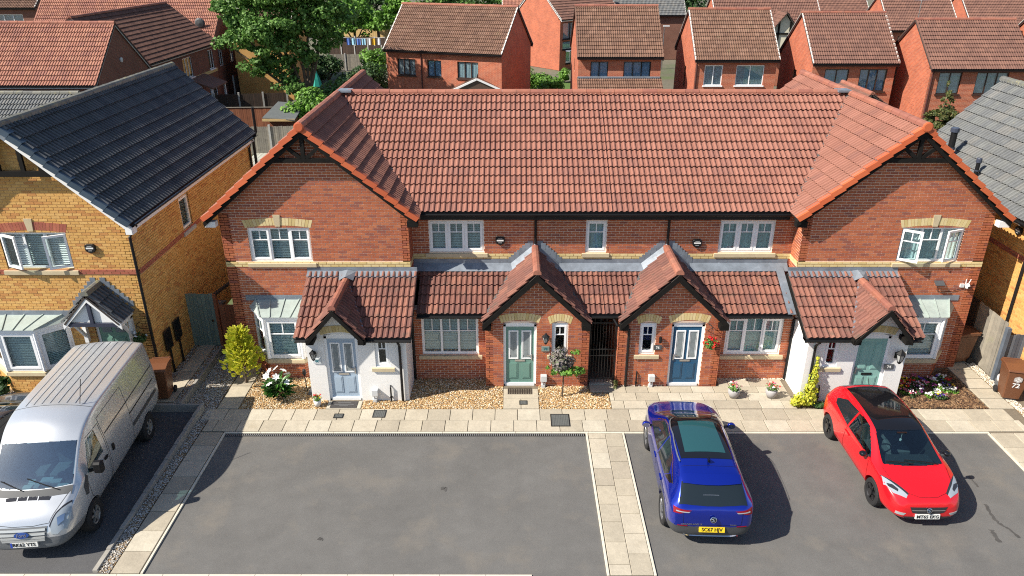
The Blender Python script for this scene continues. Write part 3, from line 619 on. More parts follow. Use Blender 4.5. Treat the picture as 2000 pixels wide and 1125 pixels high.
    m = MB(); m.add([(e0, 19.12, 3.05), (e1, 19.12, 3.05), (e1, YG-.012, 3.16), (e0, YG-.012, 3.16)], [(0, 1, 2, 3)]); m.box(e0, e1, YG-.02, YG-.002, 3.14, 3.26); m.build('lead_flashing', 'lead', h)
    m = MB(); m.add([(gc-.2, 18.95, 3.02), (gc+.2, 18.95, 3.02), (gc+.24, 19.3, 3.15), (gc-.24, 19.3, 3.15), (gc, 18.9, 3.15), (gc, 19.3, 3.2)], [(0, 4, 5, 3), (4, 1, 2, 5)]); m.build('lead_saddle', 'lead', h)
    m = MB(); r = (e1-.06, e1+.03) if s < 0 else (e0-.03, e0+.06); m.prism([(r[0], ye, ze-.03), (r[0], yt, zt2-.03), (r[0], yt, zt2-.12), (r[0], ye, ze-.12)], (r[1]-r[0]-.03, 0, 0)); m.build('side_verge', 'black_timber', h)
    dx = mx(-3.0, False); pipe(h, [(dx, ye-.05, ze-.08), (dx, yp-.06, ze-.3), (dx, yp-.06, .06)])
    return h
h80 = end_house(-1, 'gabled end house of the red brick terrace, its white porch with a pale blue-grey door', 'door_grey', 'two', 'l')
h74 = end_house(1, 'gabled end house of the red brick terrace, mint door in its white porch', 'door_mint', 'six', 'r')
XPART = 2.76
def mid_house(s, lbl, col, hinge):
    def mx(x): return x if s < 0 else 2*CX-x
    def rg(a, b): p, q = mx(a), mx(b); return (min(p, q), max(p, q))
    h = thing('terraced_house', lbl, 'house', (mx(.66), YP, 0)); W = Wall(h, 'brick_red', 'mortar_pink')
    xi = mx(-2.84)+(.07 if s > 0 else 0)
    f0, f1 = (xi, XPART) if s < 0 else (XPART, xi)
    w0, w1 = rg(-2.36, -.80); ops = [(w0, w1, 3.47, 4.42)]
    if s < 0: ops.append((2.09, 2.69, 3.47, 4.42))
    W.face((0, YR, 0), UX, NF, [(2.6, f0, f1), (4.8, f0, f1)], ops, bands=[(3.27, 3.42)])
    cut = [rg(.20, 1.12)]
    a, b = (f0, mx(.66)-.32) if s < 0 else (mx(.66)+.32, f1)
    band(h, (0, YR, 0), UX, NF, a, b, 3.27)
    a, b = (mx(.66)+.32, f1) if s < 0 else (f0, mx(.66)-.32); band(h, (0, YR, 0), UX, NF, a, b, 3.27)
    window(h, (0, YR, 0), UX, NF, w0, w1, 3.47, 4.42, 3, inside='blind' if s < 0 else 'net_curtain'); sill(h, (0, YR, 0), UX, NF, w0-.1, w1+.1, 3.33)
    if s < 0: window(h, (0, YR, 0), UX, NF, 2.09, 2.69, 3.47, 4.42, 1, inside='net_curtain'); sill(h, (0, YR, 0), UX, NF, 2.0, 2.78, 3.33)
    # ground floor
    g0, g1 = rg(-2.84, -.70); v0, v1 = rg(-2.55, -.95)
    W.face((0, YW, 0), UX, NF, [(0, g0, g1), (2.25, g0, g1)], [(v0, v1, .82, 2.0)], ph=.07)
    window(h, (0, YW, 0), UX, NF, v0, v1, .82, 2.0, 3, sashes=(0, 2) if s > 0 else (), inside='blind' if s < 0 else 'net_curtain', fw=.07); sill(h, (0, YW, 0), UX, NF, v0-.1, v1+.1, .69)
    p0, p1 = rg(-.73, 2.14); gc = mx(.665); d0, d1 = rg(-.24, .68); n0, n1 = rg(1.10, 1.55)
    W.face((0, YP, 0), UX, NF, [(0, p0, p1), (2.02, p0, p1), (3.40, gc-.03, gc+.03)], [(d0, d1, 0, 2.05), (n0, n1, 1.06, 2.05)], ph=.04)
    px = mx(2.14); r = (YP, 27.5)
    W.face((px, 0, 0), (0, 1, 0) if s < 0 else (0, -1, 0), (1, 0, 0) if s < 0 else (-1, 0, 0), [(0, YP, 20.5), (2.2, YP, 20.5)] if s < 0 else [(0, -20.5, -YP), (2.2, -20.5, -YP)], thick=.2, cin=.004)
    ox = mx(-.73); W.face((ox, 0, 0), (0, -1, 0) if s < 0 else (0, 1, 0), (-1, 0, 0) if s < 0 else (1, 0, 0), [(0, -YW, -YP), (2.2, -YW, -YP)] if s < 0 else [(0, YP, YW), (2.2, YP, YW)], thick=.2, cin=.004)
    W.finish()
    door(h, (0, YP, 0), UX, NF, d0, d1, 1.97, col, hinge=hinge); arch(h, (0, YP, 0), UX, NF, d0-.06, d1+.06, 2.04, .09, .215, nb=14)
    window(h, (0, YP, 0), UX, NF, n0, n1, 1.06, 2.0, 1, inside=None); arch(h, (0, YP, 0), UX, NF, n0-.06, n1+.06, 2.0, .10, .215, nb=9); sill(h, (0, YP, 0), UX, NF, n0-.12, n1+.12, .93, h=.13)
    # roofs: main slope
    L = math.hypot(YRD-YE, RZ-EZ); sd = (0, (YRD-YE)/L, (RZ-EZ)/L)
    xv, xr = mx(-2.54)+(.07 if s > 0 else 0), mx(-5.43)+(.07 if s > 0 else 0)
    if s < 0: tiled(h, (0, YE, EZ), UX, sd, [(xv, 0), (XPART, 0), (XPART, L), (xr, L)], 'tile_red', limit=200)
    else: tiled(h, (0, YE, EZ), UX, sd, [(XPART, 0), (xv, 0), (xr, L), (XPART, L)], 'tile_red', limit=200)
    q0, q1 = (xr+.3, XPART) if s < 0 else (XPART, xr-.3); ridge(h, (q0, YRD, RZ+.04), (q1, YRD, RZ+.04))
    m = MB(); a, b = sorted((xr, XPART)); m.add([(a, YRD, RZ), (b, YRD, RZ), (b, 28.1, EZ), (a, 28.1, EZ)], [(0, 1, 2, 3)]); m.build('rear_roof', 'tile_red', h)
    a, b = sorted((xv, XPART)); gutter(h, (a, YE-.07, EZ-.02), (b, YE-.07, EZ-.02)); m = MB(); m.box(a, b, YE-.01, YR-.01, EZ-.2, EZ-.04); m.build('eave_fascia', 'black_trim', h)
    m = MB(); a, b = sorted((xi, XPART)); m.box(a, b, 27.6, 27.85, 0, 4.75); m.build('rear_wall', 'mortar_pink', h)
    # lean-to over the ground floor
    ly, lz, ty, tz = 18.40, 2.23, 19.93, 2.99; l2 = math.hypot(ty-ly, tz-lz); sd2 = (0, (ty-ly)/l2, (tz-lz)/l2); hw, gz0, gz1 = 1.46, 2.12, 3.60; sl = (gz1-gz0)/hw
    eb = hw-(lz-gz0)/sl; tb = hw-(tz-gz0)/sl
    xa, xb = mx(-2.62), CX
    A = [(mx(x), q) for x, q in [(-2.62, 0), (.665-eb, 0), (.665-tb, l2), (-2.62, l2)]]; B = [(mx(x), q) for x, q in [(.665+eb, 0), (CX, 0), (CX, l2), (.665+tb, l2)]]
    tiled(h, (0, ly, lz), UX, sd2, A, 'tile_dark_red', limit=50); tiled(h, (0, ly, lz), UX, sd2, B, 'tile_dark_red', limit=15)
    gl = math.hypot(hw, gz1-gz0); fy = 18.03
    for q in (1, -1):
        m_ = [(0, 0), (0.38, 0), (19.93-fy, (tz-gz0)/(gz1-gz0)*gl), (19.93-fy, gl), (0, gl)]
        tiled(h, (gc+q*hw, fy, gz0), (0, q, 0), (-q*hw/gl, 0, (gz1-gz0)/gl), [(q*a, b_) for a, b_ in m_], 'tile_dark_red', limit=35)
        m = MB(); a_, b_ = V((gc+q*(hw+.01), fy-.012, gz0-.01)), V((gc, fy-.012, gz1-.02)); m.prism([a_, b_, b_-V((0, 0, .2)), a_-V((0, 0, .17))], (0, .035, 0)); m.build('bargeboard', 'black_timber', h)
        m = MB(); m.prism([V((gc+q*hw, fy+.03, gz0-.04)), V((gc, fy+.03, gz1-.06)), V((gc, fy+.03, gz1-.08)), V((gc+q*hw, fy+.03, gz0-.06))], (0, YP-fy-.03, 0)); m.build('soffit', 'black_timber', h)
        m = MB(); m.bar((gc+q*eb, ly, lz+.06), (gc+q*tb, ty, tz+.06), .07, .03); m.build('valley_lining', 'valley', h)
        m = MB(); m.box(min(gc+q*(hw-.22), gc+q*(hw+.01)), max(gc+q*(hw-.22), gc+q*(hw+.01)), fy+.03, YP-.01, gz0-.2, gz0-.05); m.build('gable_foot', 'black_timber', h)
        flash_steps(h, gc+q*.1, gz1+.14, gc+q*(tb+.12), tz+.18, YR-.01, 8)
        m = MB(); m.prism([V((gc, 19.72, gz1+.0)), V((gc+q*(tb+.05), 19.72, tz+.02)), V((gc+q*(tb+.1), YR-.02, tz+.14)), V((gc, YR-.02, gz1+.14))], (0, 0, .012)); m.build('lead_apron', 'lead', h)
        x0, x1 = sorted((gc+q*(eb+.02), (mx(-2.62) if (q < 0) == (s < 0) else CX))); gutter(h, (x0, ly-.06, lz-.02), (x1, ly-.06, lz-.02)); m = MB(); m.box(x0, x1, ly-.0, ly+.22, lz-.12, lz-.03); m.build('fascia', 'black_trim', h)
    ridge(h, (gc, fy, gz1+.03), (gc, 19.95, gz1+.03), r=.11)
    for ra, rb in (rg(-2.84, .665-tb-.02), rg(.665+tb+.02, CX)):
        m = MB(); m.add([(ra, 19.72, tz-.02), (rb, 19.72, tz-.02), (rb, YR-.014, tz+.16), (ra, YR-.014, tz+.16)], [(0, 1, 2, 3)]); m.box(ra, rb, YR-.022, YR-.003, tz+.15, 3.26); m.build('lead_flashing', 'lead', h)
    # rainwater pipes
    dx = gc-(.10 if s < 0 else -.10) if s > 0 else gc-.12
    pipe(h, [(gc, YE-.07, EZ-.08), (gc, YR-.06, EZ-.3), (gc, YR-.06, gz1+.15)])
    jx = mx(-2.79); pipe(h, [(jx, ly-.06, lz-.08), (jx, YW-.05, lz-.25), (jx, YW-.05, .05)])
    ph = mx(2.06)
    if s > 0: pipe(h, [(mx(2.3), ly-.06, lz-.06), (mx(2.2), YP-.07, 2.0), (mx(1.86), YP-.06, 1.86), (mx(1.86), YP-.06, .05)])
    return h
def lead_gutter(h, x0, x1):
    m = MB(); m.prism([(x0, 18.36, 2.26), (x1, 18.36, 2.26), (x1, 19.9, 3.08), (x0, 19.9, 3.08)], (0, 0, .02)); m.build('lead_gutter', 'lead', h)
h78 = mid_house(-1, 'middle house of the red brick terrace with a sage green front door', 'door_green', 'l')
h76 = mid_house(1, 'middle house of the red brick terrace with a dark blue front door', 'door_blue', 'r')
lead_gutter(h76, 7.56, 7.78)
# covered passage between the two middle houses
m = MB(); m.box(2.14, 2*CX-2.14, YP+.2, 24, 2.15, 2.2); m.build('passage_ceiling', 'deck', h78)
m = MB(); m.box(2.14, 2*CX-2.14, 23.8, 24, .0, 2.2); m.build('passage_light_stop', 'fence_dark', h78)  # added board shuts the unseen far end so the passage stays dark
for xx in (2.0, 2*CX-2.14):
    m = MB(); m.box(xx, xx+.14, 20.5, 24, 0, 2.2); m.build('passage_wall', 'mortar_pink', h78)
g = thing('iron_gate', 'black wrought iron gate with spear tips closing the passage', 'gate', (CX, 18.42, 0)); x0, x1 = 2.17, 2*CX-2.17; y = 18.42
for z in (.2, .95, 1.15, 1.98):
    m = MB(); m.box(x0, x1, y-.012, y+.012, z-.014, z+.014); m.build('rail', 'iron', g)
n_ = 9
for i in range(n_):
    x = x0+(x1-x0)*(i+.5)/n_; hi = 2.1 if i % 2 else 2.0; m = MB(); m.tube([(x, y, .08), (x, y, hi)], .009, 6); m.build('bar', 'iron', g)
    if i % 2:
        m = MB(); m.lathe([(.005, hi-.02), (.03, hi+.02), (.002, hi+.11)], (x, y, 0), 6); m.build('spear_tip', 'iron', g)
for x in (x0, x1):
    m = MB(); m.box(x-.015, x+.015, y-.015, y+.015, .03, 2.0); m.build('stile', 'iron', g)
M('drain_grey', (.17,.17,.17), .7); M('mat_line', (.14,.14,.14), .9); M('mat_brown', (.05,.035,.025), .9)
M('gravel_pale', 0, .8, rnd=[(.62,.56,.46),(.72,.68,.6),(.5,.45,.36),(.66,.58,.44)])
M('door_canopy', (.15,.29,.235), .4); M('navy_timber', (.03,.035,.06), .6); M('cowl_blue', (.05,.06,.09), .4)
# ------------------------------------------------------------------ ground, paving, gravel
def gx(px, py, X):
    r = ray(px, py); t = X/r.x; return V((X, r.y*t, CAM_H+r.z*t))
def sheet(name, x0, x1, y0, y1, z, mat, kind='structure'):
    m = MB(); m.add([(x0, y0, z), (x1, y0, z), (x1, y1, z), (x0, y1, z)], [(0, 1, 2, 3)]); o = m.build(name, mat, recalc=False); o['kind'] = kind; return o
sheet('ground', -500, 500, -60, 900, -.03, 'earth')
road = sheet('road', -60, 60, -12, 18.9, 0, 'asphalt')
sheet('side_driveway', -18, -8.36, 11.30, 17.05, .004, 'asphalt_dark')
path = sheet('path', -8.06, 14.45, 16.03, 20.6, .008, 'bed_sand')
SLAB = {}
def slab(x0, x1, y0, y1, par=None, z=.03):
    w, d = round(x1-x0, 2), round(y1-y0, 2); key = (w, d)
    if key not in SLAB:
        m = MB(); m.box(-w/2+.007, w/2-.007, -d/2+.007, d/2-.007, -.022, .008); SLAB[key] = m.mesh('slab', 'slab', bevel=.006)
    o = bpy.data.objects.new('slab', SLAB[key]); COL.objects.link(o); o.parent = par or path; o.location = ((x0+x1)/2, (y0+y1)/2, z+random.uniform(-.003, .003)); return o
def row(x0, x1, y0, y1, w=.6, ph=0., par=None):
    x = x0
    nx = x0+((ph % w) or w)
    while x < x1-.05:
        e = min(nx, x1); slab(x, e, y0, y1, par); x = e; nx += w
# front path: two courses, laid half-bond
row(-8.02, 13.4, 16.08, 16.58, .6, .27); row(-8.25, 13.3, 16.58, 17.10, .6, .0)
# paving before the blue door
for y0, y1, ph in ((17.12, 17.52, .35), (17.52, 17.92, .12), (17.92, 18.25, .5)):
    row(2.72, 7.75, y0, y1, .62, ph)
row(5.9, 7.75, 18.25, 18.64, .6, .3)
slab(-.24, .25, 17.12, 17.62); slab(.25, .74, 17.12, 17.62); slab(-.24, .74, 17.62, 18.12)
slab(-5.05, -4.1, 17.12, 17.5)
row(2.2, 2.88, 17.95, 18.32, .68); row(2.2, 2.88, 18.36, 18.75, .68)
# path along the left flank and to the right flank
for i in range(6):
    slab(-8.0, -7.42, 17.12+.58*i, 17.68+.58*i)
for i in range(6): slab(12.96, 13.62, 17.12+.52*i, 17.62+.52*i)
# dividing strip of slabs between the two parking bays, running to the road
strip = sheet('paved_strip', 1.95, 2.83, 11.2, 16.0, .008, 'bed_sand')
y = 11.2; i = 0
ys = [11.2, 11.49, 12.12, 12.73, 13.3, 13.93, 14.56, 15.17, 15.77, 15.99]
for a, b in zip(ys, ys[1:]): slab(1.96, 2.395, a, b, strip)
ys = [11.2, 11.78, 12.37, 12.98, 13.58, 14.2, 14.82, 15.43, 15.99]
for a, b in zip(ys, ys[1:]): slab(2.395, 2.83, a, b, strip)
rs = sheet('paved_strip', 12.30, 13.5, 11.2, 16.0, .008, 'bed_sand')
for i in range(8):
    slab(12.31, 12.9, 11.2+.6*i, 11.8+.6*i, rs); slab(12.9, 13.49, 11.2+.6*i, 11.8+.6*i, rs)
ls = sheet('paved_strip', -8.04, -7.43, 11.25, 16.05, .008, 'bed_sand')
ys = [11.25+.6*i for i in range(9)]
for a, b in zip(ys, ys[1:]): slab(-8.03, -7.44, a, min(b, 16.04), ls)
# pale edgings
def edging(name, p, q, n, w=.05, h=.045, mat='edging'):
    p, q = V(p), V(q); root = None
    for i in range(n):
        a = p+(q-p)*(i/n); b = p+(q-p)*((i+1)/n); d = (b-a).normalized()*.003; m = MB(); m.bar(a+d+V((0, 0, h/2-.01)), b-d+V((0, 0, h/2-.01)), w, h)
        if root is None: root = m.build(name, mat, bevel=.004); root['kind'] = 'structure'
        else: m.build('edging_block', mat, root, bevel=.004)
edging('edging', (-7.40, 11.25, 0), (-7.40, 16.0, 0), 5); edging('edging', (-7.42, 16.035, 0), (12.3, 16.035, 0), 21)
edging('edging', (1.92, 11.2, 0), (1.92, 16.0, 0), 5); edging('edging', (2.86, 11.2, 0), (2.86, 16.0, 0), 5); edging('edging', (12.27, 11.2, 0), (12.27, 16.0, 0), 5)
edging('kerb', (-18, 11.2, 0), (.4, 11.17, 0), 20, w=.12, h=.035)
# drain channel with grating at the head of the left bay
dc = thing('drain_channel', 'long slotted drain channel across the head of the empty parking bay', 'drain', (-2.7, 15.95, 0))
m = MB(); m.box(-7.35, 1.88, 15.90, 16.005, -.01, .012); m.build('channel', 'iron', dc)
m = MB(); x = -7.33
while x < 1.86: m.box(x, x+.022, 15.903, 16.002, .010, .020); x += .05
m.build('grating', 'drain_grey', dc, recalc=False)


# retaining edging between the side driveway and the gravel strip
rt = None
for i in range(10):
    a, b = 11.3+.575*i, 11.3+.575*(i+1)-.006; h = .07+.018*i; m = MB(); m.box(-8.40, -8.30, a, b, -.02, h)
    if rt is None: rt = m.build('retaining_edging', 'kerb_stone', bevel=.006); rt['kind'] = 'structure'
    else: m.build('edging_block', 'kerb_stone', rt, bevel=.006)
for i in range(-10, 2):
    m = MB(); m.box(-9.6+.6*i, -9.0+.6*i-.006, 17.0, 17.08, -.02, .23); m.build('edging_block', 'kerb_stone', rt, bevel=.006)
for i in range(6):
    m = MB(); a = 17.08+.58*i; m.box(-8.98, -8.90, a, a+.574, -.02, .25); m.build('edging_block', 'kerb_stone', rt, bevel=.006)
m = MB(); m.box(-8.97, -8.31, 17.005, 17.075, -.02, .235); m.build('edging_block', 'kerb_stone', rt, bevel=.006)
def inpoly(x, y, P):
    c = False; j = len(P)-1
    for i in range(len(P)):
        if (P[i][1] > y) != (P[j][1] > y) and x < (P[j][0]-P[i][0])*(y-P[i][1])/(P[j][1]-P[i][1])+P[i][0]: c = not c
        j = i
    return c
def stones(name, polys, n, smin, smax, mat, label, cat, bed='gravel_bed', z=.02, zb=.012, flat=.55, flakes=False):
    rn = random.Random(len(name)+n); m = MB()
    tot = [abs(sum(P[i][0]*P[(i+1) % len(P)][1]-P[(i+1) % len(P)][0]*P[i][1] for i in range(len(P))))/2 for P in polys]
    for P in polys: m.add([(x, y, zb) for x, y in P], [tuple(range(len(P)))])
    bo = m.build(name+'_bed', bed, recalc=False); bo['kind'] = 'structure'
    m = MB(); OC = [(1,0,0),(0,1,0),(-1,0,0),(0,-1,0),(0,0,1),(0,0,-1)]; OF = [(0,1,4),(1,2,4),(2,3,4),(3,0,4)]
    for P, A in zip(polys, tot):
        k = int(n*A/sum(tot)); x0, x1 = min(p[0] for p in P), max(p[0] for p in P); y0, y1 = min(p[1] for p in P), max(p[1] for p in P); c = 0
        while c < k:
            x, y = rn.uniform(x0, x1), rn.uniform(y0, y1)
            if not inpoly(x, y, P): continue
            c += 1; s = rn.uniform(smin, smax); t = rn.uniform(0, 6.3); ca, sa = math.cos(t), math.sin(t); e = rn.uniform(.55, 1)*(.3 if flakes else 1); zz = z+rn.uniform(-.004, .012); tl = rn.uniform(-.5, .5) if flakes else 0
            vs = [(x+s*(p[0]*ca-p[1]*e*sa), y+s*(p[0]*sa+p[1]*e*ca), zz+s*flat*p[2]+tl*s*p[0]) for p in OC[:5]]; m.add(vs, OF)
    o = m.build(name, mat, recalc=False); o['kind'] = 'stuff'; tag(o, label, cat); return o
stones('gravel', [[(-7.4, 17.12), (-5.06, 17.12), (-5.06, 17.55), (-5.5, 17.55), (-5.5, 18.6), (-6, 18.76), (-6.98, 18.76), (-7.4, 19.3)], [(-4.09, 17.12), (-2.83, 17.12), (-2.83, 17.55), (-4.09, 17.55)],
    [(-2.83, 17.12), (-.25, 17.12), (-.25, 18.3), (-.73, 18.3), (-.73, 18.7), (-2.83, 18.7)], [(.75, 17.12), (2.7, 17.12), (2.7, 17.9), (2.2, 17.95), (2.15, 18.3), (.75, 18.3)]],
    15000, .014, .028, 'gravel', 'golden gravel laid in the front gardens of the terrace', 'gravel')
stones('shade_gravel', [[(-8.30, 11.3), (-8.05, 11.25), (-8.05, 17.1), (-8.3, 17.1)], [(-8.9, 17.08), (-8.03, 17.1), (-8.03, 19.3), (-8.9, 20.6)]], 6500, .012, .024, 'gravel_grey', 'grey gravel strip beside the retaining edging', 'gravel', z=.03, zb=.02)
stones('side_gravel', [[(-9.13, 17.1), (-8.98, 17.1), (-8.98, 20.3), (-9.13, 20.3)], [(-9.82, 17.3), (-9.63, 17.3), (-9.63, 20.3), (-9.82, 20.3)], [(-15, 17.1), (-12.6, 17.1), (-12.6, 18.1), (-15, 18.1)]], 3600, .012, .024, 'gravel_grey', 'grey gravel borders along the flank of the yellow house', 'gravel', z=.23, zb=.222)
stones('pale_gravel', [[(13.64, 16.2), (13.9, 16.2), (13.9, 20.2), (13.64, 20.2)], [(2.9, 18.26), (4.3, 18.26), (4.3, 18.31), (2.9, 18.31)], [(5.85, 18.62), (7.9, 18.62), (7.9, 18.7), (5.85, 18.7)]], 2200, .012, .026, 'gravel_pale', 'pale pebbles edging the paving', 'gravel', z=.03, zb=.02)
# raised side path of the yellow house
sp = MB(); sp.box(-18, -8.98, 17.08, 21.2, -.02, .215); sp = sp.build('raised_path', 'bed_sand'); sp['kind'] = 'structure'
for i in range(6): slab(-9.62, -9.15, 17.15+.53*i, 17.68+.53*i, sp, z=.236)
# mats, covers
t = thing('doormat', 'dark printed doormat before the pale blue-grey door', 'doormat', (-4.58, 17.3, .04)); m = MB(); m.box(-4.95, -4.22, 17.14, 17.47, .038, .052); m.build('pad', 'mat_rubber', t, bevel=.005)
m = MB()
for z_, w_ in ((17.38, .18), (17.3, .27), (17.23, .12)): m.box(-4.585-w_, -4.585+w_, z_-.012, z_+.012, .05, .054)
m.build('printed_lines', 'mat_line', t)
t = thing('doormat', 'rubber ring doormat before the sage green door', 'doormat', (.22, 17.98, .04)); m = MB()
for i in range(6): m.box(-.12, .56, 17.83+.06*i, 17.845+.06*i, .04, .058)
for i in range(11): m.box(-.12+.066*i, -.105+.066*i, 17.83, 18.145, .04, .056)
m.build('lattice', 'mat_brown', t, recalc=False)
def cover(x0, x1, y0, y1, lbl, z=.04):
    t = thing('inspection_cover', lbl, 'cover', ((x0+x1)/2, (y0+y1)/2, z)); m = MB(); sash2(m, x0, x1, y0, y1, z, z+.012); m.build('cover_rim', 'iron', t)
    m = MB(); m.box(x0+.02, x1-.02, y0+.02, y1-.02, z-.01, z+.006); m.build('lid', 'manhole', t)
    m = MB(); n = max(3, int((x1-x0)/.05))
    for i in range(n): m.box(x0+.03+(x1-x0-.06)*i/n, x0+.045+(x1-x0-.06)*i/n, y0+.03, y1-.03, z+.005, z+.010)
    m.build('lid_ribs', 'manhole', t)
def sash2(m, x0, x1, y0, y1, z0, z1, w=.022):
    m.box(x0, x1, y0, y0+w, z0, z1); m.box(x0, x1, y1-w, y1, z0, z1); m.box(x0, x0+w, y0+w, y1-w, z0, z1); m.box(x1-w, x1, y0+w, y1-w, z0, z1)
cover(1.02, 1.52, 16.28, 16.84, 'large dark manhole cover in the front path'); cover(-3.72, -3.38, 16.68, 17.03, 'dark drain cover in the path right of the pale blue-grey door')
cover(-4.75, -4.5, 16.66, 16.86, 'small grey stop-tap cover in the path below the printed doormat'); cover(.2, .42, 17.3, 17.5, 'small grey cover in the step slabs of the sage green door')
# asphalt stains on the right bay come with the material; scattered litter
# ------------------------------------------------------------------ fittings on the terrace
lantern((-5.30, 17.535, 1.52), (0, -1, 0), 'black wall lantern beside the pale blue-grey door'); lantern((.93, 18.285, 1.62), (0, -1, 0), 'black wall lantern beside the sage green door', 1.05); lantern((10.33, 17.535, 1.50), (0, -1, 0), 'ornate black wall lantern beside the mint door', 1.3)
number_plate((-5.24, 17.535, 1.28), '80', 'pale_plate', 'ink_teal', 'pale house number plate reading 80'); number_plate((.93, 18.28, 1.24), '78', 'slate_green', 'ink_teal', 'grey-green house number plate reading 78')
number_plate((4.05, 18.28, 1.28), '76', 'slate', 'ink_white', 'dark slate number plate reading 76 beside the dark blue door'); number_plate((10.18, 17.535, 1.10), '74', 'slate', 'ink_white', 'dark slate number plate reading 74 beside the mint door', .26, .16)
t = thing('wall_light', 'small black cylinder wall light beside the dark blue door', 'lantern', (4.1, 18.28, 1.55)); m = MB(); m.tube([(4.1, 18.22, 1.46), (4.1, 18.22, 1.64)], .04, 10); m.build('cylinder', 'black_trim', t); m = MB(); m.box(4.07, 4.13, 18.22, 18.295, 1.52, 1.58); m.build('mount', 'black_trim', t)
p = gy(977, 468, YR); alarm_box((p.x, YR-.01, p.z), UX, NF, 'black alarm box on the upper wall above the sage green door'); p = gy(1361, 473, YR); alarm_box((p.x, YR-.01, p.z), UX, NF, 'black alarm box on the upper wall above the dark blue door')
meter_box((-3.75, 17.54, .04), 'grey meter box on the white porch of the pale blue-grey door'); meter_box((.90, 18.29, .04), 'grey meter box right of the sage green door'); meter_box((3.95, 18.29, .04), 'grey meter box left of the dark blue door')
stub_pipe((-3.32, 17.54, .04), 'short black pipe on the white porch of the pale blue-grey door'); stub_pipe((3.52, 18.29, .04), 'short black pipe below the narrow window by the dark blue door'); stub_pipe((8.4, 17.54, .04), 'short black pipe on the white porch of the mint door')
# security light and camera on the mint door house
p = gy(1831, 553, YG); t = thing('solar_floodlight', 'black solar floodlight with a cable on the gable wall', 'floodlight', (p.x, YG, p.z)); m = MB(); m.prism([(p.x-.13, YG-.18, p.z-.01), (p.x+.13, YG-.18, p.z-.01), (p.x+.13, YG-.04, p.z+.07), (p.x-.13, YG-.04, p.z+.07)], (0, .005, .025)); m.build('panel', 'slate', t)
m = MB(); m.box(p.x-.03, p.x+.03, YG-.1, YG, p.z-.03, p.z+.02); m.build('bracket', 'black_trim', t); q = gy(1885, 556, YG)
m = MB(); m.tube([(p.x, YG-.03, p.z-.02), (p.x+.02, YG-.03, p.z-.22), (p.x+.15, YG-.03, p.z-.27), (p.x+.45, YG-.03, p.z-.24), (q.x-.12, YG-.03, q.z-.12)], .008, 6); m.build('cable', 'black_trim', t)
t = thing('security_camera', 'white security camera with two aerials on the gable wall', 'camera', (q.x, YG, q.z)); m = MB(); m.box(q.x-.16, q.x-.05, YG-.06, YG, q.z-.06, q.z+.04); m.build('junction_box', 'meter_grey', t)
m = MB(); m.lathe([(.02, -.08), (.06, -.06), (.065, .02), (.03, .07)], (q.x+.02, YG-.1, q.z), 10); m.tube([(q.x+.02, YG, q.z+.02), (q.x+.02, YG-.1, q.z+.03)], .025, 8); m.build('camera_head', 'white_paint', t, smooth=True)
for e in (-.03, .05): m = MB(); m.tube([(q.x+e, YG-.06, q.z+.04), (q.x+e*1.6, YG-.08, q.z+.2)], .012, 6); m.build('aerial', 'white_paint', t)
m = MB(); m.lathe([(.03, -.012), (.032, 0)], (q.x+.02, YG-.165, q.z-.02), 10, 'y'); m.build('lens', 'black_trim', t)
# ------------------------------------------------------------------ yellow brick house with black tiles (left)
YF, XR_, XRID, XL_ = 18.6, -10.1, -12.6, -15.1
hy = thing('yellow_brick_house', 'yellow brick house with a black tiled roof and a sage door behind the van', 'house', (XRID, YF, 0))
W = Wall(hy, 'brick_yellow', 'mortar_tan')
w0, w1 = -13.53, -11.78; ez, rz_, hw = 4.8, 7.29, 2.65; f0, fb = 18.3, 28.5
dd0, dd1 = -11.66, -10.74
W.face((0, YF, 0), UX, NF, [(0, XL_, XR_), (4.9, XL_, XR_), (7.15, XRID-.03, XRID+.03)], [(w0, w1, 3.5, 4.5), (dd0, dd1, 0, 2.02)], bands=[(3.33, 3.48)])
W.face((XR_, 0, 0), (0, 1, 0), (1, 0, 0), [(0, YF, 28.2), (4.85, YF, 28.2)], [(21.55, 22.25, 3.45, 4.45)], cin=.004, bands=[(3.33, 3.48)])
W.face((0, 28.2, 0), (-1, 0, 0), (0, 1, 0), [(0, -XR_, -XL_), (4.9, -XR_, -XL_), (7.15, -XRID-.03, -XRID+.03)], bricks=False, cin=.004)
band(hy, (0, YF, 0), UX, NF, XL_, XR_, 3.33, mat='brick_band'); band(hy, (XR_, 0, 0), (0, 1, 0), (1, 0, 0), YF, 28.2, 3.33, mat='brick_band')
bay_window(hy, W, [(-14.6, YF), (-13.95, 18.05), (-12.95, 18.05), (-12.3, YF)], 0, yw=YF, z_w=(.72, 1.9), top=2.16, bars=False)
W.finish()
window(hy, (0, YF, 0), UX, NF, w0, w1, 3.5, 4.5, 3, sashes=(0, 2), bars=False, opened=((0, ('l', R(25))), (2, ('r', R(25))))); sill(hy, (0, YF, 0), UX, NF, w0-.1, w1+.1, 3.34)
arch(hy, (0, YF, 0), UX, NF, w0-.02, w1+.02, 4.5, .07, .22, mat='brick_band', key=.17, nb=22)
window(hy, (XR_, 0, 0), (0, 1, 0), (1, 0, 0), 21.55, 22.25, 3.45, 4.45, 1, bars=False, inside='net_curtain'); sill(hy, (XR_, 0, 0), (0, 1, 0), (1, 0, 0), 21.47, 22.33, 3.31, mat='plastic_grey')
L = math.hypot(hw, rz_-ez); ca, sa = hw/L, (rz_-ez)/L; ln = fb-f0
tiled(hy, (XRID+hw, f0+.02, ez), (0, 1, 0), (-ca, 0, sa), [(0, 0), (ln, 0), (ln, L), (0, L)], 'tile_grey', limit=280, hgt=.06)
tiled(hy, (XRID-hw, f0+.02, ez), (0, -1, 0), (ca, 0, sa), [(0, 0), (0, L), (-ln, L), (-ln, 0)], 'tile_grey', hgt=.05)
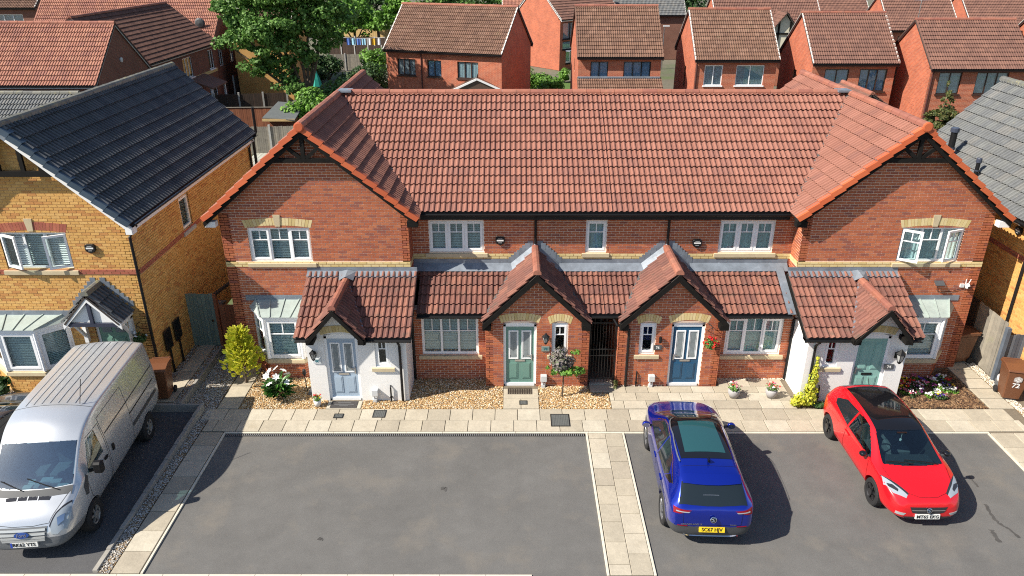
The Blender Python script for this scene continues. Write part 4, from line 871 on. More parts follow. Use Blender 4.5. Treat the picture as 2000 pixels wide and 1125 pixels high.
ridge(hy, (XRID, f0, rz_+.04), (XRID, fb, rz_+.04), 'ridge_grey')
for q in (1, -1):
    verge(hy, (XRID+q*hw, f0, ez), (XRID, f0, rz_), (0, -1, 0), mat='tile_blue', w=.2, h=.12)
    a, b = V((XRID+q*(hw+.02), f0+.04, ez-.09)), V((XRID, f0+.04, rz_-.09)); m = MB(); m.prism([a, b, b-V((0, 0, .2)), a-V((0, 0, .18))], (0, .03, 0)); m.build('bargeboard', 'white_paint', hy)
    m = MB(); m.prism([a+V((0, .03, 0)), b+V((0, .03, 0)), b+V((0, .03, -.03)), a+V((0, .03, -.03))], (0, YF-f0-.07, 0)); m.build('soffit', 'white_paint', hy)
    x0, x1 = sorted((XRID+q*(hw+.03), XRID+q*2.5)); m = MB(); m.box(x0, x1, f0+.05, YF-.01, ez-.27, ez-.1); m.build('eave_box', 'white_paint', hy)
m = MB(); m.box(XR_+.01, XR_+.16, YF+.0, 28.2, ez-.2, ez-.05); m.build('eave_fascia', 'white_paint', hy); gutter(hy, (XRID+hw+.03, f0+.1, ez-.03), (XRID+hw+.03, fb, ez-.03))
xo = XRID+hw+.03; pipe(hy, [(xo, f0+.3, ez-.1), (XR_-.02, YF-.06, ez-.4), (XR_-.02, YF-.06, .1)], .04); pipe(hy, [(xo, 28.0, ez-.1), (XR_+.06, 27.9, ez-.4), (XR_+.06, 27.9, .1)], .04); pipe(hy, [(XR_+.09, 28.35, 2.0), (XR_+.09, 28.35, ez-.2), (xo+.02, 28.45, ez+.1), (xo+.02, 28.45, ez+1.0)], .055, 'soil_pipe')
zt = 6.1; hh = (rz_-zt-.2)/((rz_-ez)/hw); m = MB(); m.box(XRID-hh, XRID+hh, f0+.09, f0+.17, zt-.07, zt+.07); m.build('tie_beam', 'black_timber', hy)
for e in (-.75, -.3, .3, .75):
    m = MB(); m.box(XRID+e-.05, XRID+e+.05, f0+.095, f0+.165, zt+.06, rz_-.22-abs(e)*(rz_-ez)/hw); m.build('stud', 'black_timber', hy)
door(hy, (0, YF, 0), UX, NF, dd0, dd1, 1.97, 'door_canopy', style='canopy', hinge='r')
# gabled timber canopy
gc, cz, ce, chw, cf = -11.25, 3.06, 2.24, .74, 17.85; gl = math.hypot(chw, cz-ce)
for q in (1, -1):
    tiled(hy, (gc+q*chw, cf, ce), (0, q, 0), (-q*chw/gl, 0, (cz-ce)/gl), [(q*a, b) for a, b in [(0, 0), (YF-cf, 0), (YF-cf, gl), (0, gl)]], 'tile_grey', hgt=.05, g=.36)
    a, b = V((gc+q*(chw+.02), cf+.01, ce-.02)), V((gc, cf+.01, cz-.03)); m = MB(); m.prism([a, b, b-V((0, 0, .17)), a-V((0, 0, .15))], (0, .05, 0)); m.build('canopy_rafter', 'white_paint', hy)
    m = MB(); m.prism([V((gc+q*chw, cf+.06, ce-.03)), V((gc, cf+.06, cz-.04)), V((gc, cf+.06, cz-.07)), V((gc+q*chw, cf+.06, ce-.06))], (0, YF-cf-.08, 0)); m.build('canopy_soffit', 'white_paint', hy)
    x = gc+q*(chw-.1); m = MB(); m.box(x-.05, x+.05, YF-.12, YF-.005, 1.35, ce-.1); m.bar((x, YF-.06, 1.5), (x, cf+.25, ce-.12), .07); m.box(x-.05, x+.05, cf+.1, YF-.01, ce-.16, ce-.06); m.build('canopy_bracket', 'white_paint', hy)
    flash_steps(hy, gc+q*.08, cz+.14, gc+q*(chw+.05), ce+.18, YF-.01, 7, w=.14, h=.1)
m = MB(); m.box(gc-chw+.1, gc+chw-.1, cf+.03, cf+.09, ce-.1, ce+.0); m.build('canopy_tie', 'navy_timber', hy)
m = MB(); m.box(gc-.045, gc+.045, cf+.025, cf+.085, ce, cz-.15); m.build('canopy_post', 'navy_timber', hy)
m = MB(); m.prism([(gc-chw+.12, cf+.1, ce), (gc+chw-.12, cf+.1, ce), (gc, cf+.1, cz-.1)], (0, .02, 0)); m.build('canopy_infill', 'white_paint', hy)
ridge(hy, (gc, cf, cz+.03), (gc, YF, cz+.03), 'ridge_grey', r=.1)
hy.location = hy.location+V((.30, -.49, .24))            # its plot is a step higher than the terrace
YF -= .49; XR_ += .30
p = gy(178, 483, YF); alarm_box((p.x, YF-.01, p.z), UX, NF, 'black alarm box on the yellow brick gable')
# two black boards on posts by the flank wall
for yy, lb in ((18.72, 'nearer the street'), (19.35, 'nearer the sage gate')):
    t = thing('stemmed_panel', 'black flat panel on a stem against the yellow flank wall, '+lb, 'panel', (XR_+.06, yy, .22)); 
    m = MB(); m.box(XR_+.045, XR_+.085, yy-.2, yy+.2, 1.0, 1.62); m.build('panel', 'black_trim', t, bevel=.01); m = MB(); m.tube([(XR_+.06, yy, .2), (XR_+.06, yy, 1.02)], .03, 8); m.build('stem', 'black_trim', t)
# ------------------------------------------------------------------ yellow house with grey tiles (right)
hr = thing('yellow_brick_house', 'yellow brick house with a pale grey tiled roof beside the mint door house', 'house', (16.8, 22, 0)); W = Wall(hr, 'brick_yellow', 'mortar_tan', limit=150)
W.face((14.5, 0, 0), (0, -1, 0), (-1, 0, 0), [(0, -26, -17.4), (4.7, -26, -17.4)], bands=[(3.3, 3.45)])
W.face((0, 17.4, 0), UX, NF, [(0, 14.5, 19.1), (4.7, 14.5, 19.1), (7.1, 16.77, 16.83)], cin=.004, bricks=False); W.face((0, 26, 0), (-1, 0, 0), (0, 1, 0), [(0, -19.1, -14.5), (4.7, -19.1, -14.5), (7.1, -16.83, -16.77)], bricks=False, cin=.004)
W.finish(); band(hr, (14.5, 0, 0), (0, -1, 0), (-1, 0, 0), -26, -17.4, 3.3, mat='brick_band')
L = math.hypot(2.75, 2.74); 
tiled(hr, (14.05, 17.1, 4.55), (0, -1, 0), (2.75/L, 0, 2.74/L), [(0, 0), (0, L), (-9.2, L), (-9.2, 0)], 'tile_slate', limit=120); tiled(hr, (19.55, 17.1, 4.55), (0, 1, 0), (-2.75/L, 0, 2.74/L), [(0, 0), (9.2, 0), (9.2, L), (0, L)], 'tile_slate')
ridge(hr, (16.8, 17.1, 7.33), (16.8, 26.3, 7.33), 'ridge_grey'); m = MB(); m.box(14.12, 14.2, 17.2, 26.2, 4.36, 4.52); m.build('eave_fascia', 'white_paint', hr); m = MB(); m.box(14.2, 14.5, 17.2, 26.2, 4.37, 4.4); m.build('soffit', 'white_paint', hr)
gutter(hr, (14.04, 17.15, 4.5), (14.04, 26.25, 4.5)); pipe(hr, [(14.04, 19.5, 4.45), (14.45, 19.5, 4.2), (14.45, 19.5, .1)], .045)
def roofpt(px, py):      # on the left slope of the right house
    r = ray(px, py); nn = V((-2.74, 0, 2.75)); o = V((14.05, 20, 4.55)); t = (o-V((0, 0, CAM_H))).dot(nn)/r.dot(nn); return V((0, 0, CAM_H))+r*t
for (px, py, hgt, rr, lb) in ((1850, 318, 1.15, .10, 'wide'), (1903, 350, .65, .06, 'thin')):
    b = roofpt(px, py); m = MB(); m.tube([b-V((0, 0, .15)), b+V((0, 0, hgt))], rr, 12); fl = m.build('flue', 'black_trim', hr)
    m = MB(); m.lathe([(rr*1.35, hgt-.12), (rr*1.35, hgt), (rr*1.1, hgt+.02)], b, 12); m.lathe([(rr*1.25, hgt*.4), (rr*1.25, hgt*.46)], b, 12); m.build('flue_cowl', 'cowl_blue', fl)
p = gx(1993, 450, 14.5); alarm_box((14.49, p.y, p.z), (0, -1, 0), (-1, 0, 0), 'black alarm box on the yellow flank wall below the pale grey roof')
# ------------------------------------------------------------------ vehicles
M('paint_red', (.62,.006,.012), .3, coat=.8); M('paint_blue', (.005,.024,.36), .16, metal=.6, coat=1.); M('paint_silver', (.60,.62,.64), .28, metal=.55, coat=.5, noise=(1.2, .05)); M('paint_navy', (.02,.03,.05), .3, coat=.8)
M('gloss_black', (.008,.008,.010), .06, coat=.3); M('trim_grey', (.055,.058,.062), .6); M('bumper_grey', (.13,.14,.15), .6); M('screen_dark', (.012,.018,.022), .04, spec=.7); M('seam', (.01,.01,.01), .8); M('blue_seam', (.004,.008,.08), .5)
M('lamp_clear', (.30,.34,.38), .1, spec=.8); M('lamp_red', (.22,.006,.012), .12); M('lamp_dark', (.03,.03,.035), .1); M('alloy', (.42,.43,.45), .3, metal=.8); M('alloy_black', (.02,.02,.022), .3); M('hub_steel', (.30,.29,.27), .5, metal=.4, noise=(20, .3))
M('plate_white', (.78,.78,.74), .4); M('plate_yellow', (.80,.55,.02), .4); M('ink', (.01,.01,.01), .5); M('oval_blue', (.02,.06,.25), .25); M('seat_cloth', (.16,.17,.18), .9); M('dash', (.05,.055,.06), .7); M('cabin', (.03,.032,.035), .9); M('ink_blue', (.02,.06,.4), .4); M('silver_slat', (.5,.52,.52), .4, metal=.3)
M('red_seam', (.16,.003,.006), .5); M('roof_glass', (.02,.075,.085), .05, spec=.6); M('van_seam', (.05,.052,.055), .6); M('rib_grey', (.30,.31,.33), .5)
class Car:
    def __init__(s, name, label, loc, rz, stations, paint, group=None, cat='car', rail=.35):
        s.t = thing(name, label, cat, loc, group, rz); s.paint = paint
        n = 7; me = bpy.data.meshes.new('cage'); vs = []; fs = []
        for (x, zb, wl, wm, zm, ws, zs, wr, zr, zt) in stations:
            half = [(0, zb), (wl*.7, zb), (wl, zb+.06), (wm, zm), (ws, zs), (wr, zr), (wr*.55, zt-(zt-zr)*.25), (0, zt)]
            ring = half+[(-y, z) for y, z in half[-2:0:-1]]; K = len(ring); vs += [(x, y, z) for y, z in ring]
        for i in range(len(stations)-1):
            for k in range(K): fs.append((i*K+k, i*K+(k+1) % K, (i+1)*K+(k+1) % K, (i+1)*K+k))
        fs += [tuple(range(K))[::-1], tuple(range((len(stations)-1)*K, len(stations)*K))]
        me.from_pydata(vs, [], fs); bm = bmesh.new(); bm.from_mesh(me); bmesh.ops.recalc_face_normals(bm, faces=bm.faces)
        cl = bm.edges.layers.float.new('crease_edge'); bm.verts.ensure_lookup_table()
        for e in bm.edges:
            a, b = e.verts[0].index, e.verts[1].index
            if a//K != b//K and a % K in (4, 10): e[cl] = .45
            if a//K != b//K and a % K in (5, 9): e[cl] = rail
        bm.to_mesh(me); bm.free(); s.cage = bpy.data.objects.new('cage', me); COL.objects.link(s.cage)
        sub = s.cage.modifiers.new('s', 'SUBSURF'); sub.levels = 4; sub.render_levels = 4
        dg = bpy.context.evaluated_depsgraph_get(); dg.update(); ev = s.cage.evaluated_get(dg); e = ev.to_mesh()
        s.V = [v.co.copy() for v in e.vertices]; s.F = [tuple(p.vertices) for p in e.polygons]; ev.to_mesh_clear(); s.bvh = BVHTree.FromPolygons(s.V, s.F); s.cuts = []; s.mesh = None; s.wells = []
        bpy.data.objects.remove(s.cage)
    def hit(s, a, b, ax):
        o, d = {'top': (V((a, b, 5)), V((0, 0, -1))), 'left': (V((a, 4, b)), V((0, -1, 0))), 'right': (V((a, -4, b)), V((0, 1, 0))), 'front': (V((6, a, b)), V((-1, 0, 0))), 'rear': (V((-6, a, b)), V((1, 0, 0)))}[ax]
        h = s.bvh.ray_cast(o, d)
        if h[0] is None: h = s.bvh.find_nearest(o+d*(4 if ax in ('left', 'right') else 5)); return h[0], h[1]
        n = h[1] if h[1].dot(d) < 0 else -h[1]; return h[0], n
    def patch(s, name, poly, ax, mat, off=.006, th=.012, step=.07, cut=False, parent=None):
        me = bpy.data.meshes.new(name); me.from_pydata([(p[0], p[1], 0) for p in poly], [], [tuple(range(len(poly)))]); bm = bmesh.new(); bm.from_mesh(me)
        for k in (0, 1):
            lo, hi = min(p[k] for p in poly), max(p[k] for p in poly); q = math.floor(lo/step)*step+step
            while q < hi-1e-3:
                bmesh.ops.bisect_plane(bm, geom=bm.verts[:]+bm.edges[:]+bm.faces[:], plane_co=V((q, 0, 0)) if k == 0 else V((0, q, 0)), plane_no=V((1, 0, 0)) if k == 0 else V((0, 1, 0)), dist=1e-5); q += step
        top = {}
        for v in list(bm.verts):
            p, n = s.hit(v.co.x, v.co.y, ax); top[v] = n; v.co = p+n*off
        r = bmesh.ops.extrude_face_region(bm, geom=bm.faces[:]); nv = [g for g in r['geom'] if isinstance(g, bmesh.types.BMVert)]
        for v in nv: h = s.bvh.find_nearest(v.co); v.co = v.co+(h[0]-v.co).normalized()*th if (h[0]-v.co).length > 1e-6 else v.co
        bmesh.ops.recalc_face_normals(bm, faces=bm.faces)
        for f in bm.faces: f.smooth = True
        bm.to_mesh(me); bm.free(); me.materials.append(MATS[mat]); 
        try: me.set_sharp_from_angle(angle=R(40))
        except Exception: pass
        o = bpy.data.objects.new(name, me); COL.objects.link(o); o.parent = parent or s.t; ORG[o.name] = V((0, 0, 0))
        if cut: s.cuts.append((poly, ax))
        return o
    def both(s, name, poly, mat, **k): s.patch(name, poly, 'left', mat, **k); s.patch(name, poly, 'right', mat, **k)
    def two(s, name, poly, ax, mat, **k): s.patch(name, poly, ax, mat, **k); s.patch(name, [(a, -b) if ax == 'top' else (-a, b) for a, b in poly][::-1], ax, mat, **k)
    def line(s, name, pts, ax, mat='seam', w=.012, off=.003, parent=None):
        """thin seam strip following the surface"""
        P = []
        for (a, b), (c, d) in zip(pts, pts[1:]):
            n = max(2, int(math.hypot(c-a, d-b)/.06)); P += [s.hit(a+(c-a)*i/n, b+(d-b)*i/n, ax) for i in range(n)]
        P.append(s.hit(*pts[-1], ax)); vs = []; m = MB()
        for i, (p, n) in enumerate(P):
            t = (P[min(i+1, len(P)-1)][0]-P[max(i-1, 0)][0]).normalized(); c = t.cross(n).normalized()*w/2; vs += [p-c+n*off, p+c+n*off]
        m.add(vs, [(2*i, 2*i+1, 2*i+3, 2*i+2) for i in range(len(P)-1)]); o = m.build(name, mat, parent or s.t, recalc=False); return o
    def lines(s, name, pts, mat='seam', **k): s.line(name, pts, 'left', mat, **k); s.line(name, pts, 'right', mat, **k)
    def wheels(s, xs, yo, r, rim, spokes, rw=.2, rr=.68, style=0):
        for x in xs:
            for sd in (1, -1):
                y0 = sd*yo; m = MB(); m.lathe([(r*.25, -.02), (r*.25, .01)], (x, y0, r), 12, 'y'); w = m.build('wheel', rim, s.t)
                m = MB(); h = rw/2; c = (x, y0-sd*h, r); pr = [(r*rr, -h), (r*.93, -h), (r, -h*.75), (r, h*.75), (r*.93, h), (r*rr, h), (r*rr*.97, h*.6), (r*rr*.97, -h*.6)]
                vs = []; N = 28; fs = []
                for (q, a) in pr:
                    for k in range(N): vs.append((c[0]+q*math.cos(2*math.pi*k/N), c[1]+a, c[2]+q*math.sin(2*math.pi*k/N)))
                for i in range(len(pr)):
                    for k in range(N): j = (i+1) % len(pr); fs.append((i*N+k, i*N+(k+1) % N, j*N+(k+1) % N, j*N+k))
                m.add(vs, fs); m.build('tyre', 'tyre', w, smooth=False)
                m = MB(); R0 = r*rr*.98; yy = y0-sd*.015
                vs = []; N = 28
                for q, a in ((R0, 0), (R0*.9, -sd*.02), (R0*.9, -sd*.08), (R0*.2, -sd*.09)):
                    for k in range(N): vs.append((x+q*math.cos(2*math.pi*k/N), yy+a, r+q*math.sin(2*math.pi*k/N)))
                m.add(vs[:3*N], [(i*N+k, i*N+(k+1) % N, (i+1)*N+(k+1) % N, (i+1)*N+k) for i in range(2) for k in range(N)]); 
                for k in range(spokes):
                    a = 2*math.pi*k/spokes+.3
                    for e in ((-.10, .10) if style else (0,)):
                        m.bar((x+R0*.15*math.cos(a), yy-sd*.02, r+R0*.15*math.sin(a)), (x+R0*.92*math.cos(a+e), yy-sd*.012, r+R0*.92*math.sin(a+e)), r*(.08 if style else .13), .03, up=(0, 1, 0))
                m.build('rim', rim, w); m = MB(); m.add(vs[2*N:], [(k, (k+1) % N, N+(k+1) % N, N+k) for k in range(N)]); m.build('brake_disc', 'seam', w)
                s.wells.append((x, sd, r))
    def finish(s, arch=1.16, split=None, solid=True):
        me = bpy.data.meshes.new('body'); me.from_pydata(s.V, [], s.F); o = bpy.data.objects.new('body', me); COL.objects.link(o); cutters = []
        for (x, sd, r) in s.wells:
            m = MB(); N = 32; vs = [(x+r*arch*math.cos(2*math.pi*k/N), y, r*1.02+r*arch*math.sin(2*math.pi*k/N)) for y in (sd*.55, sd*1.4) for k in range(N)]
            m.add(vs, [(k, (k+1) % N, N+(k+1) % N, N+k) for k in range(N)]+[tuple(range(N))[::-1], tuple(range(N, 2*N))]); c = m.build('cut', None); cutters.append(c)
            md = o.modifiers.new('b', 'BOOLEAN'); md.object = c; md.operation = 'DIFFERENCE'; md.solver = 'EXACT'
        dg = bpy.context.evaluated_depsgraph_get(); dg.update(); nm = bpy.data.meshes.new_from_object(o.evaluated_get(dg))
        for c in cutters: bpy.data.objects.remove(c)
        bpy.data.objects.remove(o)
        bm = bmesh.new(); bm.from_mesh(nm); kill = []
        mats = [MATS[s.paint], MATS['cabin'], MATS['seam']]; 
        for f in bm.faces:
            c = f.calc_center_median(); f.smooth = True; f.material_index = 0; n = f.normal
            for (x, sd, r) in s.wells:
                if abs(math.hypot(c.x-x, c.z-r*1.02)-r*arch) < .02 and abs(n.y) < .5 and c.y*sd > .5: f.material_index = 2
                if abs(c.y-sd*.55) < .01 and abs(n.y) > .9 and math.hypot(c.x-x, c.z-r) < r*1.3: f.material_index = 2
            if c.z < .32 and n.z < -.6: f.material_index = 2
            for poly, ax in s.cuts:
                if ax == 'top' and n.z > .2 and inpoly(c.x, c.y, poly): kill.append(f); break
                if ax in ('left', 'right') and n.y*(1 if ax == 'left' else -1) > .3 and inpoly(c.x, c.z, poly): kill.append(f); break
                if ax == 'front' and n.x > .2 and inpoly(c.y, c.z, poly): kill.append(f); break
        if kill: bmesh.ops.delete(bm, geom=kill, context='FACES')
        out = None
        if split:
            nm2 = nm.copy(); b2 = bm.copy(); bmesh.ops.delete(b2, geom=[f for f in b2.faces if not split[2](f.calc_center_median(), f.normal) or f.material_index], context='FACES'); b2.to_mesh(nm2); b2.free()
            nm2.materials.clear(); nm2.materials.append(MATS[split[1]]); q = bpy.data.objects.new(split[0], nm2); COL.objects.link(q); q.parent = s.t
            for p in nm2.polygons: p.material_index = 0
            bmesh.ops.delete(bm, geom=[f for f in bm.faces if split[2](f.calc_center_median(), f.normal) and not f.material_index], context='FACES')
        bm.to_mesh(nm); bm.free(); nm.materials.clear()
        for m_ in mats: nm.materials.append(m_)
        nm.name = 'body'; o = bpy.data.objects.new('body', nm); COL.objects.link(o); o.parent = s.t
        try: nm.set_sharp_from_angle(angle=R(38))
        except Exception: pass
        if kill:
            md = o.modifiers.new('solid', 'SOLIDIFY'); md.thickness = .03; md.offset = -1; md.material_offset = 1; md.material_offset_rim = 1; md.use_rim = False
        s.body = o; return o
    def mirror_part(s, x, y, z, col, w=.17, h=.13):
        for sd in (1, -1):
            m = MB(); ring = []
            for k, (dx, sc_) in enumerate(((.05, .55), (.02, .9), (-.04, 1), (-.06, .9))):
                for j in range(12): a = 2*math.pi*j/12; ring.append((x+dx, sd*(y+w/2)+w/2*sc_*math.cos(a), z+h/2*sc_*math.sin(a)))
            m.add(ring, [(i*12+j, i*12+(j+1) % 12, (i+1)*12+(j+1) % 12, (i+1)*12+j) for i in range(3) for j in range(12)]+[tuple(range(12)), tuple(range(36, 48))]); mo = m.build('door_mirror', col, s.t, smooth=True)
            m = MB(); m.bar((x+.0, sd*(y-.08), z-.05), (x, sd*(y+.06), z-.03), .05, .035); m.build('mirror_arm', 'trim_grey', mo)
            m = MB(); vs = [(x-.062, sd*(y+w/2)+w*.42*math.cos(2*math.pi*j/12), z+h*.42*math.sin(2*math.pi*j/12)) for j in range(12)]; m.add(vs, [tuple(range(12))]); m.build('mirror_glass', 'chrome', mo, recalc=False)
    def plate(s, x, z, face, txt, mat, tilt=0., ins=None):
        d = 1 if face == 'front' else -1; fr = V((d, 0, tilt)).normalized(); u = V((0, 1, 0)) if d > 0 else V((0, -1, 0)); up = fr.cross(u); up = up if up.z > 0 else -up; O = V((x, 0, z)); m = MB(); a, b = u*.26, up*.056
        m.add([O-a-b, O+a-b, O+a+b, O-a+b, O-a-b-fr*.03, O+a-b-fr*.03, O+a+b-fr*.03, O-a+b-fr*.03], [(0, 1, 2, 3), (4, 7, 6, 5), (0, 4, 5, 1), (1, 5, 6, 2), (2, 6, 7, 3), (3, 7, 4, 0)]); p = m.build('number_plate', mat, s.t)
        text_mesh(txt, .105, 'ink', 'plate_lettering', p, O+fr*.004, u, fr, up=up, depth=.004, bold=True)
        if ins: m = MB(); e = fr*.003; q = -a+u*.035; m.add([O-a-b+e, O+q-b+e, O+q+b+e, O-a+b+e], [(0, 1, 2, 3)]); m.build('plate_flag', ins, p, recalc=False)
def badge_round(car, p, n, r, up=(0, 0, 1)):
    """round silver badge with a griffin-like S mark"""
    n = V(n).normalized(); up = V(up); u = up.cross(n).normalized(); up = n.cross(u).normalized(); P = V(p); m = MB(); N = 20; vs = []
    for q, h in ((r, 0), (r, .012), (r*.82, .016), (r*.82, .006)):
        for k in range(N): a = 2*math.pi*k/N; vs.append(P+u*q*math.cos(a)+up*q*math.sin(a)+n*h)
    m.add(vs, [(i*N+k, i*N+(k+1) % N, (i+1)*N+(k+1) % N, (i+1)*N+k) for i in range(3) for k in range(N)]); b = m.build('badge', 'chrome', car.t)
    m = MB(); m.add(vs[3*N:], [tuple(range(N))]); m.build('badge_field', 'gloss_black', b, recalc=False)
    path = [P+u*r*x+up*r*y+n*.012 for x, y in ((.5, .38), (.2, .5), (-.25, .35), (-.2, .08), (.2, -.08), (.25, -.35), (-.2, -.5), (-.55, -.35))]; m = MB(); m.tube(path, r*.13, 6); m.tube([path[3], P-u*r*.7+up*r*.25+n*.012], r*.09, 6); m.build('badge_mark', 'chrome', b)
def wiper(car, p, q, name='wiper'):
    n = 8; pts = []
    for i in range(n+1): a = p[0]+(q[0]-p[0])*i/n; b = p[1]+(q[1]-p[1])*i/n; h = car.hit(a, b, 'top'); pts.append(h[0]+h[1]*.03)
    m = MB(); m.tube(pts, .012, 5); m.build(name, 'black_trim', car.t)
def arc(x0, x1, w0, w1, bow0, bow1, n=5):
    """plan outline of a screen: straight sides, bowed ends (x0 with half width w0, x1 with w1)"""
    P = [(x0+bow0*(1-(t*t)), w0*t) for t in [1-2*i/n for i in range(n+1)]]; Q = [(x1+bow1*(1-(t*t)), w1*t) for t in [-1+2*i/n for i in range(n+1)]]; return P+Q
# ---- red hatchback, nose towards the road
S = [(-2.00,.34,.56,.62,.56,.58,.80,.48,.90,.93),(-1.93,.24,.72,.79,.56,.75,.90,.60,1.06,1.10),(-1.74,.20,.79,.855,.56,.83,.98,.62,1.27,1.33),(-1.5,.19,.81,.87,.56,.845,1.0,.60,1.375,1.43),(-1.0,.18,.82,.87,.55,.85,.985,.60,1.425,1.475),(-.4,.18,.82,.87,.55,.855,.965,.60,1.435,1.485),(.05,.18,.82,.87,.55,.855,.95,.59,1.415,1.465),(.30,.18,.82,.87,.55,.855,.94,.585,1.36,1.41),(.70,.18,.82,.87,.55,.85,.93,.655,1.14,1.19),(1.08,.18,.82,.87,.55,.84,.92,.72,.965,1.01),(1.45,.19,.80,.86,.54,.81,.85,.66,.905,.94),(1.75,.20,.74,.82,.5,.73,.74,.56,.81,.845),(1.92,.21,.64,.71,.45,.63,.60,.46,.70,.73),(2.0,.24,.52,.58,.42,.50,.52,.38,.58,.60)]
c = Car('parked_car', 'red three-door hatchback with a black roof parked before the mint door', (8.88, 14.56, 0), R(-90), S, 'paint_red', 'cars parked in the bays')
c.wheels((1.17, -1.34), .85, .31, 'alloy_black', 6)
c.patch('windscreen', arc(1.06, .27, .66, .545, .10, .06), 'top', 'car_glass', cut=True, step=.09); c.patch('roof_panel', arc(.285, -1.42, .545, .52, .06, -.05), 'top', 'gloss_black', step=.1); c.patch('rear_window', arc(-1.55, -1.84, .52, .56, -.05, -.04), 'top', 'screen_dark')
c.both('side_window', [(.82, .955), (-.35, .985), (-.35, 1.36), (-.1, 1.375), (.12, 1.35)], 'car_glass', cut=True); c.both('quarter_window', [(-.42, .99), (-1.25, 1.08), (-1.35, 1.17), (-1.0, 1.33), (-.42, 1.37)], 'screen_dark')
c.two('headlight', [(1.33, .79), (1.50, .80), (1.74, .69), (1.88, .47), (1.83, .43), (1.62, .60)], 'top', 'lamp_clear'); c.two('headlight_rim', [(1.30, .80), (1.33, .81), (1.60, .62), (1.84, .42), (1.80, .40), (1.58, .57)], 'top', 'lamp_dark', off=.004)
c.two('headlight_lens', [(1.52, .76), (1.60, .74), (1.74, .60), (1.70, .58), (1.58, .66)], 'top', 'lamp_dark', off=.012); c.patch('grille', [(-.40, .56), (.40, .56), (.34, .43), (.18, .38), (-.18, .38), (-.34, .43)], 'front', 'lamp_dark', step=.06); c.patch('grille_bar', [(-.36, .50), (.36, .50), (.34, .475), (-.34, .475)], 'front', 'chrome', off=.014); c.two('fog_lamp', [(.46, .40), (.66, .43), (.66, .36), (.50, .34)], 'front', 'silver_slat')
c.patch('lower_intake', [(-.5, .31), (.5, .31), (.44, .25), (-.44, .25)], 'front', 'lamp_dark')
c.line('bonnet_seam', [(1.14, .70), (1.5, .64), (1.78, .46), (1.88, .2), (1.89, 0), (1.88, -.2), (1.78, -.46), (1.5, -.64), (1.14, -.70)], 'top', 'red_seam')
c.lines('door_seam', [(.80, .95), (.86, .5), (.80, .25), (-.42, .25), (-.46, .6), (-.40, .97)], 'red_seam'); c.lines('sill_crease', [(.85, .36), (-.9, .40)], 'red_seam', w=.01)
c.two('tail_light', [(.60, .95), (.76, .93), (.76, .74), (.62, .78)], 'rear', 'lamp_red'); c.mirror_part(.72, .86, 1.0, 'gloss_black'); c.plate(2.025, .335, 'front', 'MT65 EKG', 'plate_white', .1); badge_round(c, (2.02, 0, .50), (1, 0, .25), .06)
wiper(c, (1.10, .52), (1.02, -.18)); wiper(c, (1.12, -.02), (1.02, -.58))
for sd in (1, -1): m = MB(); m.box(-.45, -.2, sd*.874-.012, sd*.874+.012, .84, .865); m.build('door_handle', 'paint_red', c.t)
m = MB(); m.box(.55, 1.0, -.62, .62, .72, .90); m.build('dashboard', 'dash', c.t, bevel=.05)
for sd in (1, -1):
    m = MB(); m.box(-.5, .0, sd*.36-.24, sd*.36+.24, .3, .55); m.box(-.62, -.45, sd*.36-.23, sd*.36+.23, .5, 1.02); m.box(-.6, -.5, sd*.36-.12, sd*.36+.12, 1.03, 1.2); m.build('seat', 'seat_cloth', c.t, bevel=.04)
m = MB(); m.tube([(.42+.06*math.sin(a), -.36+.18*math.cos(a), .93+.17*math.sin(a)) for a in [2*math.pi*i/18 for i in range(19)]], .016, 6); m.build('steering_wheel', 'rubber', c.t)
m = MB(); m.tube([(.42, 0, 1.33), (.42, 0, 1.2)], .004, 4); m.lathe([(.0, -.04), (.028, -.02), (.028, .02), (.0, .04)], (.42, 0, 1.17), 8); m.build('air_freshener', 'white_paint', c.t); m = MB(); m.box(.36, .42, -.11, .11, 1.30, 1.36); m.build('rear_view_mirror', 'gloss_black', c.t)
m = MB(); m.tube([(-1.35, 0, 1.45), (-1.52, 0, 1.66)], .008, 5); m.build('aerial', 'black_trim', c.t)
c.finish()
# ---- blue SUV, nose towards the houses
S = [(-2.23,.44,.62,.70,.64,.68,.86,.60,.97,1.0),(-2.14,.32,.76,.84,.66,.80,.99,.66,1.10,1.14),(-1.98,.27,.84,.895,.66,.86,1.06,.655,1.24,1.29),(-1.72,.25,.86,.905,.66,.87,1.06,.625,1.47,1.53),(-1.45,.24,.87,.905,.65,.88,1.06,.615,1.545,1.60),(-.6,.23,.87,.905,.65,.89,1.04,.615,1.58,1.63),(.1,.23,.87,.905,.65,.89,1.03,.605,1.575,1.62),(.45,.23,.87,.905,.65,.89,1.02,.60,1.51,1.56),(.90,.23,.87,.905,.65,.885,1.01,.67,1.27,1.32),(1.22,.23,.87,.90,.65,.87,1.0,.74,1.07,1.12),(1.6,.24,.85,.885,.63,.84,.95,.69,1.01,1.05),(1.95,.25,.78,.83,.6,.76,.86,.60,.93,.965),(2.15,.27,.67,.72,.56,.64,.74,.48,.80,.83),(2.24,.32,.52,.58,.5,.5,.62,.36,.66,.68)]
c = Car('parked_car', 'blue SUV with a dark glass roof parked nose towards the dark blue door', (4.16, 14.12, 0), R(88), S, 'paint_blue', 'cars parked in the bays')
c.wheels((1.31, -1.365), .885, .35, 'alloy', 5, rr=.70, style=1)
c.patch('windscreen', arc(1.20, .40, .70, .57, .10, .05), 'top', 'screen_dark', step=.1); c.patch('glass_roof', arc(.385, -1.20, .57, .54, .05, -.03), 'top', 'gloss_black', step=.1); c.patch('sunroof_pane', arc(.12, -1.02, .40, .43, .02, .0), 'top', 'roof_glass', off=.012, step=.1)
c.patch('rear_window', arc(-1.76, -2.105, .61, .69, -.04, -.05), 'top', 'screen_dark', step=.06)
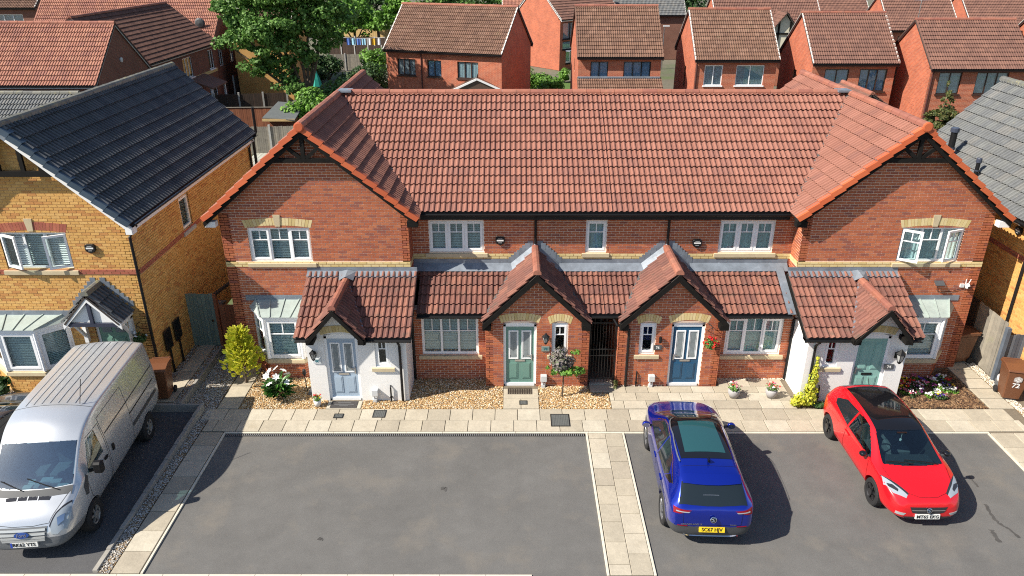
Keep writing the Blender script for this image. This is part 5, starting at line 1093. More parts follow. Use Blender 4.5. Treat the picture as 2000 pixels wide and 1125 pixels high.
c.line('tailgate_top_seam', [(-1.42, .58), (-1.45, .2), (-1.45, -.2), (-1.42, -.58)], 'top', 'blue_seam')
c.patch('spoiler', arc(-1.62, -1.80, .60, .58, -.05, -.06), 'top', 'paint_blue', off=.03, th=.05)
c.both('side_window', [(.88, 1.08), (-.30, 1.09), (-.30, 1.50), (.1, 1.505), (.36, 1.45)], 'screen_dark'); c.both('rear_door_window', [(-.37, 1.09), (-1.15, 1.12), (-1.30, 1.25), (-1.05, 1.42), (-.37, 1.50)], 'screen_dark'); c.both('quarter_window', [(-1.2, 1.125), (-1.55, 1.19), (-1.62, 1.25), (-1.36, 1.28)], 'gloss_black')
c.lines('window_chrome', [(.72, 1.25), (.36, 1.47), (.1, 1.525), (-.4, 1.52), (-1.1, 1.44), (-1.66, 1.26)], 'chrome', w=.02, off=.012); c.lines('roof_rail', [(.3, 1.55), (-.4, 1.57), (-1.3, 1.54)], 'steel', w=.03, off=.03)
c.lines('door_seam', [(.85, 1.06), (.9, .6), (.82, .34), (-.32, .34), (-.33, 1.07)], 'blue_seam'); c.lines('rear_door_seam', [(-.36, .34), (-.95, .4), (-1.12, .8), (-1.2, 1.1)], 'blue_seam'); c.lines('shoulder_crease', [(1.0, .86), (-1.9, .93)], 'blue_seam', w=.01)
c.two('tail_light', [(.44, 1.02), (.66, 1.035), (.79, 1.05), (.79, .94), (.66, .945)], 'rear', 'lamp_red', off=.012); c.two('tail_light_strip', [(.47, .992), (.74, 1.0), (.74, .98), (.5, .975)], 'rear', 'lamp_clear', off=.016)
c.line('tailgate_seam', [(.60, .98), (.585, .68), (-.585, .68), (-.60, .98)], 'rear', 'blue_seam'); c.two('reflector', [(.5, .655), (.70, .66), (.70, .645), (.5, .64)], 'rear', 'lamp_red', off=.01)
c.plate(-2.25, .585, 'rear', 'SC67 HJV', 'plate_yellow', .28); badge_round(c, (-2.262, 0, .855), (-1, 0, .35), .065)
m = MB(); q = [c.hit(-2.0, y, 'top') for y in (.2, .1, 0, -.12)]; m.tube([(p+n*.015) for p, n in q], .006, 6); m.build('rear_wiper', 'steel', c.t)
for sd, tx, sz in ((1, 'GRANDLAND X', .06), (-1, 'TURBO', .04)):
    p, n = c.hit(sd*.42, .70, 'rear'); text_mesh(tx, sz, 'chrome', 'tailgate_lettering', c.t, p+n*.008, (0, -1, 0), n, depth=.004)
c.patch('skid_plate', [(-.52, .40), (-.40, .36), (.40, .36), (.52, .40), (.56, .375), (.42, .325), (-.42, .325), (-.56, .375)], 'rear', 'chrome', off=.02, th=.03) 
m = MB(); m.prism([(-1.22, -.004, 1.62), (-1.40, -.03, 1.62), (-1.40, .03, 1.62)], (0, 0, .03)); m.prism([(-1.25, -.008, 1.62), (-1.4, -.008, 1.62), (-1.42, -.008, 1.71), (-1.38, -.008, 1.71)], (0, .016, 0)); m.build('shark_fin', 'gloss_black', c.t)
c.mirror_part(.70, .90, 1.12, 'paint_blue', .2, .15); c.line('bonnet_seam', [(1.34, .66), (1.8, .58), (2.08, .42), (2.15, 0), (2.08, -.42), (1.8, -.58), (1.34, -.66)], 'top', 'blue_seam')
for sd in (1, -1):
    for x in (-.2, -1.0): m = MB(); m.box(x-.1, x+.1, sd*.905-.015, sd*.905+.012, .90, .93); m.build('door_handle', 'paint_blue', c.t)
c.two('headlight', [(1.72, .80), (1.95, .76), (2.10, .62), (2.06, .56), (1.85, .66)], 'top', 'lamp_clear')
c.finish(split=('lower_cladding', 'trim_grey', lambda p, n: p.z < (.64 if p.x < -1.95 else .36) or any(math.hypot(p.x-x, p.z-.357) < .50 and abs(p.y) > .7 and p.z < .8 for x in (1.31, -1.365))))
# ---- silver van, nose towards the road
S = [(-2.61,.50,.86,.91,1.0,.90,1.5,.78,2.18,2.26),(-2.55,.44,.93,.965,.95,.94,1.5,.83,2.27,2.36),(-2.2,.40,.94,.985,.95,.955,1.5,.84,2.29,2.385),(-1.2,.38,.94,.985,.95,.96,1.48,.84,2.30,2.40),(0,.36,.94,.985,.95,.96,1.46,.84,2.30,2.41),(.55,.36,.94,.985,.95,.96,1.45,.835,2.28,2.41),(.95,.36,.94,.985,.95,.955,1.44,.815,2.17,2.32),(1.18,.36,.94,.98,.92,.95,1.42,.80,2.02,2.14),(1.36,.36,.94,.98,.9,.945,1.40,.80,1.86,1.95),(1.75,.35,.93,.97,.85,.925,1.30,.81,1.46,1.53),(1.93,.34,.92,.955,.8,.905,1.20,.80,1.28,1.33),(2.3,.33,.87,.91,.72,.84,1.02,.72,1.10,1.16),(2.5,.33,.80,.85,.66,.77,.85,.64,.94,.99),(2.60,.34,.70,.76,.58,.68,.70,.54,.76,.80),(2.64,.38,.56,.62,.55,.55,.64,.42,.68,.70)]
c = Car('parked_van', 'silver panel van with a grey front bumper parked before the yellow house', (-10.0, 14.18, 0), R(-90+5), S, 'paint_silver', None, 'van', rail=.75)
c.wheels((1.66, -1.58), .955, .345, 'hub_steel', 6, rr=.6, rw=.22)
c.patch('windscreen', arc(1.87, 1.24, .78, .745, .10, .06), 'top', 'van_glass', cut=True, step=.09); c.patch('cowl_panel', arc(2.03, 1.885, .80, .80, .09, .10), 'top', 'trim_grey', step=.08)
c.both('side_window', [(1.52, 1.32), (.80, 1.36), (.80, 1.90), (1.12, 1.88)], 'car_glass', cut=True); c.both('quarter_panel', [(1.78, 1.18), (1.80, .98), (1.70, .95), (1.56, 1.30), (1.60, 1.36)], 'trim_grey')
c.lines('front_door_seam', [(1.62, 1.28), (1.60, .8), (1.30, .5), (.64, .46), (.60, 1.95), (1.12, 1.93)], 'van_seam'); c.lines('sliding_door_seam', [(.56, .46), (.55, 2.05), (-.72, 2.07), (-.72, .48)], 'van_seam'); c.lines('slide_rail', [(-.7, 1.32), (-2.3, 1.34)], 'seam', w=.035); c.lines('upper_groove', [(.5, 1.62), (-2.45, 1.66)], 'van_seam', w=.03); c.lines('rub_strip', [(-.75, .98), (-2.3, 1.0)], 'trim_grey', w=.09, off=.012)
for k in range(8): y = -.60+1.2*k/7; c.line('roof_rib', [(.40, y), (-2.45, y)], 'top', 'rib_grey', w=.028, off=.012)
c.line('roof_joint', [(.45, .8), (.47, .3), (.47, -.3), (.45, -.8)], 'top', 'van_seam', w=.012)
c.patch('bonnet_vent', [(2.17, -.42), (2.17, .42), (2.10, .44), (2.10, -.44)], 'top', 'lamp_dark'); c.line('bonnet_seam', [(1.98, .76), (2.3, .62), (2.52, .5), (2.555, .2), (2.555, -.2), (2.52, -.5), (2.3, -.62), (1.98, -.76)], 'top', 'van_seam')
for y in (-.2, .0, .2): c.line('vent_bar', [(2.175, y), (2.095, y)], 'top', 'paint_silver', w=.02, off=.012)
c.two('headlight', [(2.16, .83), (2.32, .865), (2.50, .80), (2.60, .66), (2.615, .55), (2.56, .53), (2.40, .62)], 'top', 'lamp_clear', off=.012); c.two('headlight_reflector', [(2.36, .76), (2.45, .76), (2.53, .66), (2.45, .64)], 'top', 'chrome', off=.02); c.two('headlight_rim', [(2.12, .83), (2.16, .845), (2.42, .63), (2.57, .53), (2.55, .505), (2.38, .60)], 'top', 'lamp_dark', off=.008)
c.patch('grille', [(-.47, .86), (.47, .86), (.44, .60), (-.44, .60)], 'front', 'bumper_grey', off=.01)
for k, z in enumerate((.83, .755, .68, .625)): c.patch('grille_slat', [(-.44+.01*k, z), (.44-.01*k, z), (.44-.01*k, z-.042), (-.44+.01*k, z-.042)], 'front', 'silver_slat', off=.03, th=.02)
p, n = c.hit(0, .735, 'front'); u = V((0, 1, 0)); up = n.cross(u); up = up if up.z > 0 else -up; m = MB(); vs = []
for q, h in ((1, .03), (1, .05), (.0, .055)):
    for k in range(20): a = 2*math.pi*k/20; vs.append(p+u*.145*q*math.cos(a)+up*.062*q*math.sin(a)+n*h)
m.add(vs, [(i*20+k, i*20+(k+1) % 20, (i+1)*20+(k+1) % 20, (i+1)*20+k) for i in range(2) for k in range(20)]); b = m.build('oval_badge', 'oval_blue', c.t); text_mesh('Ford', .095, 'chrome', 'badge_lettering', b, p+n*.056, u, n, up=up, depth=.004)
c.plate(2.675, .52, 'front', 'RK62 YTS', 'plate_white', .12, 'ink_blue')
wiper(c, (1.98, .55), (1.80, -.1)); wiper(c, (1.99, -.15), (1.80, -.62))
for sd in (1, -1):
    m = MB(); m.box(1.36, 1.52, min(sd*1.04, sd*1.24), max(sd*1.04, sd*1.24), 1.28, 1.56); mo = m.build('door_mirror', 'black_trim', c.t, bevel=.04); m = MB(); m.bar((1.42, sd*.94, 1.32), (1.42, sd*1.08, 1.36), .05, .06); m.build('mirror_arm', 'black_trim', mo)
    m = MB(); m.box(1.352, 1.358, min(sd*1.06, sd*1.22), max(sd*1.06, sd*1.22), 1.31, 1.53); m.build('mirror_glass', 'chrome', mo); m = MB(); m.box(.70, .84, sd*.985-.02, sd*.985+.015, 1.14, 1.2); m.build('door_handle', 'black_trim', c.t); m = MB(); m.box(.34, .42, sd*.985-.02, sd*.985+.015, 1.1, 1.25); m.build('door_handle', 'black_trim', c.t)
m = MB(); m.tube([(.42, .55, 2.36), (.2, .58, 2.85)], .008, 5); m.build('aerial', 'black_trim', c.t)
m = MB(); m.box(1.45, 1.85, -.76, .76, 1.0, 1.17); m.build('dashboard', 'dash', c.t, bevel=.06); m = MB(); m.box(.3, .36, -.82, .82, .5, 2.0); m.build('bulkhead', 'cabin', c.t); m = MB(); m.box(.3, 1.8, -.85, .85, .46, .52); m.build('cab_floor', 'cabin', c.t)
for y in (.52, .02, -.48):
    m = MB(); m.box(.5, .98, y-.22, y+.22, .75, .95); m.box(.42, .56, y-.21, y+.21, .93, 1.45); m.box(.44, .54, y-.12, y+.12, 1.47, 1.65); m.build('seat', 'seat_cloth', c.t, bevel=.04)
m = MB(); m.tube([(1.30+.1*math.sin(a), -.46+.2*math.cos(a), 1.22+.17*math.sin(a)) for a in [2*math.pi*i/18 for i in range(19)]], .016, 6); m.build('steering_wheel', 'rubber', c.t)
rn = random.Random(4)
for k in range(9): x, y = rn.uniform(1.5, 1.75), rn.uniform(-.3, .65); m = MB(); e = rn.uniform(.03, .08); m.box(x-e, x+e, y-e*1.5, y+e*1.5, 1.16, 1.18+rn.uniform(.0, .05)); m.build('cab_clutter', ('plate_white', 'meter_grey', 'curtain')[k % 3], c.t)
m = MB(); m.box(1.16, 1.22, -.16, .16, 1.98, 2.04); m.build('sun_visor', 'meter_grey', c.t)
c.finish(split=('front_bumper', 'bumper_grey', lambda p, n: p.x > 1.98 and p.z < .64 and n.z < .75))
# ---- dark car beside the van, only a corner in view
S2 = [(x*1.08, *r) for (x, *r) in [(-2.00,.34,.56,.62,.56,.58,.80,.48,.90,.93),(-1.93,.24,.72,.79,.56,.75,.90,.60,1.06,1.10),(-1.74,.20,.79,.855,.56,.83,.98,.62,1.27,1.33),(-1.5,.19,.81,.87,.56,.845,1.0,.60,1.375,1.43),(-.4,.18,.82,.87,.55,.855,.965,.60,1.435,1.485),(.30,.18,.82,.87,.55,.855,.94,.585,1.36,1.41),(.70,.18,.82,.87,.55,.85,.93,.655,1.14,1.19),(1.08,.18,.82,.87,.55,.84,.92,.72,.965,1.01),(1.45,.19,.80,.86,.54,.81,.85,.66,.905,.94),(1.75,.20,.74,.82,.5,.73,.74,.56,.81,.845),(1.92,.21,.64,.71,.45,.63,.60,.46,.70,.73),(2.0,.24,.52,.58,.42,.50,.52,.38,.58,.60)]]
c = Car('parked_car', 'dark navy car half hidden beside the silver van', (-12.55, 14.8, 0), R(91), S2, 'paint_navy', 'cars parked in the bays')
c.wheels((1.25, -1.45), .85, .31, 'alloy', 6); c.patch('windscreen', arc(1.14, .30, .66, .545, .10, .06), 'top', 'screen_dark', step=.1); c.both('side_window', [(.82, .96), (-1.2, 1.05), (-.9, 1.33), (-.1, 1.375), (.12, 1.35)], 'screen_dark'); c.patch('rear_window', arc(-1.62, -1.95, .52, .56, -.05, -.04), 'top', 'screen_dark'); c.mirror_part(.75, .86, 1.0, 'paint_navy')
wiper(c, (1.2, .4), (1.1, -.3)); c.two('tail_light', [(.60, .95), (.76, .93), (.76, .74), (.62, .78)], 'rear', 'lamp_red'); c.two('headlight', [(1.45, .79), (1.62, .80), (1.86, .69), (2.0, .47), (1.95, .43)], 'top', 'lamp_clear'); c.line('bonnet_seam', [(1.24, .70), (1.6, .64), (1.9, .46)], 'top'); c.finish()
M('brown_glazing', (.10,.07,.055), .25); M('teal_fence', (.09,.2,.06), .8)
# ------------------------------------------------------------------ houses behind
brick_shader('far_red', (.46,.12,.055), (.34,.085,.045), (.52,.32,.22), .12); brick_shader('far_brown', (.20,.075,.05), (.16,.06,.042), (.26,.17,.12), .12); brick_shader('far_yellow', (.60,.33,.09), (.54,.28,.075), (.5,.34,.15), .12)
M('brown_frame', (.045,.02,.014), .5); M('fascia_brown', (.07,.02,.018), .6); M('mort_white', (.62,.60,.56), .8, noise=(8, .2)); M('cream_panel', (.70,.66,.5), .7)
def bg_house(lbl, fl, w, run, ez, rz, yaw, wall, tile, wins=(), lwins=(), rwins=(), vm='mort_white', gut='black_trim', group=None, fascia='fascia_brown', pipe_at=None, rm='ridge_red', cat='house', name='brick_house', white_fascia=False):
    """gabled house: fl = front left eave corner (world), local x along the front, y to the back; wins (x0,x1,z0,z1,panes,frame,inside)"""
    h = thing(name, lbl, cat, (fl[0], fl[1], 0), group, R(yaw) or 1e-5); d0, d1 = .28, 2*run-.28; W = Wall(h, wall, wall); e = .12
    W.face((0, d0, 0), UX, NF, [(0, e, w-e), (ez-.05, e, w-e)], [t[:4] for t in wins], bricks=False)
    kn = lambda a, b: [(0, a, b), (ez+.1, a, b), (rz-.1, (a+b)/2-.03, (a+b)/2+.03)]
    W.face((e, 0, 0), (0, -1, 0), (-1, 0, 0), kn(-d1, -d0-.28), [(-t[1], -t[0], t[2], t[3]) for t in lwins], bricks=False); W.face((w-e, 0, 0), (0, 1, 0), (1, 0, 0), kn(d0+.28, d1), [t[:4] for t in rwins], bricks=False)
    W.face((0, d1, 0), (-1, 0, 0), (0, 1, 0), [(0, -w+e+.28, -e-.28), (ez, -w+e+.28, -e-.28)], bricks=False)
    W.core.build('wall', wall, h)
    for t in wins: window(h, (0, d0, 0), UX, NF, t[0], t[1], t[2], t[3], t[4], sashes=(), bars=False, frame=t[5], inside=t[6], glass='glass_far'); m = MB(); m.box(t[0]-.06, t[1]+.06, d0-.09, d0+.05, t[2]-.08, t[2]); m.build('window_sill', t[5], h)
    for t in lwins: window(h, (e, 0, 0), (0, -1, 0), (-1, 0, 0), -t[1], -t[0], t[2], t[3], t[4], sashes=(), bars=False, frame=t[5], inside=t[6], glass='glass_far')
    for t in rwins: window(h, (w-e, 0, 0), (0, 1, 0), (1, 0, 0), t[0], t[1], t[2], t[3], t[4], sashes=(), bars=False, frame=t[5], inside=t[6], glass='glass_far')
    L = math.hypot(run, rz-ez); c_, s_ = run/L, (rz-ez)/L
    tiled(h, (0, 0, ez), UX, (0, c_, s_), [(0, 0), (w, 0), (w, L), (0, L)], tile, hgt=.036); tiled(h, (0, 2*run, ez), (-1, 0, 0), (0, -c_, s_), [(-w, 0), (0, 0), (0, L), (-w, L)], tile, hgt=.036)
    ridge(h, (0, run, rz+.03), (w, run, rz+.03), rm); m = MB()
    for x in (.0, w-.09):
        for y0, y1 in ((0, run), (2*run, run)):
            m = MB(); m.prism([(x, y0, ez+.03), (x, y1, rz+.03), (x, y1, rz+.06), (x, y0, ez+.06)], (.09, 0, 0)); m.build('verge', vm, h); m = MB(); m.prism([(x+.03, y0, ez-.18), (x+.03, y1, rz-.16), (x+.03, y1, rz-.0), (x+.03, y0, ez-.0)], (.03, 0, 0)); m.build('bargeboard', fascia, h)
    for y in (.02, 2*run-.06):
        m = MB(); m.box(.07, w-.07, y, y+.04, ez-.16, ez-.02); m.build('fascia', fascia, h)
    gutter(h, (0, -.03, ez-.02), (w, -.03, ez-.02), gut)
    if pipe_at is not None: m = MB(); m.tube([(pipe_at, -.03, ez-.06), (pipe_at, d0-.05, ez-.3), (pipe_at, d0-.05, .05)], .045, 6); m.build('downpipe', 'fascia_brown', h)
    return h
B_, Wh = 'brown_frame', 'upvc'
G1 = 'red brick houses in the row behind the terrace'
A = bg_house('wide red brick house set at an angle with three brown windows', (-9.38, 56.48), 9.22, 3.45, 4.7, 7.6, -19.8, 'far_red', 'tile_brown', [(1.0, 2.45, 2.95, 4.1, 3, B_, 'curtain'), (3.4, 4.5, 2.95, 4.1, 2, B_, 'curtain_blue'), (5.75, 7.35, 2.95, 4.1, 3, B_, 'net_curtain')], group=G1, pipe_at=2.95)
B = bg_house('red brick house with dark windows and a tiled lean-to on its front', (4.38, 52.2), 5.85, 3.6, 4.7, 7.71, 0, 'far_red', 'tile_brown', [(.95, 2.15, 3.2, 4.4, 2, 'black_trim', 'curtain_blue'), (3.2, 5.05, 3.2, 4.4, 3, 'black_trim', 'curtain_blue')], [(3.2, 3.9, 3.3, 4.2, 1, B_, None)], group=G1, vm='tile_brown')
tiled(B, (.05, -1.55, 2.3), UX, (0, .87, .5), [(0, 0), (5.75, 0), (5.75, 2.1), (0, 2.1)], 'tile_brown', hgt=.036); m = MB(); m.box(.1, 5.7, .1, .3, 3.32, 3.42); m.build('lead_flashing', 'lead', B); m = MB(); m.box(.12, 5.68, -1.25, .28, 0, 2.35); m.build('lean_to_wall', 'far_red', B)
C = bg_house('red brick house with two white-framed windows', (12.0, 50.8), 5.6, 3.45, 4.7, 7.6, 0, 'far_red', 'tile_brown', [(.75, 1.95, 3.05, 4.35, 2, Wh, 'net_curtain'), (2.85, 4.7, 3.05, 4.35, 2, Wh, 'net_curtain')], [(3.0, 3.6, 2.5, 3.9, 1, B_, None)], group=G1, pipe_at=.2)
D = bg_house('red brick house with brown windows and white mortared verges', (19.1, 49.1), 5.55, 3.36, 4.7, 7.52, 0, 'far_red', 'tile_maroon', [(.95, 2.5, 2.95, 4.35, 2, B_, 'curtain_blue'), (3.2, 4.95, 2.95, 4.35, 3, B_, 'curtain_blue')], [(3.0, 3.6, 2.5, 3.9, 1, B_, None)], group=G1)
E = bg_house('red brick house with an aerial on its gable end', (25.4, 46.7), 6.3, 3.2, 4.7, 7.3, 0, 'far_red', 'tile_maroon', [(.7, 2.1, 3.2, 4.5, 2, B_, 'net_curtain'), (3.0, 4.95, 3.2, 4.5, 3, B_, 'net_curtain')], [(4.4, 5.3, 3.0, 4.2, 2, B_, 'net_curtain')], group=G1, pipe_at=.25, vm='tile_maroon')
m = MB(); m.tube([(.15, 3.2, 7.3), (.15, 3.2, 8.6)], .02, 5); m.tube([(-.3, 3.2, 8.4), (.9, 3.2, 8.45)], .012, 4); m.build('aerial', 'steel', E)
bg_house('red brick house at the end of the row beyond the one with the aerial', (32.4, 46.9), 6, 3.2, 4.7, 7.3, 0, 'far_red', 'tile_maroon', [(.7, 2.1, 3.2, 4.5, 2, B_, 'net_curtain')], group=G1)
# second row
F = bg_house('half-timbered house with a tall orange gable behind the row', (4.9, 78.5), 9, 3.8, 4.9, 8.2, 40, 'far_red', 'tile_maroon', [(.5, 4.6, 3.0, 4.6, 4, 'black_trim', 'net_curtain'), (.5, 4.6, 2.0, 2.8, 3, 'black_trim', 'net_curtain'), (1.0, 4.2, .6, 1.8, 4, 'black_trim', 'net_curtain')], fascia='white_paint')
m = MB(); m.box(.8, 4.4, -.5, .25, 1.85, 1.95); m.build('bay_roof', 'lead', F)
G2 = 'brick houses of the second row'
p = gz(1400, 62, 4.7); Gh = bg_house('second row house with a small half-timbered gable on its front', (p.x, p.y), 9.5, 3.4, 4.7, 7.6, 0, 'far_red', 'tile_maroon', [(1, 2.4, 3, 4.2, 2, B_, None)], group=G2)
gx0 = 5.7; m = MB(); m.prism([(gx0-1.3, -.6, 3.0), (gx0+1.3, -.6, 3.0), (gx0+1.3, -.6, 4.6), (gx0, -.6, 6.3), (gx0-1.3, -.6, 4.6)], (0, 2.5, 0)); m.build('gable_panel', 'cream_panel', Gh)
for a, b in (((gx0-1.3, -.63, 4.6), (gx0, -.63, 6.3)), ((gx0+1.3, -.63, 4.6), (gx0, -.63, 6.3)), ((gx0-1.3, -.63, 4.6), (gx0+1.3, -.63, 4.6)), ((gx0-.5, -.63, 3), (gx0-.5, -.63, 5.6)), ((gx0+.5, -.63, 3), (gx0+.5, -.63, 5.6))): m = MB(); m.bar(a, b, .14); m.build('timber', 'black_timber', Gh)
for q in (1, -1): tiled(Gh, (gx0+q*1.5, -.9, 4.45), (0, q, 0), (-q*.62, 0, .785), [(q*a, b) for a, b in [(0, 0), (3.2, 0), (3.2, 2.45), (0, 2.45)]], 'tile_maroon')
for (px, py, w, lb) in ((1590, 30, 6.2, 'second row house seen above the one with white mortared verges'), (1737, 60, 6.4, 'second row house seen above the aerial'), (1897, 52, 6.4, 'second row house furthest from the terrace, with its gable against the road')):
    p = gz(px, py, 4.7); bg_house(lb, (p.x, p.y), w, 3.4, 4.7, 7.6, 0, 'far_red', 'tile_maroon', [(1, 2.4, 3, 4.2, 2, B_, None)], group=G2)
for i, (px, py, w, tl, lb) in enumerate(((1010, 8, 7, 'tile_salmon', 'far house with a salmon roof among the trees'), (1210, 6, 9, 'tile_slate', 'far house with a dark slate roof and skylight'), (1480, 2, 8, 'tile_slate', 'far house with a grey roof behind the second row'))):
    p = gz(px-30, py+24, 4.7); hh = bg_house(lb, (p.x, p.y), w, 3.4, 4.7, 7.6, 0, 'far_brown', tl, [(1, 2.4, 3, 4.2, 2, Wh, None)])
# rear outbuilding behind the right gable
bg_house('small brick outbuilding with its gable towards the terrace', (19.15, 36.3), 3.6, 1.95, 3.75, 5.05, 90, 'far_red', 'tile_maroon', vm='tile_maroon', name='outbuilding', cat='outbuilding', fascia='black_timber')
# left: three linked houses
L1 = bg_house('brown brick house with a salmon roof and grey bargeboards', (-37, 40.8), 14.8, 3.43, 4.7, 7.58, 0, 'far_brown', 'tile_salmon', [(3, 4.5, 3, 4.2, 2, Wh, 'blind')], rwins=[(2.2, 3.0, 3.3, 4.3, 1, Wh, 'blind'), (4.4, 5.2, 3.3, 4.3, 1, Wh, 'blind')], vm='tile_salmon', fascia='plastic_grey', gut='black_trim')
for y in (2.6, 4.8): m = MB(); m.box(14.66, 14.70, y-.55, y+.55, 4.32, 4.6); m.build('cream_lintel', 'brick_cream', L1)
m = MB(); m.lathe([(.14, 0), (.14, .06), (.05, .08)], (14.70, 3.43, 5.6), 10, 'x'); m.build('vent', 'meter_grey', L1)
L2 = bg_house('brown brick house with a long maroon roof side-on to the street', (-22.9, 47.3), 13.6, 3.5, 4.7, 7.6, 90, 'far_brown', 'tile_maroon', [(1.0, 2.6, 3.4, 4.3, 3, Wh, 'blind'), (4.6, 5.3, 2.9, 4.2, 1, Wh, 'blind'), (7.2, 8.8, 2.9, 4.3, 3, Wh, 'blind'), (12.0, 13.0, 2.9, 4.3, 2, Wh, 'blind'), (11.3, 12.9, .2, 2.1, 2, Wh, 'curtain_blue'), (5.4, 7.0, .3, 2.0, 2, Wh, 'blind')], vm='tile_maroon', fascia='plastic_grey')
m = MB(); m.box(.2, 13.4, .24, .27, 2.62, 2.86); m.build('cream_band', 'brick_cream', L2)
m = MB(); m.prism([(7.6, -1.4, 2.15), (10.6, -1.4, 2.15), (10.6, .25, 2.75), (7.6, .25, 2.75)], (0, 0, .09)); m.build('porch_roof', 'tile_maroon', L2)
for x in (7.8, 10.4): m = MB(); m.box(x-.06, x+.06, -1.3, -1.18, 0, 2.2); m.build('porch_post', 'white_paint', L2)
L3 = bg_house('brown brick house with a salmon roof and a satellite dish', (-38, 61.3), 14.6, 3.6, 4.7, 7.8, 0, 'far_brown', 'tile_salmon', rwins=[(1.0, 1.9, 2.7, 4.0, 2, Wh, 'blind'), (3.4, 4.4, 2.7, 4.0, 2, Wh, 'blind')], vm='tile_salmon', fascia='plastic_grey')
m = MB(); m.lathe([(.02, 0), (.3, .05), (.42, .13)], (13.4, .9, 6.0), 12, 'y'); m.tube([(13.4, 1.0, 6.0), (13.4, 1.2, 5.4)], .03, 5); m.build('satellite_dish', 'trim_grey', L3)
L4 = bg_house('low dark grey tiled roof close behind the yellow house', (-33.5, 33.6), 12.5, 3.4, 2.55, 4.98, 0, 'far_yellow', 'tile_slate', vm='ridge_grey', fascia='white_paint', name='garage_block', cat='garage', rm='ridge_grey')
bg_house('grey tiled house behind the big leafy tree', (-31, 69.5), 9, 3.5, 4.7, 7.9, 0, 'far_brown', 'tile_slate', fascia='black_timber')
bg_house('yellow brick house behind the big leafy tree', (-22.4, 62.3), 4.6, 3.4, 4.9, 7.4, 0, 'far_yellow', 'tile_brown', [])
L5 = bg_house('far brown brick house with white windows and two door canopies', (-62, 76), 16.5, 3.6, 6.2, 8.8, 0, 'far_brown', 'tile_brown', [(4.2, 6.0, 4.3, 5.6, 2, Wh, 'blind'), (8.6, 10.0, 4.3, 5.6, 2, Wh, 'blind'), (12.2, 15.0, 4.3, 5.6, 3, Wh, 'blind'), (12.6, 15.2, .8, 2.2, 3, Wh, 'blind'), (5, 7.6, .8, 2.2, 3, Wh, 'blind')], fascia='black_trim', pipe_at=11.2)
m = MB(); m.box(.2, 16.3, .24, .27, 3.95, 4.15); m.build('cream_band', 'brick_cream', L5)
for x in (9.0, 15.0):
    m = MB(); m.prism([(x-1.1, -1.0, 2.5), (x+1.1, -1.0, 2.5), (x, -1.0, 3.5)], (0, 1.25, 0)); m.build('door_canopy', 'black_timber', L5); m = MB(); m.prism([(x-.5, -1.03, 2.6), (x+.5, -1.03, 2.6), (x, -1.03, 3.1)], (0, .02, 0)); m.build('canopy_panel', 'white_paint', L5)
# conservatory against house A
cv = thing('conservatory', 'brown roofed conservatory with spiked ridge before the wide angled house', 'conservatory', (-2.6, 51.2, 0)); p = gz(932, 158, 3.0)
m = MB(); x, y = p.x, p.y; m.prism([(x-1.9, y-.4, 2.3), (x+1.9, y-.4, 2.3), (x, y-.4, 3.15)], (0, 2.6, 0)); m.build('roof', 'brown_glazing', cv); m = MB(); m.box(x-1.8, x+1.8, y-.3, y+2.1, 0, 2.3); m.build('glazed_wall', 'screen_dark', cv)
for e in (-1, 1): m = MB(); m.bar((x, y-.43, 3.18), (x+e*1.95, y-.43, 2.32), .12); m.build('roof_edge', 'white_paint', cv)
for k in range(5): m = MB(); m.lathe([(.05, 3.15), (.01, 3.4)], (x, y-.3+.5*k, 0), 5); m.build('ridge_spike', 'brown_frame', cv)
# ------------------------------------------------------------------ fences, gates, garden things
def fence(lbl, p, q, h, mat, posts=None, z=0., board=.12, single=False, name='fence', cat='fence', rails=True, post_mat='concrete', gap=.008, cap=None, thick=.02):
    p, q = V((p[0], p[1], z)), V((q[0], q[1], z)); d = q-p; Lg = d.length; u = d.normalized(); n = V((u.y, -u.x, 0)); t = thing(name, lbl, cat, tuple(p)); k = max(1, int(Lg/board)); bw = Lg/k; rn = random.Random(int(Lg*100)); j = MB((p, u, n))
    for i in range(k):
        m = MB((p, u, n)) if single else j; o = rn.uniform(-.006, .006); m.box(i*bw+gap/2, (i+1)*bw-gap/2, -thick/2+o, thick/2+o, .03, h+rn.uniform(-.012, .012))
        if single: m.build('board', mat, t)
    if not single: j.build('boards', mat, t, recalc=False, kind='stuff')
    if rails:
        for zz in (.3, h-.3): m = MB((p, u, n)); m.box(0, Lg, -.06, -thick/2-.008, zz-.04, zz+.04); m.build('rail', mat, t)
    for i in range((posts or 0)+1 if posts else 0): m = MB((p, u, n)); a = Lg*i/posts; m.box(a-.06, a+.06, -.05, .06, 0, h+.1); m.build('post', post_mat, t)
    if cap: m = MB((p, u, n)); m.box(0, Lg, -.05, .05, h+.012, h+.05); m.build('capping', cap, t)
    return t
def at(px, py, z): v = gz(px, py, z); return (v.x, v.y)
g = fence('sage painted board gate between the yellow house and the terrace', (-9.80, 20.32), (-8.98, 20.32), 1.78, 'gate_sage', z=.2, board=.105, single=True, name='garden_gate', cat='gate')
m = MB(); m.lathe([(.035, -.03), (.035, 0), (.02, .0)], (-9.08, 20.29, 1.1), 10, 'y'); m.build('ring_handle', 'iron', g)
fence('brown fence panel filling the gap beside the sage gate', (-8.86, 20.35), (-8.03, 20.35), 1.6, 'fence_brown', board=.14, single=True); m = MB(); m.box(-8.96, -8.87, 20.26, 20.4, 0, 1.98)
t = thing('gate_post', 'brown timber post the sage gate shuts against', 'post', (-8.92, 20.33, 0)); m.build('post', 'fence_brown', t); m = MB(); m.bar((-8.92, 20.33, 1.95), (-8.05, 22.3, 2.3), .08); m.build('brace', 'fence_dark', t)
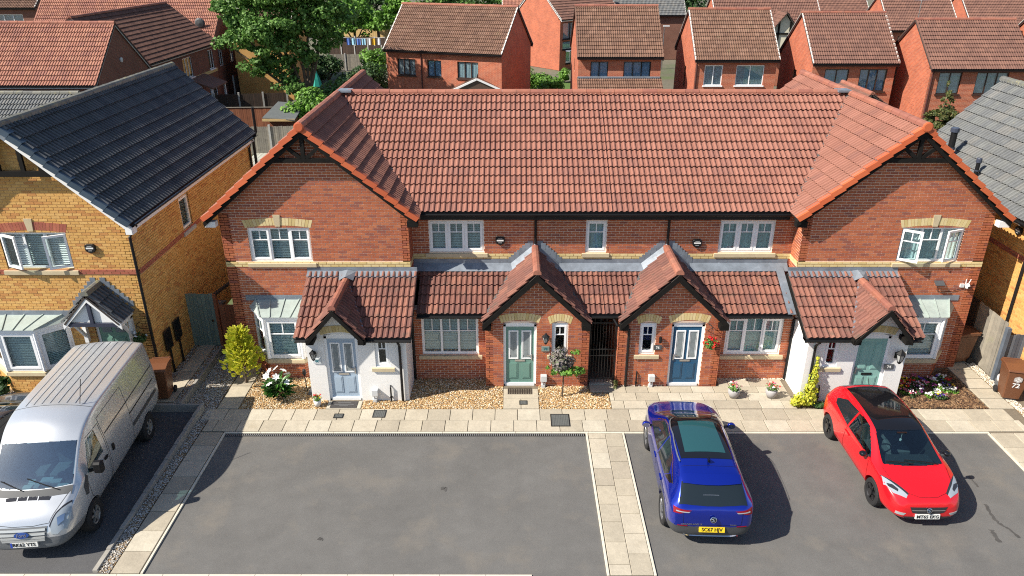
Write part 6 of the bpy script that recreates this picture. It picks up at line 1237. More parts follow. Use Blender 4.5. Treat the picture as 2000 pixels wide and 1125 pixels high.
fence('weathered grey fence panel along the flank path beside the grey bin', (13.95, 18.72), (13.98, 20.15), 1.8, 'fence_grey', board=.145, single=True, rails=False); fence('dark blue-grey fence panel behind the bin numbered 72', (14.0, 18.62), (14.5, 18.62), 1.5, 'fence_blue', board=.1, single=True)
t = thing('fence_post', 'pale weathered gate post leaning by the flank path', 'post', (13.92, 18.66, 0)); m = MB(); m.box(13.86, 13.97, 18.55, 18.68, 0, 1.72); m.build('post', 'fence_blue', t)
fence('dark board fence along the flank of the yellow house on the right', (13.98, 20.2), (14.0, 23.5), 1.8, 'fence_dark', board=.145, single=True, rails=False)
# gardens behind the left gable
def bgf(lbl, a, b, h, mat, posts=3, **k): return fence(lbl, at(*a, h), at(*b, h), h, mat, posts=posts, **k)
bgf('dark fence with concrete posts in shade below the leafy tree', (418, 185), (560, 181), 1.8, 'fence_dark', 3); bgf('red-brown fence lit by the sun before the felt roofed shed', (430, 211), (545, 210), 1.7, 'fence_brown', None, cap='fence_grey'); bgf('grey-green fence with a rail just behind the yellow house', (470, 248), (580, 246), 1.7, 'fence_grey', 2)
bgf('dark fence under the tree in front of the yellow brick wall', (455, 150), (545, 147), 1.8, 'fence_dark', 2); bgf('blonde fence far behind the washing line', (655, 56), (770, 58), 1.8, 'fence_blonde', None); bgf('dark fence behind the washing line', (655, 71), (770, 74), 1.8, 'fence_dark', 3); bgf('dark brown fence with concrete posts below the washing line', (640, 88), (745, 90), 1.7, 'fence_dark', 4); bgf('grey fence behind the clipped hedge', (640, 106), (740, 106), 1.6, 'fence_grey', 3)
t = thing('timber_deck', 'pale ribbed timber deck behind the yellow house', 'deck', (*at(500, 310, .1), 0)); a0, b0 = gz(474, 331, .1), gz(533, 296, .1)
for k in range(11): x = a0.x-.4+.24*k; m = MB(); m.box(x, x+.215, a0.y-1, b0.y, .02, .1); m.build('plank', 'corrugated', t)
s0, s1 = gz(517, 229, 2.0), gz(572, 240, 2.0); t = thing('garden_shed', 'small shed with a grey felt roof before the bright hedge', 'shed', (s0.x, s0.y, 0)); y = s0.y
m = MB(); m.box(s0.x, s0.x+1.8, y+.1, y+2.0, 0, 1.95); m.build('shed_wall', 'fence_brown', t); m = MB(); m.prism([(s0.x-.1, y-.15, 1.95), (s0.x+1.9, y-.3, 1.85), (s0.x+1.9, y+2.2, 2.35), (s0.x+.2, y+2.4, 2.45)], (0, 0, .06)); m.build('felt_roof', 'roof_felt', t); m = MB(); m.box(s0.x-.1, s0.x+1.9, y-.26, y-.2, 1.8, 1.94); m.build('roof_edge', 'fence_blonde', t)
t = thing('washing_line', 'washing line hung with blue, white and yellow laundry', 'washing line', (*at(700, 78, 1.6), 0)); a, b = gz(662, 73, 1.9), gz(752, 73, 1.9); m = MB(); m.tube([a, (a+b)/2-V((0, 0, .12)), b], .015, 4); m.build('line', 'white_paint', t)
for q in (a, b): m = MB(); m.tube([(q.x, q.y, 0), (q.x, q.y, 2.0)], .04, 6); m.build('post', 'steel', t)
M('cloth_blue', (.10,.2,.55), .9); M('cloth_yellow', (.7,.42,.03), .9); M('cloth_white', (.75,.75,.75), .9); M('cloth_sky', (.3,.55,.7), .9); M('teal', (.02,.36,.28), .7)
for k, mt in enumerate(('cloth_blue', 'cloth_sky', 'cloth_blue', 'cloth_sky', 'cloth_white', 'cloth_yellow', 'cloth_white')):
    f = .2+.11*k; q = a+(b-a)*f; m = MB(); w_ = (b-a).length*.04; vs = [(q.x+w_*(2*i/4-1), q.y+.05*math.sin(i*2+k), q.z-.1-e) for e in (0, .75) for i in range(5)]; m.add(vs, [(i, i+1, 6+i, 5+i) for i in range(4)]); m.build('laundry', mt, t, recalc=False)
p = gz(618, 168, 1.0); t = thing('parasol', 'folded teal garden parasol under the leafy tree', 'parasol', (p.x, p.y, 0)); m = MB(); m.lathe([(.5, 1.0), (.35, 1.6), (.05, 2.4)], (p.x, p.y, 0), 8); m.build('canopy', 'teal', t); m = MB(); m.tube([(p.x, p.y, 0), (p.x, p.y, 2.5)], .04, 6); m.build('pole', 'white_paint', t)
def lamp(px, py, base_y, lbl):
    p = gy(px, py, base_y); t = thing('street_lamp', lbl, 'street lamp', (p.x, p.y, 0)); m = MB(); m.tube([(p.x, p.y, 0), (p.x, p.y, p.z)], [.09, .05], 8); m.build('column', 'steel', t); m = MB(); m.box(p.x-.12, p.x+.5, p.y-.12, p.y+.12, p.z, p.z+.12); m.build('lamp_head', 'meter_grey', t)
lamp(1298, 52, 80, 'grey street lamp in the alley beside the brick row'); lamp(134, -20, 82, 'grey street lamp before the far brown house')
sheet('alley', 10.4, 11.95, 40, 110, -.02, 'concrete'); sheet('lawn', 2.6, 6.5, 66, 72, -.02, 'grass'); fence('green fence beside the alley', (12.0, 72), (12.6, 90), 1.8, 'teal_fence', posts=5)
# ------------------------------------------------------------------ bins
def bin_(loc, rz, lbl, col='bin_brown', num=None):
    t = thing('wheelie_bin', lbl, 'bin', loc, 'wheelie bins', rz or 1e-4); m = MB()
    vs = [(-.21, -.22, .06), (.21, -.22, .06), (.21, .22, .06), (-.21, .22, .06), (-.28, -.33, .95), (.28, -.33, .95), (.28, .30, .95), (-.28, .30, .95)]; m.add(vs, [(0, 3, 2, 1), (4, 5, 6, 7), (0, 1, 5, 4), (1, 2, 6, 5), (2, 3, 7, 6), (3, 0, 4, 7)]); m.build('bin_body', col, t, bevel=.025)
    m = MB(); m.prism([(-.30, -.36, .95), (-.30, -.34, 1.0), (-.30, .0, 1.06), (-.30, .32, 1.03), (-.30, .34, .95)], (.60, 0, 0)); m.build('lid', col, t, bevel=.012); m = MB(); m.tube([(-.24, .40, 1.0), (.24, .40, 1.0)], .02, 6); m.bar((-.2, .3, .98), (-.2, .41, 1.0), .03); m.bar((.2, .3, .98), (.2, .41, 1.0), .03); m.build('handle', col, t)
    for s in (-1, 1): m = MB(); m.lathe([(.1, -.025), (.1, .025)], (s*.25, .24, .1), 14, 'x'); m.build('wheel', 'tyre', t)
    if num:
        n = V((0, -1, -.12)).normalized(); up = V((0, -.12, 1)).normalized(); text_mesh(num, .2, 'ink_white', 'bin_number', t, (0, -.287, .52), (1, 0, 0), n, up=up, depth=.006, bold=True); O = V((0, -.312, .73)); m = MB()
        P = [(-.1, -.06), (0, -.1), (.1, -.06), (.1, .05), (.06, .07), (.0, .1), (-.06, .07), (-.1, .05)]; m.prism([O+V((a, -.004, 0))+up*b for a, b in P], n*.006); e = m.build('crest', 'crest_grey', t); m = MB()
        for a, b, w_ in ((0, .03, .05), (-.05, -.02, .03), (.05, -.02, .03), (0, -.06, .04)): m.prism([O+n*.008+V((a-w_*.5, 0, 0))+up*(b-.015), O+n*.008+V((a+w_*.5, 0, 0))+up*(b-.015), O+n*.008+V((a+w_*.5, 0, 0))+up*(b+.015), O+n*.008+V((a-w_*.5, 0, 0))+up*(b+.015)], n*.003)
        m.build('crest_marks', 'ink_white', e)
    return t
M('crest_grey', (.45,.42,.40), .6)
bin_((13.78, 17.72, .03), R(-14), 'brown wheelie bin with a white crest and number 72', num='72'); bin_((-9.52, 17.42, .22), R(8), 'brown wheelie bin behind the silver van'); bin_((13.45, 19.75, .03), R(-80), 'brown wheelie bin tucked behind the terrace corner'); bin_((-9.4, 21.2, .2), R(180), 'dark grey wheelie bin behind the sage gate', 'bin_grey')
t = thing('refuse_bag', 'white refuse bag in a dark crate beside the bin numbered 72', 'bag', (13.98, 18.25, .02)); m = MB(); m.box(13.82, 14.16, 18.05, 18.42, .02, .22); m.build('crate', 'bin_grey', t); m = MB(); m.lathe([(.08, .14), (.2, .2), (.22, .32), (.12, .45), (.03, .5)], (13.98, 18.24, 0), 9); m.build('bag', 'cloth_white', t, smooth=True)
M('leaf_lily', 0, .45, rnd=[(.05,.15,.02),(.035,.11,.015),(.07,.2,.03),(.03,.09,.015)])
# ------------------------------------------------------------------ plants
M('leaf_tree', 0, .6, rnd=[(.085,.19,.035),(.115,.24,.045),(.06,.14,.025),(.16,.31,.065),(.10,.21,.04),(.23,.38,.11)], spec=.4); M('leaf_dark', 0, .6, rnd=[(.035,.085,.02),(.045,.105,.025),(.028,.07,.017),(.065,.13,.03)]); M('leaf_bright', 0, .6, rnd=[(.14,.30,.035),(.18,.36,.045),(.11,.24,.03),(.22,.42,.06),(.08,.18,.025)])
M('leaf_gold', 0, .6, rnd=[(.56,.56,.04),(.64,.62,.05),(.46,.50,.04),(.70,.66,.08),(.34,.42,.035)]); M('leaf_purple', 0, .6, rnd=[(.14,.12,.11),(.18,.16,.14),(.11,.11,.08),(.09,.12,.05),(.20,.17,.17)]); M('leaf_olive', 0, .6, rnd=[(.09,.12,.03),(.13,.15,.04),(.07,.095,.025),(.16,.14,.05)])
M('petal_white', (.80,.80,.76), .6); M('petal_red', (.62,.01,.012), .6); M('petal_pink', (.6,.12,.22), .6); M('petal_yellow', (.75,.5,.02), .6); M('petal_purple', (.18,.02,.16), .6); M('petal_violet', (.08,.03,.3), .6); M('petal_mixed', 0, .6, rnd=[(.72,.68,.66),(.55,.03,.06),(.35,.03,.12),(.7,.3,.35),(.16,.03,.1),(.75,.72,.7)]); M('pot_grey', (.36,.35,.35), .8, noise=(6, .1)); M('pot_white', (.7,.7,.7), .6)
for k in ('leaf_tree', 'leaf_bright', 'leaf_gold', 'leaf_olive', 'leaf_dark'):      # light passes through leaves
    n = MATS[k].node_tree; b = n.nodes['Principled BSDF']; out = n.nodes['Material Output']; tl = n.nodes.new('ShaderNodeBsdfTranslucent'); mx = n.nodes.new('ShaderNodeMixShader'); mx.inputs[0].default_value = .3
    n.links.new(b.inputs['Base Color'].links[0].from_socket, tl.inputs[0]); n.links.new(b.outputs[0], mx.inputs[1]); n.links.new(tl.outputs[0], mx.inputs[2]); n.links.new(mx.outputs[0], out.inputs[0])
def leafset(m, rn, c, rad, n, size, shell=.55, up=.35, jitter=.5):
    """n leaves through an ellipsoid, denser near its skin; each a folded diamond"""
    for _ in range(n):
        while True:
            p = V((rn.uniform(-1, 1), rn.uniform(-1, 1), rn.uniform(-1, 1))); q = p.length
            if .05 < q < 1 and (q > shell or rn.random() < .25): break
        o = V((c[0]+p.x*rad[0], c[1]+p.y*rad[1], c[2]+p.z*rad[2])); nrm = (p.normalized()+V((rn.gauss(0, jitter), rn.gauss(0, jitter), rn.gauss(up, jitter)))).normalized()
        t = nrm.cross(V((rn.gauss(0, 1), rn.gauss(0, 1), rn.gauss(0, 1)))); 
        if t.length < 1e-3: continue
        t.normalize(); b = nrm.cross(t); s = size*rn.uniform(.6, 1.35); w = s*.42
        m.add([o-t*s*.5, o+b*w-nrm*s*.08, o+t*s*.6, o-b*w-nrm*s*.08], [(0, 1, 2), (0, 2, 3)])
def tree(name, lbl, base, h, blobs, size, n, mat, trunk=.18, fork=None, group=None, cat='tree', seed=1, sub=7):
    """blobs [(dx,dy,z,rx,ry,rz)] become knots of leaf clumps; limbs run from the trunk to every blob"""
    t = thing(name, lbl, cat, base, group); rn = random.Random(seed); B = V(base); m = MB(); top = B+V((rn.uniform(-.2, .2), 0, h*.75)); fk = fork or h*.3
    m.tube([B-V((0, 0, .1)), B+V((.05, 0, fk*.5)), B+V((0, .03, fk))], [trunk*1.25, trunk, trunk*.85], 8)
    for bl in blobs: e = B+V((bl[0], bl[1], bl[2])); s0 = B+V((0, 0, fk)); md = s0+(e-s0)*.5+V((rn.uniform(-.2, .2), rn.uniform(-.2, .2), .15))*min(1, h*.2); m.tube([s0-V((0, 0, .05)), md, e], [trunk*.6, trunk*.35, trunk*.12], 6)
    m.build('trunk', 'bark_trunk', t); m = MB(); tot = sum(b[3]*b[4]*b[5] for b in blobs)
    for bl in blobs:
        k = int(n*bl[3]*bl[4]*bl[5]/tot); c = B+V((bl[0], bl[1], bl[2]))
        for _ in range(sub):
            d = V((rn.gauss(0, 1), rn.gauss(0, 1), rn.gauss(0, 1))).normalized()*rn.uniform(.3, 1.0); f = rn.uniform(.2, .55)
            leafset(m, rn, c+V((d.x*bl[3], d.y*bl[4], d.z*bl[5])), (bl[3]*f*rn.uniform(.7, 1.3), bl[4]*f, bl[5]*f*rn.uniform(.45, .9)), k//sub, size, shell=.2, jitter=.8)
    m.build('crown', mat, t, recalc=False); return t
# the big leafy tree behind the left gable
BT = gy(600, 180, 52); base = (BT.x, 52, 0)
tree('leafy_tree', 'big leafy tree standing behind the left gable', base, 10.5, [(-.5, 0, 8.9, 2.8, 2.2, 1.6), (-2.9, .2, 8.0, 2.2, 1.8, 1.6), (1.7, .3, 7.8, 1.8, 1.7, 1.5), (-4.0, 0, 6.3, 1.4, 1.3, 1.2), (-1.6, -.3, 6.3, 2.2, 1.7, 1.6), (1.3, .2, 6.0, 1.6, 1.3, 1.3), (-2.6, 0, 4.3, 1.6, 1.3, 1.1), (-1.1, 0, 3.1, 1.2, 1.0, .9), (-5.3, .3, 5.7, .8, .8, .6), (-.3, 0, 4.6, 1.2, 1., 1.0), (-3.6, .2, 9.2, 1.6, 1.4, 1.2), (1.0, .2, 9.4, 1.8, 1.5, 1.2)], .21, 34000, 'leaf_tree', .22, 1.8, seed=5, sub=22)
def bush(lbl, c, r, n, size, mat, name='bush', group=None, cat='bush', seed=1, sub=9, stems=True):
    t = thing(name, lbl, cat, (c[0], c[1], 0 if c[2] > .3 else c[2]), group); rn = random.Random(seed); m = MB(); C0 = V(c)
    for _ in range(sub):
        d = V((rn.gauss(0, 1), rn.gauss(0, 1), rn.gauss(0, .8))).normalized()*rn.uniform(.25, .75); f = rn.uniform(.35, .6); leafset(m, rn, C0+V((d.x*r[0], d.y*r[1], d.z*r[2])), (r[0]*f, r[1]*f, r[2]*f), n//sub, size)
    m.build('foliage', mat, t, recalc=False); m = MB()
    for k in range(4): a = k*1.6; m.tube([(c[0], c[1], t.location.z-.05), (c[0]+r[0]*.5*math.cos(a), c[1]+r[1]*.5*math.sin(a), c[2])], [.05*r[0], .02*r[0]], 5)
    m.build('stems', 'bark_trunk', t); return t
G3 = 'garden shrubs behind the terrace'
p = gz(601, 214, 2.1); bush('bright green hedge beside the felt roofed shed', (p.x, p.y, 2.1), (1.6, 1.3, 1.7), 6200, .17, 'leaf_bright', seed=2); p = gz(655, 190, 1.8); bush('mid green shrub between the leafy tree and the rear gable', (p.x, p.y, 1.8), (1.6, 1.2, 1.3), 3000, .17, 'leaf_tree', seed=3)
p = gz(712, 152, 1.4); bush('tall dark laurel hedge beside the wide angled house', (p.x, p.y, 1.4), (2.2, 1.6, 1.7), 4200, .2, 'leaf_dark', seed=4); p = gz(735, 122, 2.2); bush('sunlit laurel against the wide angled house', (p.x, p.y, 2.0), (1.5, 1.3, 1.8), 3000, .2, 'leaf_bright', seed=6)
for k, (px, py, r) in enumerate(((1010, 170, 1.3), (1045, 160, 1.5), (1080, 166, 1.2))):
    p = gz(px, py, 1.3); bush(('bright shrub in front of the angled house wall', 'tallest bright shrub beside the lawn', 'bright flowering shrub near the lean-to house')[k], (p.x, p.y, 1.1), (r, 1.1, 1.2), 2300, .17, 'leaf_bright', seed=10+k)
p = gz(1102, 148, .6); bush('round clipped bush on the small lawn', (p.x, p.y, .6), (.7, .7, .7), 900, .15, 'leaf_bright', seed=14)
p = gz(1838, 232, 2.2); tree('garden_tree', 'loose olive-green garden tree behind the right gable', (p.x, p.y, 0), 4.2, [(0, 0, 2.4, 1.1, 1., .9), (-.6, 0, 1.9, .8, .8, .7), (.6, 0, 2.1, .8, .8, .7), (.1, 0, 3.6, .35, .35, .8)], .14, 3800, 'leaf_olive', .07, 1.0, seed=9)
rn = random.Random(21); FT = 'trees along the far edge'
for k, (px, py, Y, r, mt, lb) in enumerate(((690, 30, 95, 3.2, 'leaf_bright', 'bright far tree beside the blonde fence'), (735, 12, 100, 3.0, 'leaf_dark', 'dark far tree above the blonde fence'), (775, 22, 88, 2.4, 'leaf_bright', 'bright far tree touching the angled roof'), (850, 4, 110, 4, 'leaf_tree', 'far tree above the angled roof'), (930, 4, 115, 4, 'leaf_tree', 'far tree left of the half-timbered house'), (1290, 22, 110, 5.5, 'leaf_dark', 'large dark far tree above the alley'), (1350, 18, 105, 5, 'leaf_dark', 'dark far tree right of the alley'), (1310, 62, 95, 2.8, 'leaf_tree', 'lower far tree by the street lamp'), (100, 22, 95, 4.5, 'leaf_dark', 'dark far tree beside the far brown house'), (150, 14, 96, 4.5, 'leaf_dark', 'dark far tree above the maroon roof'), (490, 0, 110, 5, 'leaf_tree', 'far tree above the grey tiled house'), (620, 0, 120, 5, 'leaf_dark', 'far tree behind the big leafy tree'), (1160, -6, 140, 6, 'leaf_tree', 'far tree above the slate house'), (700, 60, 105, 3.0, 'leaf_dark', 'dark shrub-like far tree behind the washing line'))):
    p = gy(px, py, Y); zc = max(p.z, r*.8); tree('far_tree', lb, (p.x, Y, 0), zc+r, [(0, 0, zc, r, r*.8, r*.8), (-r*.6, 0, zc-r*.2, r*.7, r*.7, r*.6), (r*.6, .2, zc-r*.15, r*.7, r*.7, r*.6), (0, 0, zc+r*.5, r*.6, r*.6, r*.5)], .34, 4200, mt, .2, max(.6, zc-r), FT, seed=30+k, sub=14)
# front garden plants
G4 = 'plants in the front gardens'
def conifer(loc):
    t = thing('golden_conifer', 'golden feathery conifer beside the bay of the pale blue-grey door house', 'shrub', loc); rn = random.Random(5); B = V(loc); m = MB(); m.tube([B, B+V((.0, 0, .5))], [.035, .03], 6); m.build('stem', 'bark_trunk', t); m = MB()
    for k in range(650):
        f = rn.random()**.8; z = .32+1.38*f; r = .50*(1-abs(f-.3)*.95)*rn.uniform(.25, 1.05); a = rn.uniform(0, 6.28); o = B+V((r*math.cos(a), r*math.sin(a), z)); d = (V((math.cos(a), math.sin(a), .9+rn.uniform(-.4, .5)))).normalized(); s = d.cross(V((rn.gauss(0, 1), rn.gauss(0, 1), .3))).normalized(); L = rn.uniform(.10, .2)
        m.add([o-d*.03, o+d*L*.5+s*L*.3, o+d*L, o+d*L*.5-s*L*.3], [(0, 1, 2), (0, 2, 3)]); s2 = d.cross(s); m.add([o-d*.03, o+d*L*.5+s2*L*.22, o+d*L*.9, o+d*L*.5-s2*L*.22], [(0, 1, 2), (0, 2, 3)])
    m.build('foliage', 'leaf_gold', t, recalc=False)
conifer((-7.62, 18.45, .03))
def blossom(m, c, r, rn, n=5, tilt=.5):
    ax = V((rn.gauss(0, tilt), rn.gauss(0, tilt), 1)).normalized(); a = ax.cross(V((1, .2, 0))).normalized(); b = ax.cross(a)
    for k in range(n):
        t = 2*math.pi*k/n; d = a*math.cos(t)+b*math.sin(t); e = a*math.cos(t+.6)+b*math.sin(t+.6); g = a*math.cos(t-.6)+b*math.sin(t-.6); m.add([c, c+g*r*.6+ax*r*.2, c+d*r+ax*r*.1, c+e*r*.6+ax*r*.2], [(0, 1, 2, 3)])
def lily(loc):
    t = thing('lily_plant', 'leafy lily plant with white trumpet flowers in the gravel', 'plant', loc); rn = random.Random(8); B = V(loc); m = MB()
    for k in range(150):
        a = rn.uniform(0, 6.28); r = rn.uniform(.05, .42); z = rn.uniform(.08, .55)*(1.15-r); o = B+V((r*.5*math.cos(a), r*.5*math.sin(a), z)); d = V((math.cos(a), math.sin(a), rn.uniform(.1, .9))).normalized(); s = d.cross(V((0, 0, 1))).normalized(); L = rn.uniform(.2, .36); up = s.cross(d)
        m.add([o, o+d*L*.35+s*L*.2+up*.02, o+d*L*.7+s*L*.14, o+d*L-up*.06, o+d*L*.7-s*L*.14, o+d*L*.35-s*L*.2+up*.02], [(0, 1, 2, 3), (0, 3, 4, 5)])
    m.build('leaves', 'leaf_lily', t, recalc=False)
    for k, (x, y, z) in enumerate(((-.3, .1, .62), (-.22, .18, .74), (-.05, .22, .8), (.16, .18, .76), (.27, .12, .68), (-.16, -.12, .5), (.30, -.05, .5), (.0, .0, .66))): m = MB(); blossom(m, B+V((x, y-.05, z+.03)), .115, rn, 6); m.build('flower', 'petal_white', t, recalc=False)
lily((-6.46, 17.68, .03))
def standard(loc):
    t = thing('standard_tree', 'small standard tree with a grey-purple and green head in the gravel', 'tree', loc); rn = random.Random(12); B = V(loc); m = MB(); m.tube([B-V((0, 0, .03)), B+V((.02, 0, .45)), B+V((.03, .02, .9))], [.028, .022, .016], 7)
    for k in range(9): a = k*.7; m.tube([B+V((.03, .02, .75)), B+V((.35*math.cos(a), .35*math.sin(a), 1.0+.35*rn.random()))], [.012, .004], 4)
    m.build('trunk', 'bark_trunk', t); m = MB()
    for k in range(12): d = V((rn.gauss(0, 1), rn.gauss(0, 1), rn.gauss(0, 1))).normalized()*rn.uniform(.1, .26); leafset(m, rn, B+V((d.x, d.y, 1.14+d.z)), (.2, .2, .2), 90, .075)
    m.build('crown', 'leaf_purple', t, recalc=False); m = MB()
    for (x, y, z, r, k) in ((.35, -.1, .88, .2, 110), (.48, -.05, .86, .14, 60), (.1, -.25, .95, .18, 80), (-.25, -.1, .86, .13, 40), (-.42, -.12, 1.0, .06, 20), (.35, .1, 1.35, .14, 45), (.0, .1, .78, .18, 60)): leafset(m, rn, B+V((x, y, z)), (r, r*.8, r*.7), k, .085)
    m.build('green_shoots', 'leaf_bright', t, recalc=False, kind='stuff')
standard((1.39, 17.74, .02))
t = thing('golden_shrub', 'golden variegated shrub climbing the white porch of the mint door', 'shrub', (7.98, 17.3, .03)); rn = random.Random(3); m = MB()
for (x, y, z, rx, rz, k) in ((0, 0, .22, .32, .2, 420), (-.22, -.05, .16, .22, .15, 220), (.14, .08, .45, .2, .24, 240), (.18, .12, .75, .14, .26, 160), (.2, .14, 1.05, .08, .25, 80), (.21, .15, 1.32, .04, .14, 26)): leafset(m, rn, V((7.98+x, 17.3+y, .03+z)), (rx, rx*.7, rz), k, .065)
m.build('foliage', 'leaf_gold', t, recalc=False); m = MB(); m.tube([(8.05, 17.4, 0), (8.17, 17.45, .7), (8.19, 17.46, 1.3)], [.02, .014, .005], 5); m.build('stem', 'bark_trunk', t)
bush('low dark plant at the foot of the golden shrub', (8.38, 17.22, .1), (.2, .16, .09), 260, .06, 'leaf_dark', name='low_plant', cat='plant', seed=40); bush('green plant at the foot of the yellow bay window', (-13.9, 17.5, .5), (.35, .3, .28), 420, .12, 'leaf_dark', name='low_plant', cat='plant', seed=41)
bush('trailing ivy at the foot of the iron gate', (2.93, 18.2, .14), (.08, .12, .2), 160, .045, 'leaf_olive', name='ivy_plant', cat='plant', seed=42)
def potted(loc, lbl, pot, fl, r=.12, h=.2, n=26):
    t = thing('flower_pot', lbl, 'flower pot', loc); B = V(loc); rn = random.Random(int(abs(B.x)*100)); m = MB(); m.lathe([(r*.62, 0), (r, h*.55), (r*1.02, h*.85), (r*.86, h), (r*.8, h*.93)], B, 16); m.build('pot', pot, t, smooth=True); m = MB(); leafset(m, rn, B+V((0, 0, h+.06)), (r*1.2, r*1.2, .09), 120, .05); m.build('foliage', 'leaf_tree', t, recalc=False)
    for k in range(n): a = rn.uniform(0, 6.28); q = rn.uniform(0, r*1.25); m = MB(); blossom(m, B+V((q*math.cos(a), q*math.sin(a), h+.09+rn.uniform(0, .07))), .035, rn, 5, .8); m.build('flower', fl[k % len(fl)], t, recalc=False)
p = gz(1432, 776, .03); potted((p.x, p.y, .035), 'round grey pot of pink flowers left on the paving', 'pot_grey', ['petal_pink', 'petal_pink', 'petal_red', 'petal_white'], .16, .27, 22); p = gz(1505, 776, .03); potted((p.x, p.y, .035), 'round grey pot of red flowers beside the white porch wall', 'pot_grey', ['petal_red', 'petal_red', 'petal_pink', 'petal_white'], .16, .27, 22)
p = gz(621, 793, .03); potted((p.x, p.y, .03), 'small white pot of red and yellow flowers by the pale blue-grey door', 'pot_white', ['petal_yellow', 'petal_red', 'petal_red'], .1, .2, 18)
def basket(loc, arm, lbl, fl, leaf, n):
    t = thing('hanging_basket', lbl, 'hanging basket', loc); B = V(loc); A = V(arm); rn = random.Random(n); m = MB(); m.tube([A, A+(V((B.x, B.y, A.z))-A)*.6+V((0, 0, .03)), V((B.x, B.y, A.z))], .012, 5); m.tube([A-V((0, 0, .22)), A-V((0, 0, .1))+(V((B.x, B.y, A.z))-A)*.5, V((B.x, B.y, A.z))], .008, 5); m.build('bracket', 'iron', t)
    m = MB(); 
    for k in range(3): a = k*2.1; m.tube([(B.x, B.y, A.z), (B.x+.13*math.cos(a), B.y+.13*math.sin(a), B.z)], .004, 4)
    m.build('chains', 'iron', t); m = MB(); m.lathe([(.04, -.14), (.12, -.08), (.16, .0)], B, 12); m.build('basket', 'leaf_dark', t); m = MB(); leafset(m, rn, B+V((0, 0, .02)), (.2, .2, .15), 200, .06); m.build('foliage', leaf, t, recalc=False)
    for k in range(n): d = V((rn.gauss(0, 1), rn.gauss(0, 1), abs(rn.gauss(0, 1)))).normalized()*.2; m = MB(); blossom(m, B+d, .05, rn, 5, .9); m.build('flower', fl, t, recalc=False)
p = gy(1388, 672, 18.05); basket((p.x, 18.05, p.z), (p.x-.05, 18.29, p.z+.5), 'hanging basket of red flowers beside the dark blue door', 'petal_red', 'leaf_tree', 30); p = gy(272, 662, 17.87); basket((p.x, 17.87, p.z), (p.x, 18.1, p.z+.4), 'hanging basket of green foliage on the yellow house', 'petal_white', 'leaf_dark', 4)
# flower bed by the mint door house
stones('bark_mulch', [[(9.9, 17.12), (12.9, 17.12), (12.9, 19.3), (11.9, 18.7), (10.5, 18.7), (10.5, 17.5)]], 5200, .025, .06, 'bark', 'bark chippings covering the flower bed', 'bark', bed='soil', z=.04, zb=.03, flat=.25, flakes=True)
rn = random.Random(77)
for k in range(46):
    x = rn.uniform(10.75, 12.55); y = rn.uniform(17.55, 18.62)
    if x+ (y-17.5)*.0 > 12.6 or (y < 17.75 and rn.random() < .5): continue
    nm = [('petal_white', 'white'), ('petal_mixed', 'mixed pink'), ('petal_purple', 'dark purple'), ('petal_pink', 'pink'), ('petal_mixed', 'mixed pink'), ('petal_red', 'red'), ('petal_white', 'white'), ('petal_violet', 'violet'), ('petal_yellow', 'yellow')][k % 9]
    t = thing('bedding_plant', 'low bedding plant with '+nm[1]+' flowers in the bark bed', 'plant', (x, y, .03), 'bedding plants with '+nm[1]+' flowers'); B = V((x, y, .03)); m = MB(); leafset(m, rn, B+V((0, 0, .07)), (.12, .11, .07), 60, .05); m.build('foliage', 'leaf_dark' if k % 3 else 'leaf_bright', t, recalc=False); m = MB()
    for q in range(9): a = rn.uniform(0, 6.28); r = rn.uniform(0, .12); blossom(m, B+V((r*math.cos(a), r*math.sin(a), .13+rn.uniform(0, .05))), .036, rn, 5, .6)
    o = m.build('blossoms', nm[0], t, recalc=False); o['kind'] = 'stuff'
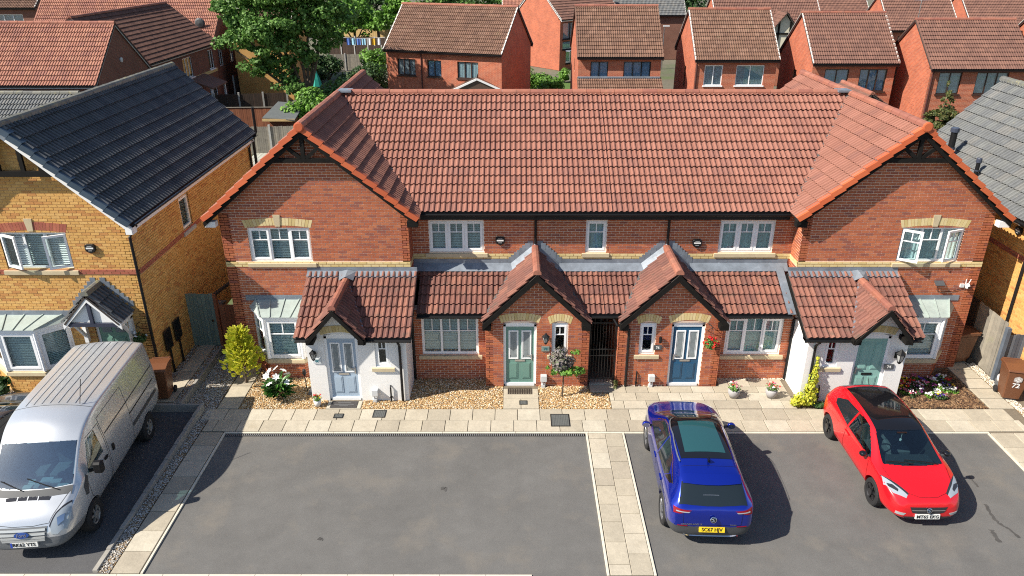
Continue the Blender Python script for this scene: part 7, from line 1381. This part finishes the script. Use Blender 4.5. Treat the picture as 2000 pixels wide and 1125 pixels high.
# small things in the gravel of the pale blue-grey door house
t = thing('solar_stake_light', 'black solar stake light in the gravel by the bay', 'garden light', (-5.78, 18.05, .02)); m = MB(); m.tube([(-5.78, 18.05, 0), (-5.80, 18.05, .55)], .014, 6); m.build('stake', 'black_trim', t); m = MB(); m.lathe([(.03, .52), (.055, .58), (.05, .68), (.02, .72)], (-5.80, 18.05, 0), 8); m.build('lamp_head', 'black_trim', t)
t = thing('folded_cover', 'dark folded cover leaning by the white porch wall', 'cover', (-5.62, 17.95, .02)); m = MB(); m.prism([(-5.72, 17.8, .02), (-5.53, 17.8, .02), (-5.53, 17.85, .3), (-5.6, 17.85, .26)], (0, .3, 0)); m.build('fabric', 'slate', t)
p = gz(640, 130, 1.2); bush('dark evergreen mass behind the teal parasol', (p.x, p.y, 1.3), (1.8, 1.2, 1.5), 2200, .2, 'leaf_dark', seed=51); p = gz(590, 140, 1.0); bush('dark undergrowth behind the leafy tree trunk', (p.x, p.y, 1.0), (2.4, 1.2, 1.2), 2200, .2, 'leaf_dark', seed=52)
# oil marks on the asphalt
M('oil', (.07,.067,.063), .7, noise=(3, .3))
def stain(lbl, pts, w, seed):
    rn = random.Random(seed); P = [gz(*q) for q in pts]; m = MB(); L = []; Rr = []
    for i in range(len(P)-1):
        for k in range(5):
            p = P[i]+(P[i+1]-P[i])*(k/5); d = (P[i+1]-P[i]).normalized(); n = V((-d.y, d.x, 0)); e = w*rn.uniform(.3, 1.1); L.append(p+n*e+V((0, 0, .004))); Rr.append(p-n*w*rn.uniform(.3, 1.1)+V((0, 0, .004)))
    k = len(L); m.add(L+Rr, [(i, i+1, k+i+1, k+i) for i in range(k-1)]); o = m.build('oil_stain', 'oil', recalc=False); tag(o, lbl, 'stain'); return o
stain('long dark oil streak on the bay beside the red car', [(1925, 985), (1935, 1005), (1950, 1022), (1972, 1034), (1995, 1055)], .05, 1); stain('short dark oil mark behind the long streak', [(1936, 1035), (1945, 1050), (1955, 1062)], .06, 2); stain('small oil spot between the red car and the paved strip', [(1893, 930), (1905, 945), (1912, 953)], .03, 3); stain('dark round spot in the middle of the empty bay', [(862, 952), (868, 956), (874, 956)], .08, 4); stain('faint dark spot low in the empty bay', [(622, 1051), (628, 1054), (632, 1054)], .05, 5)
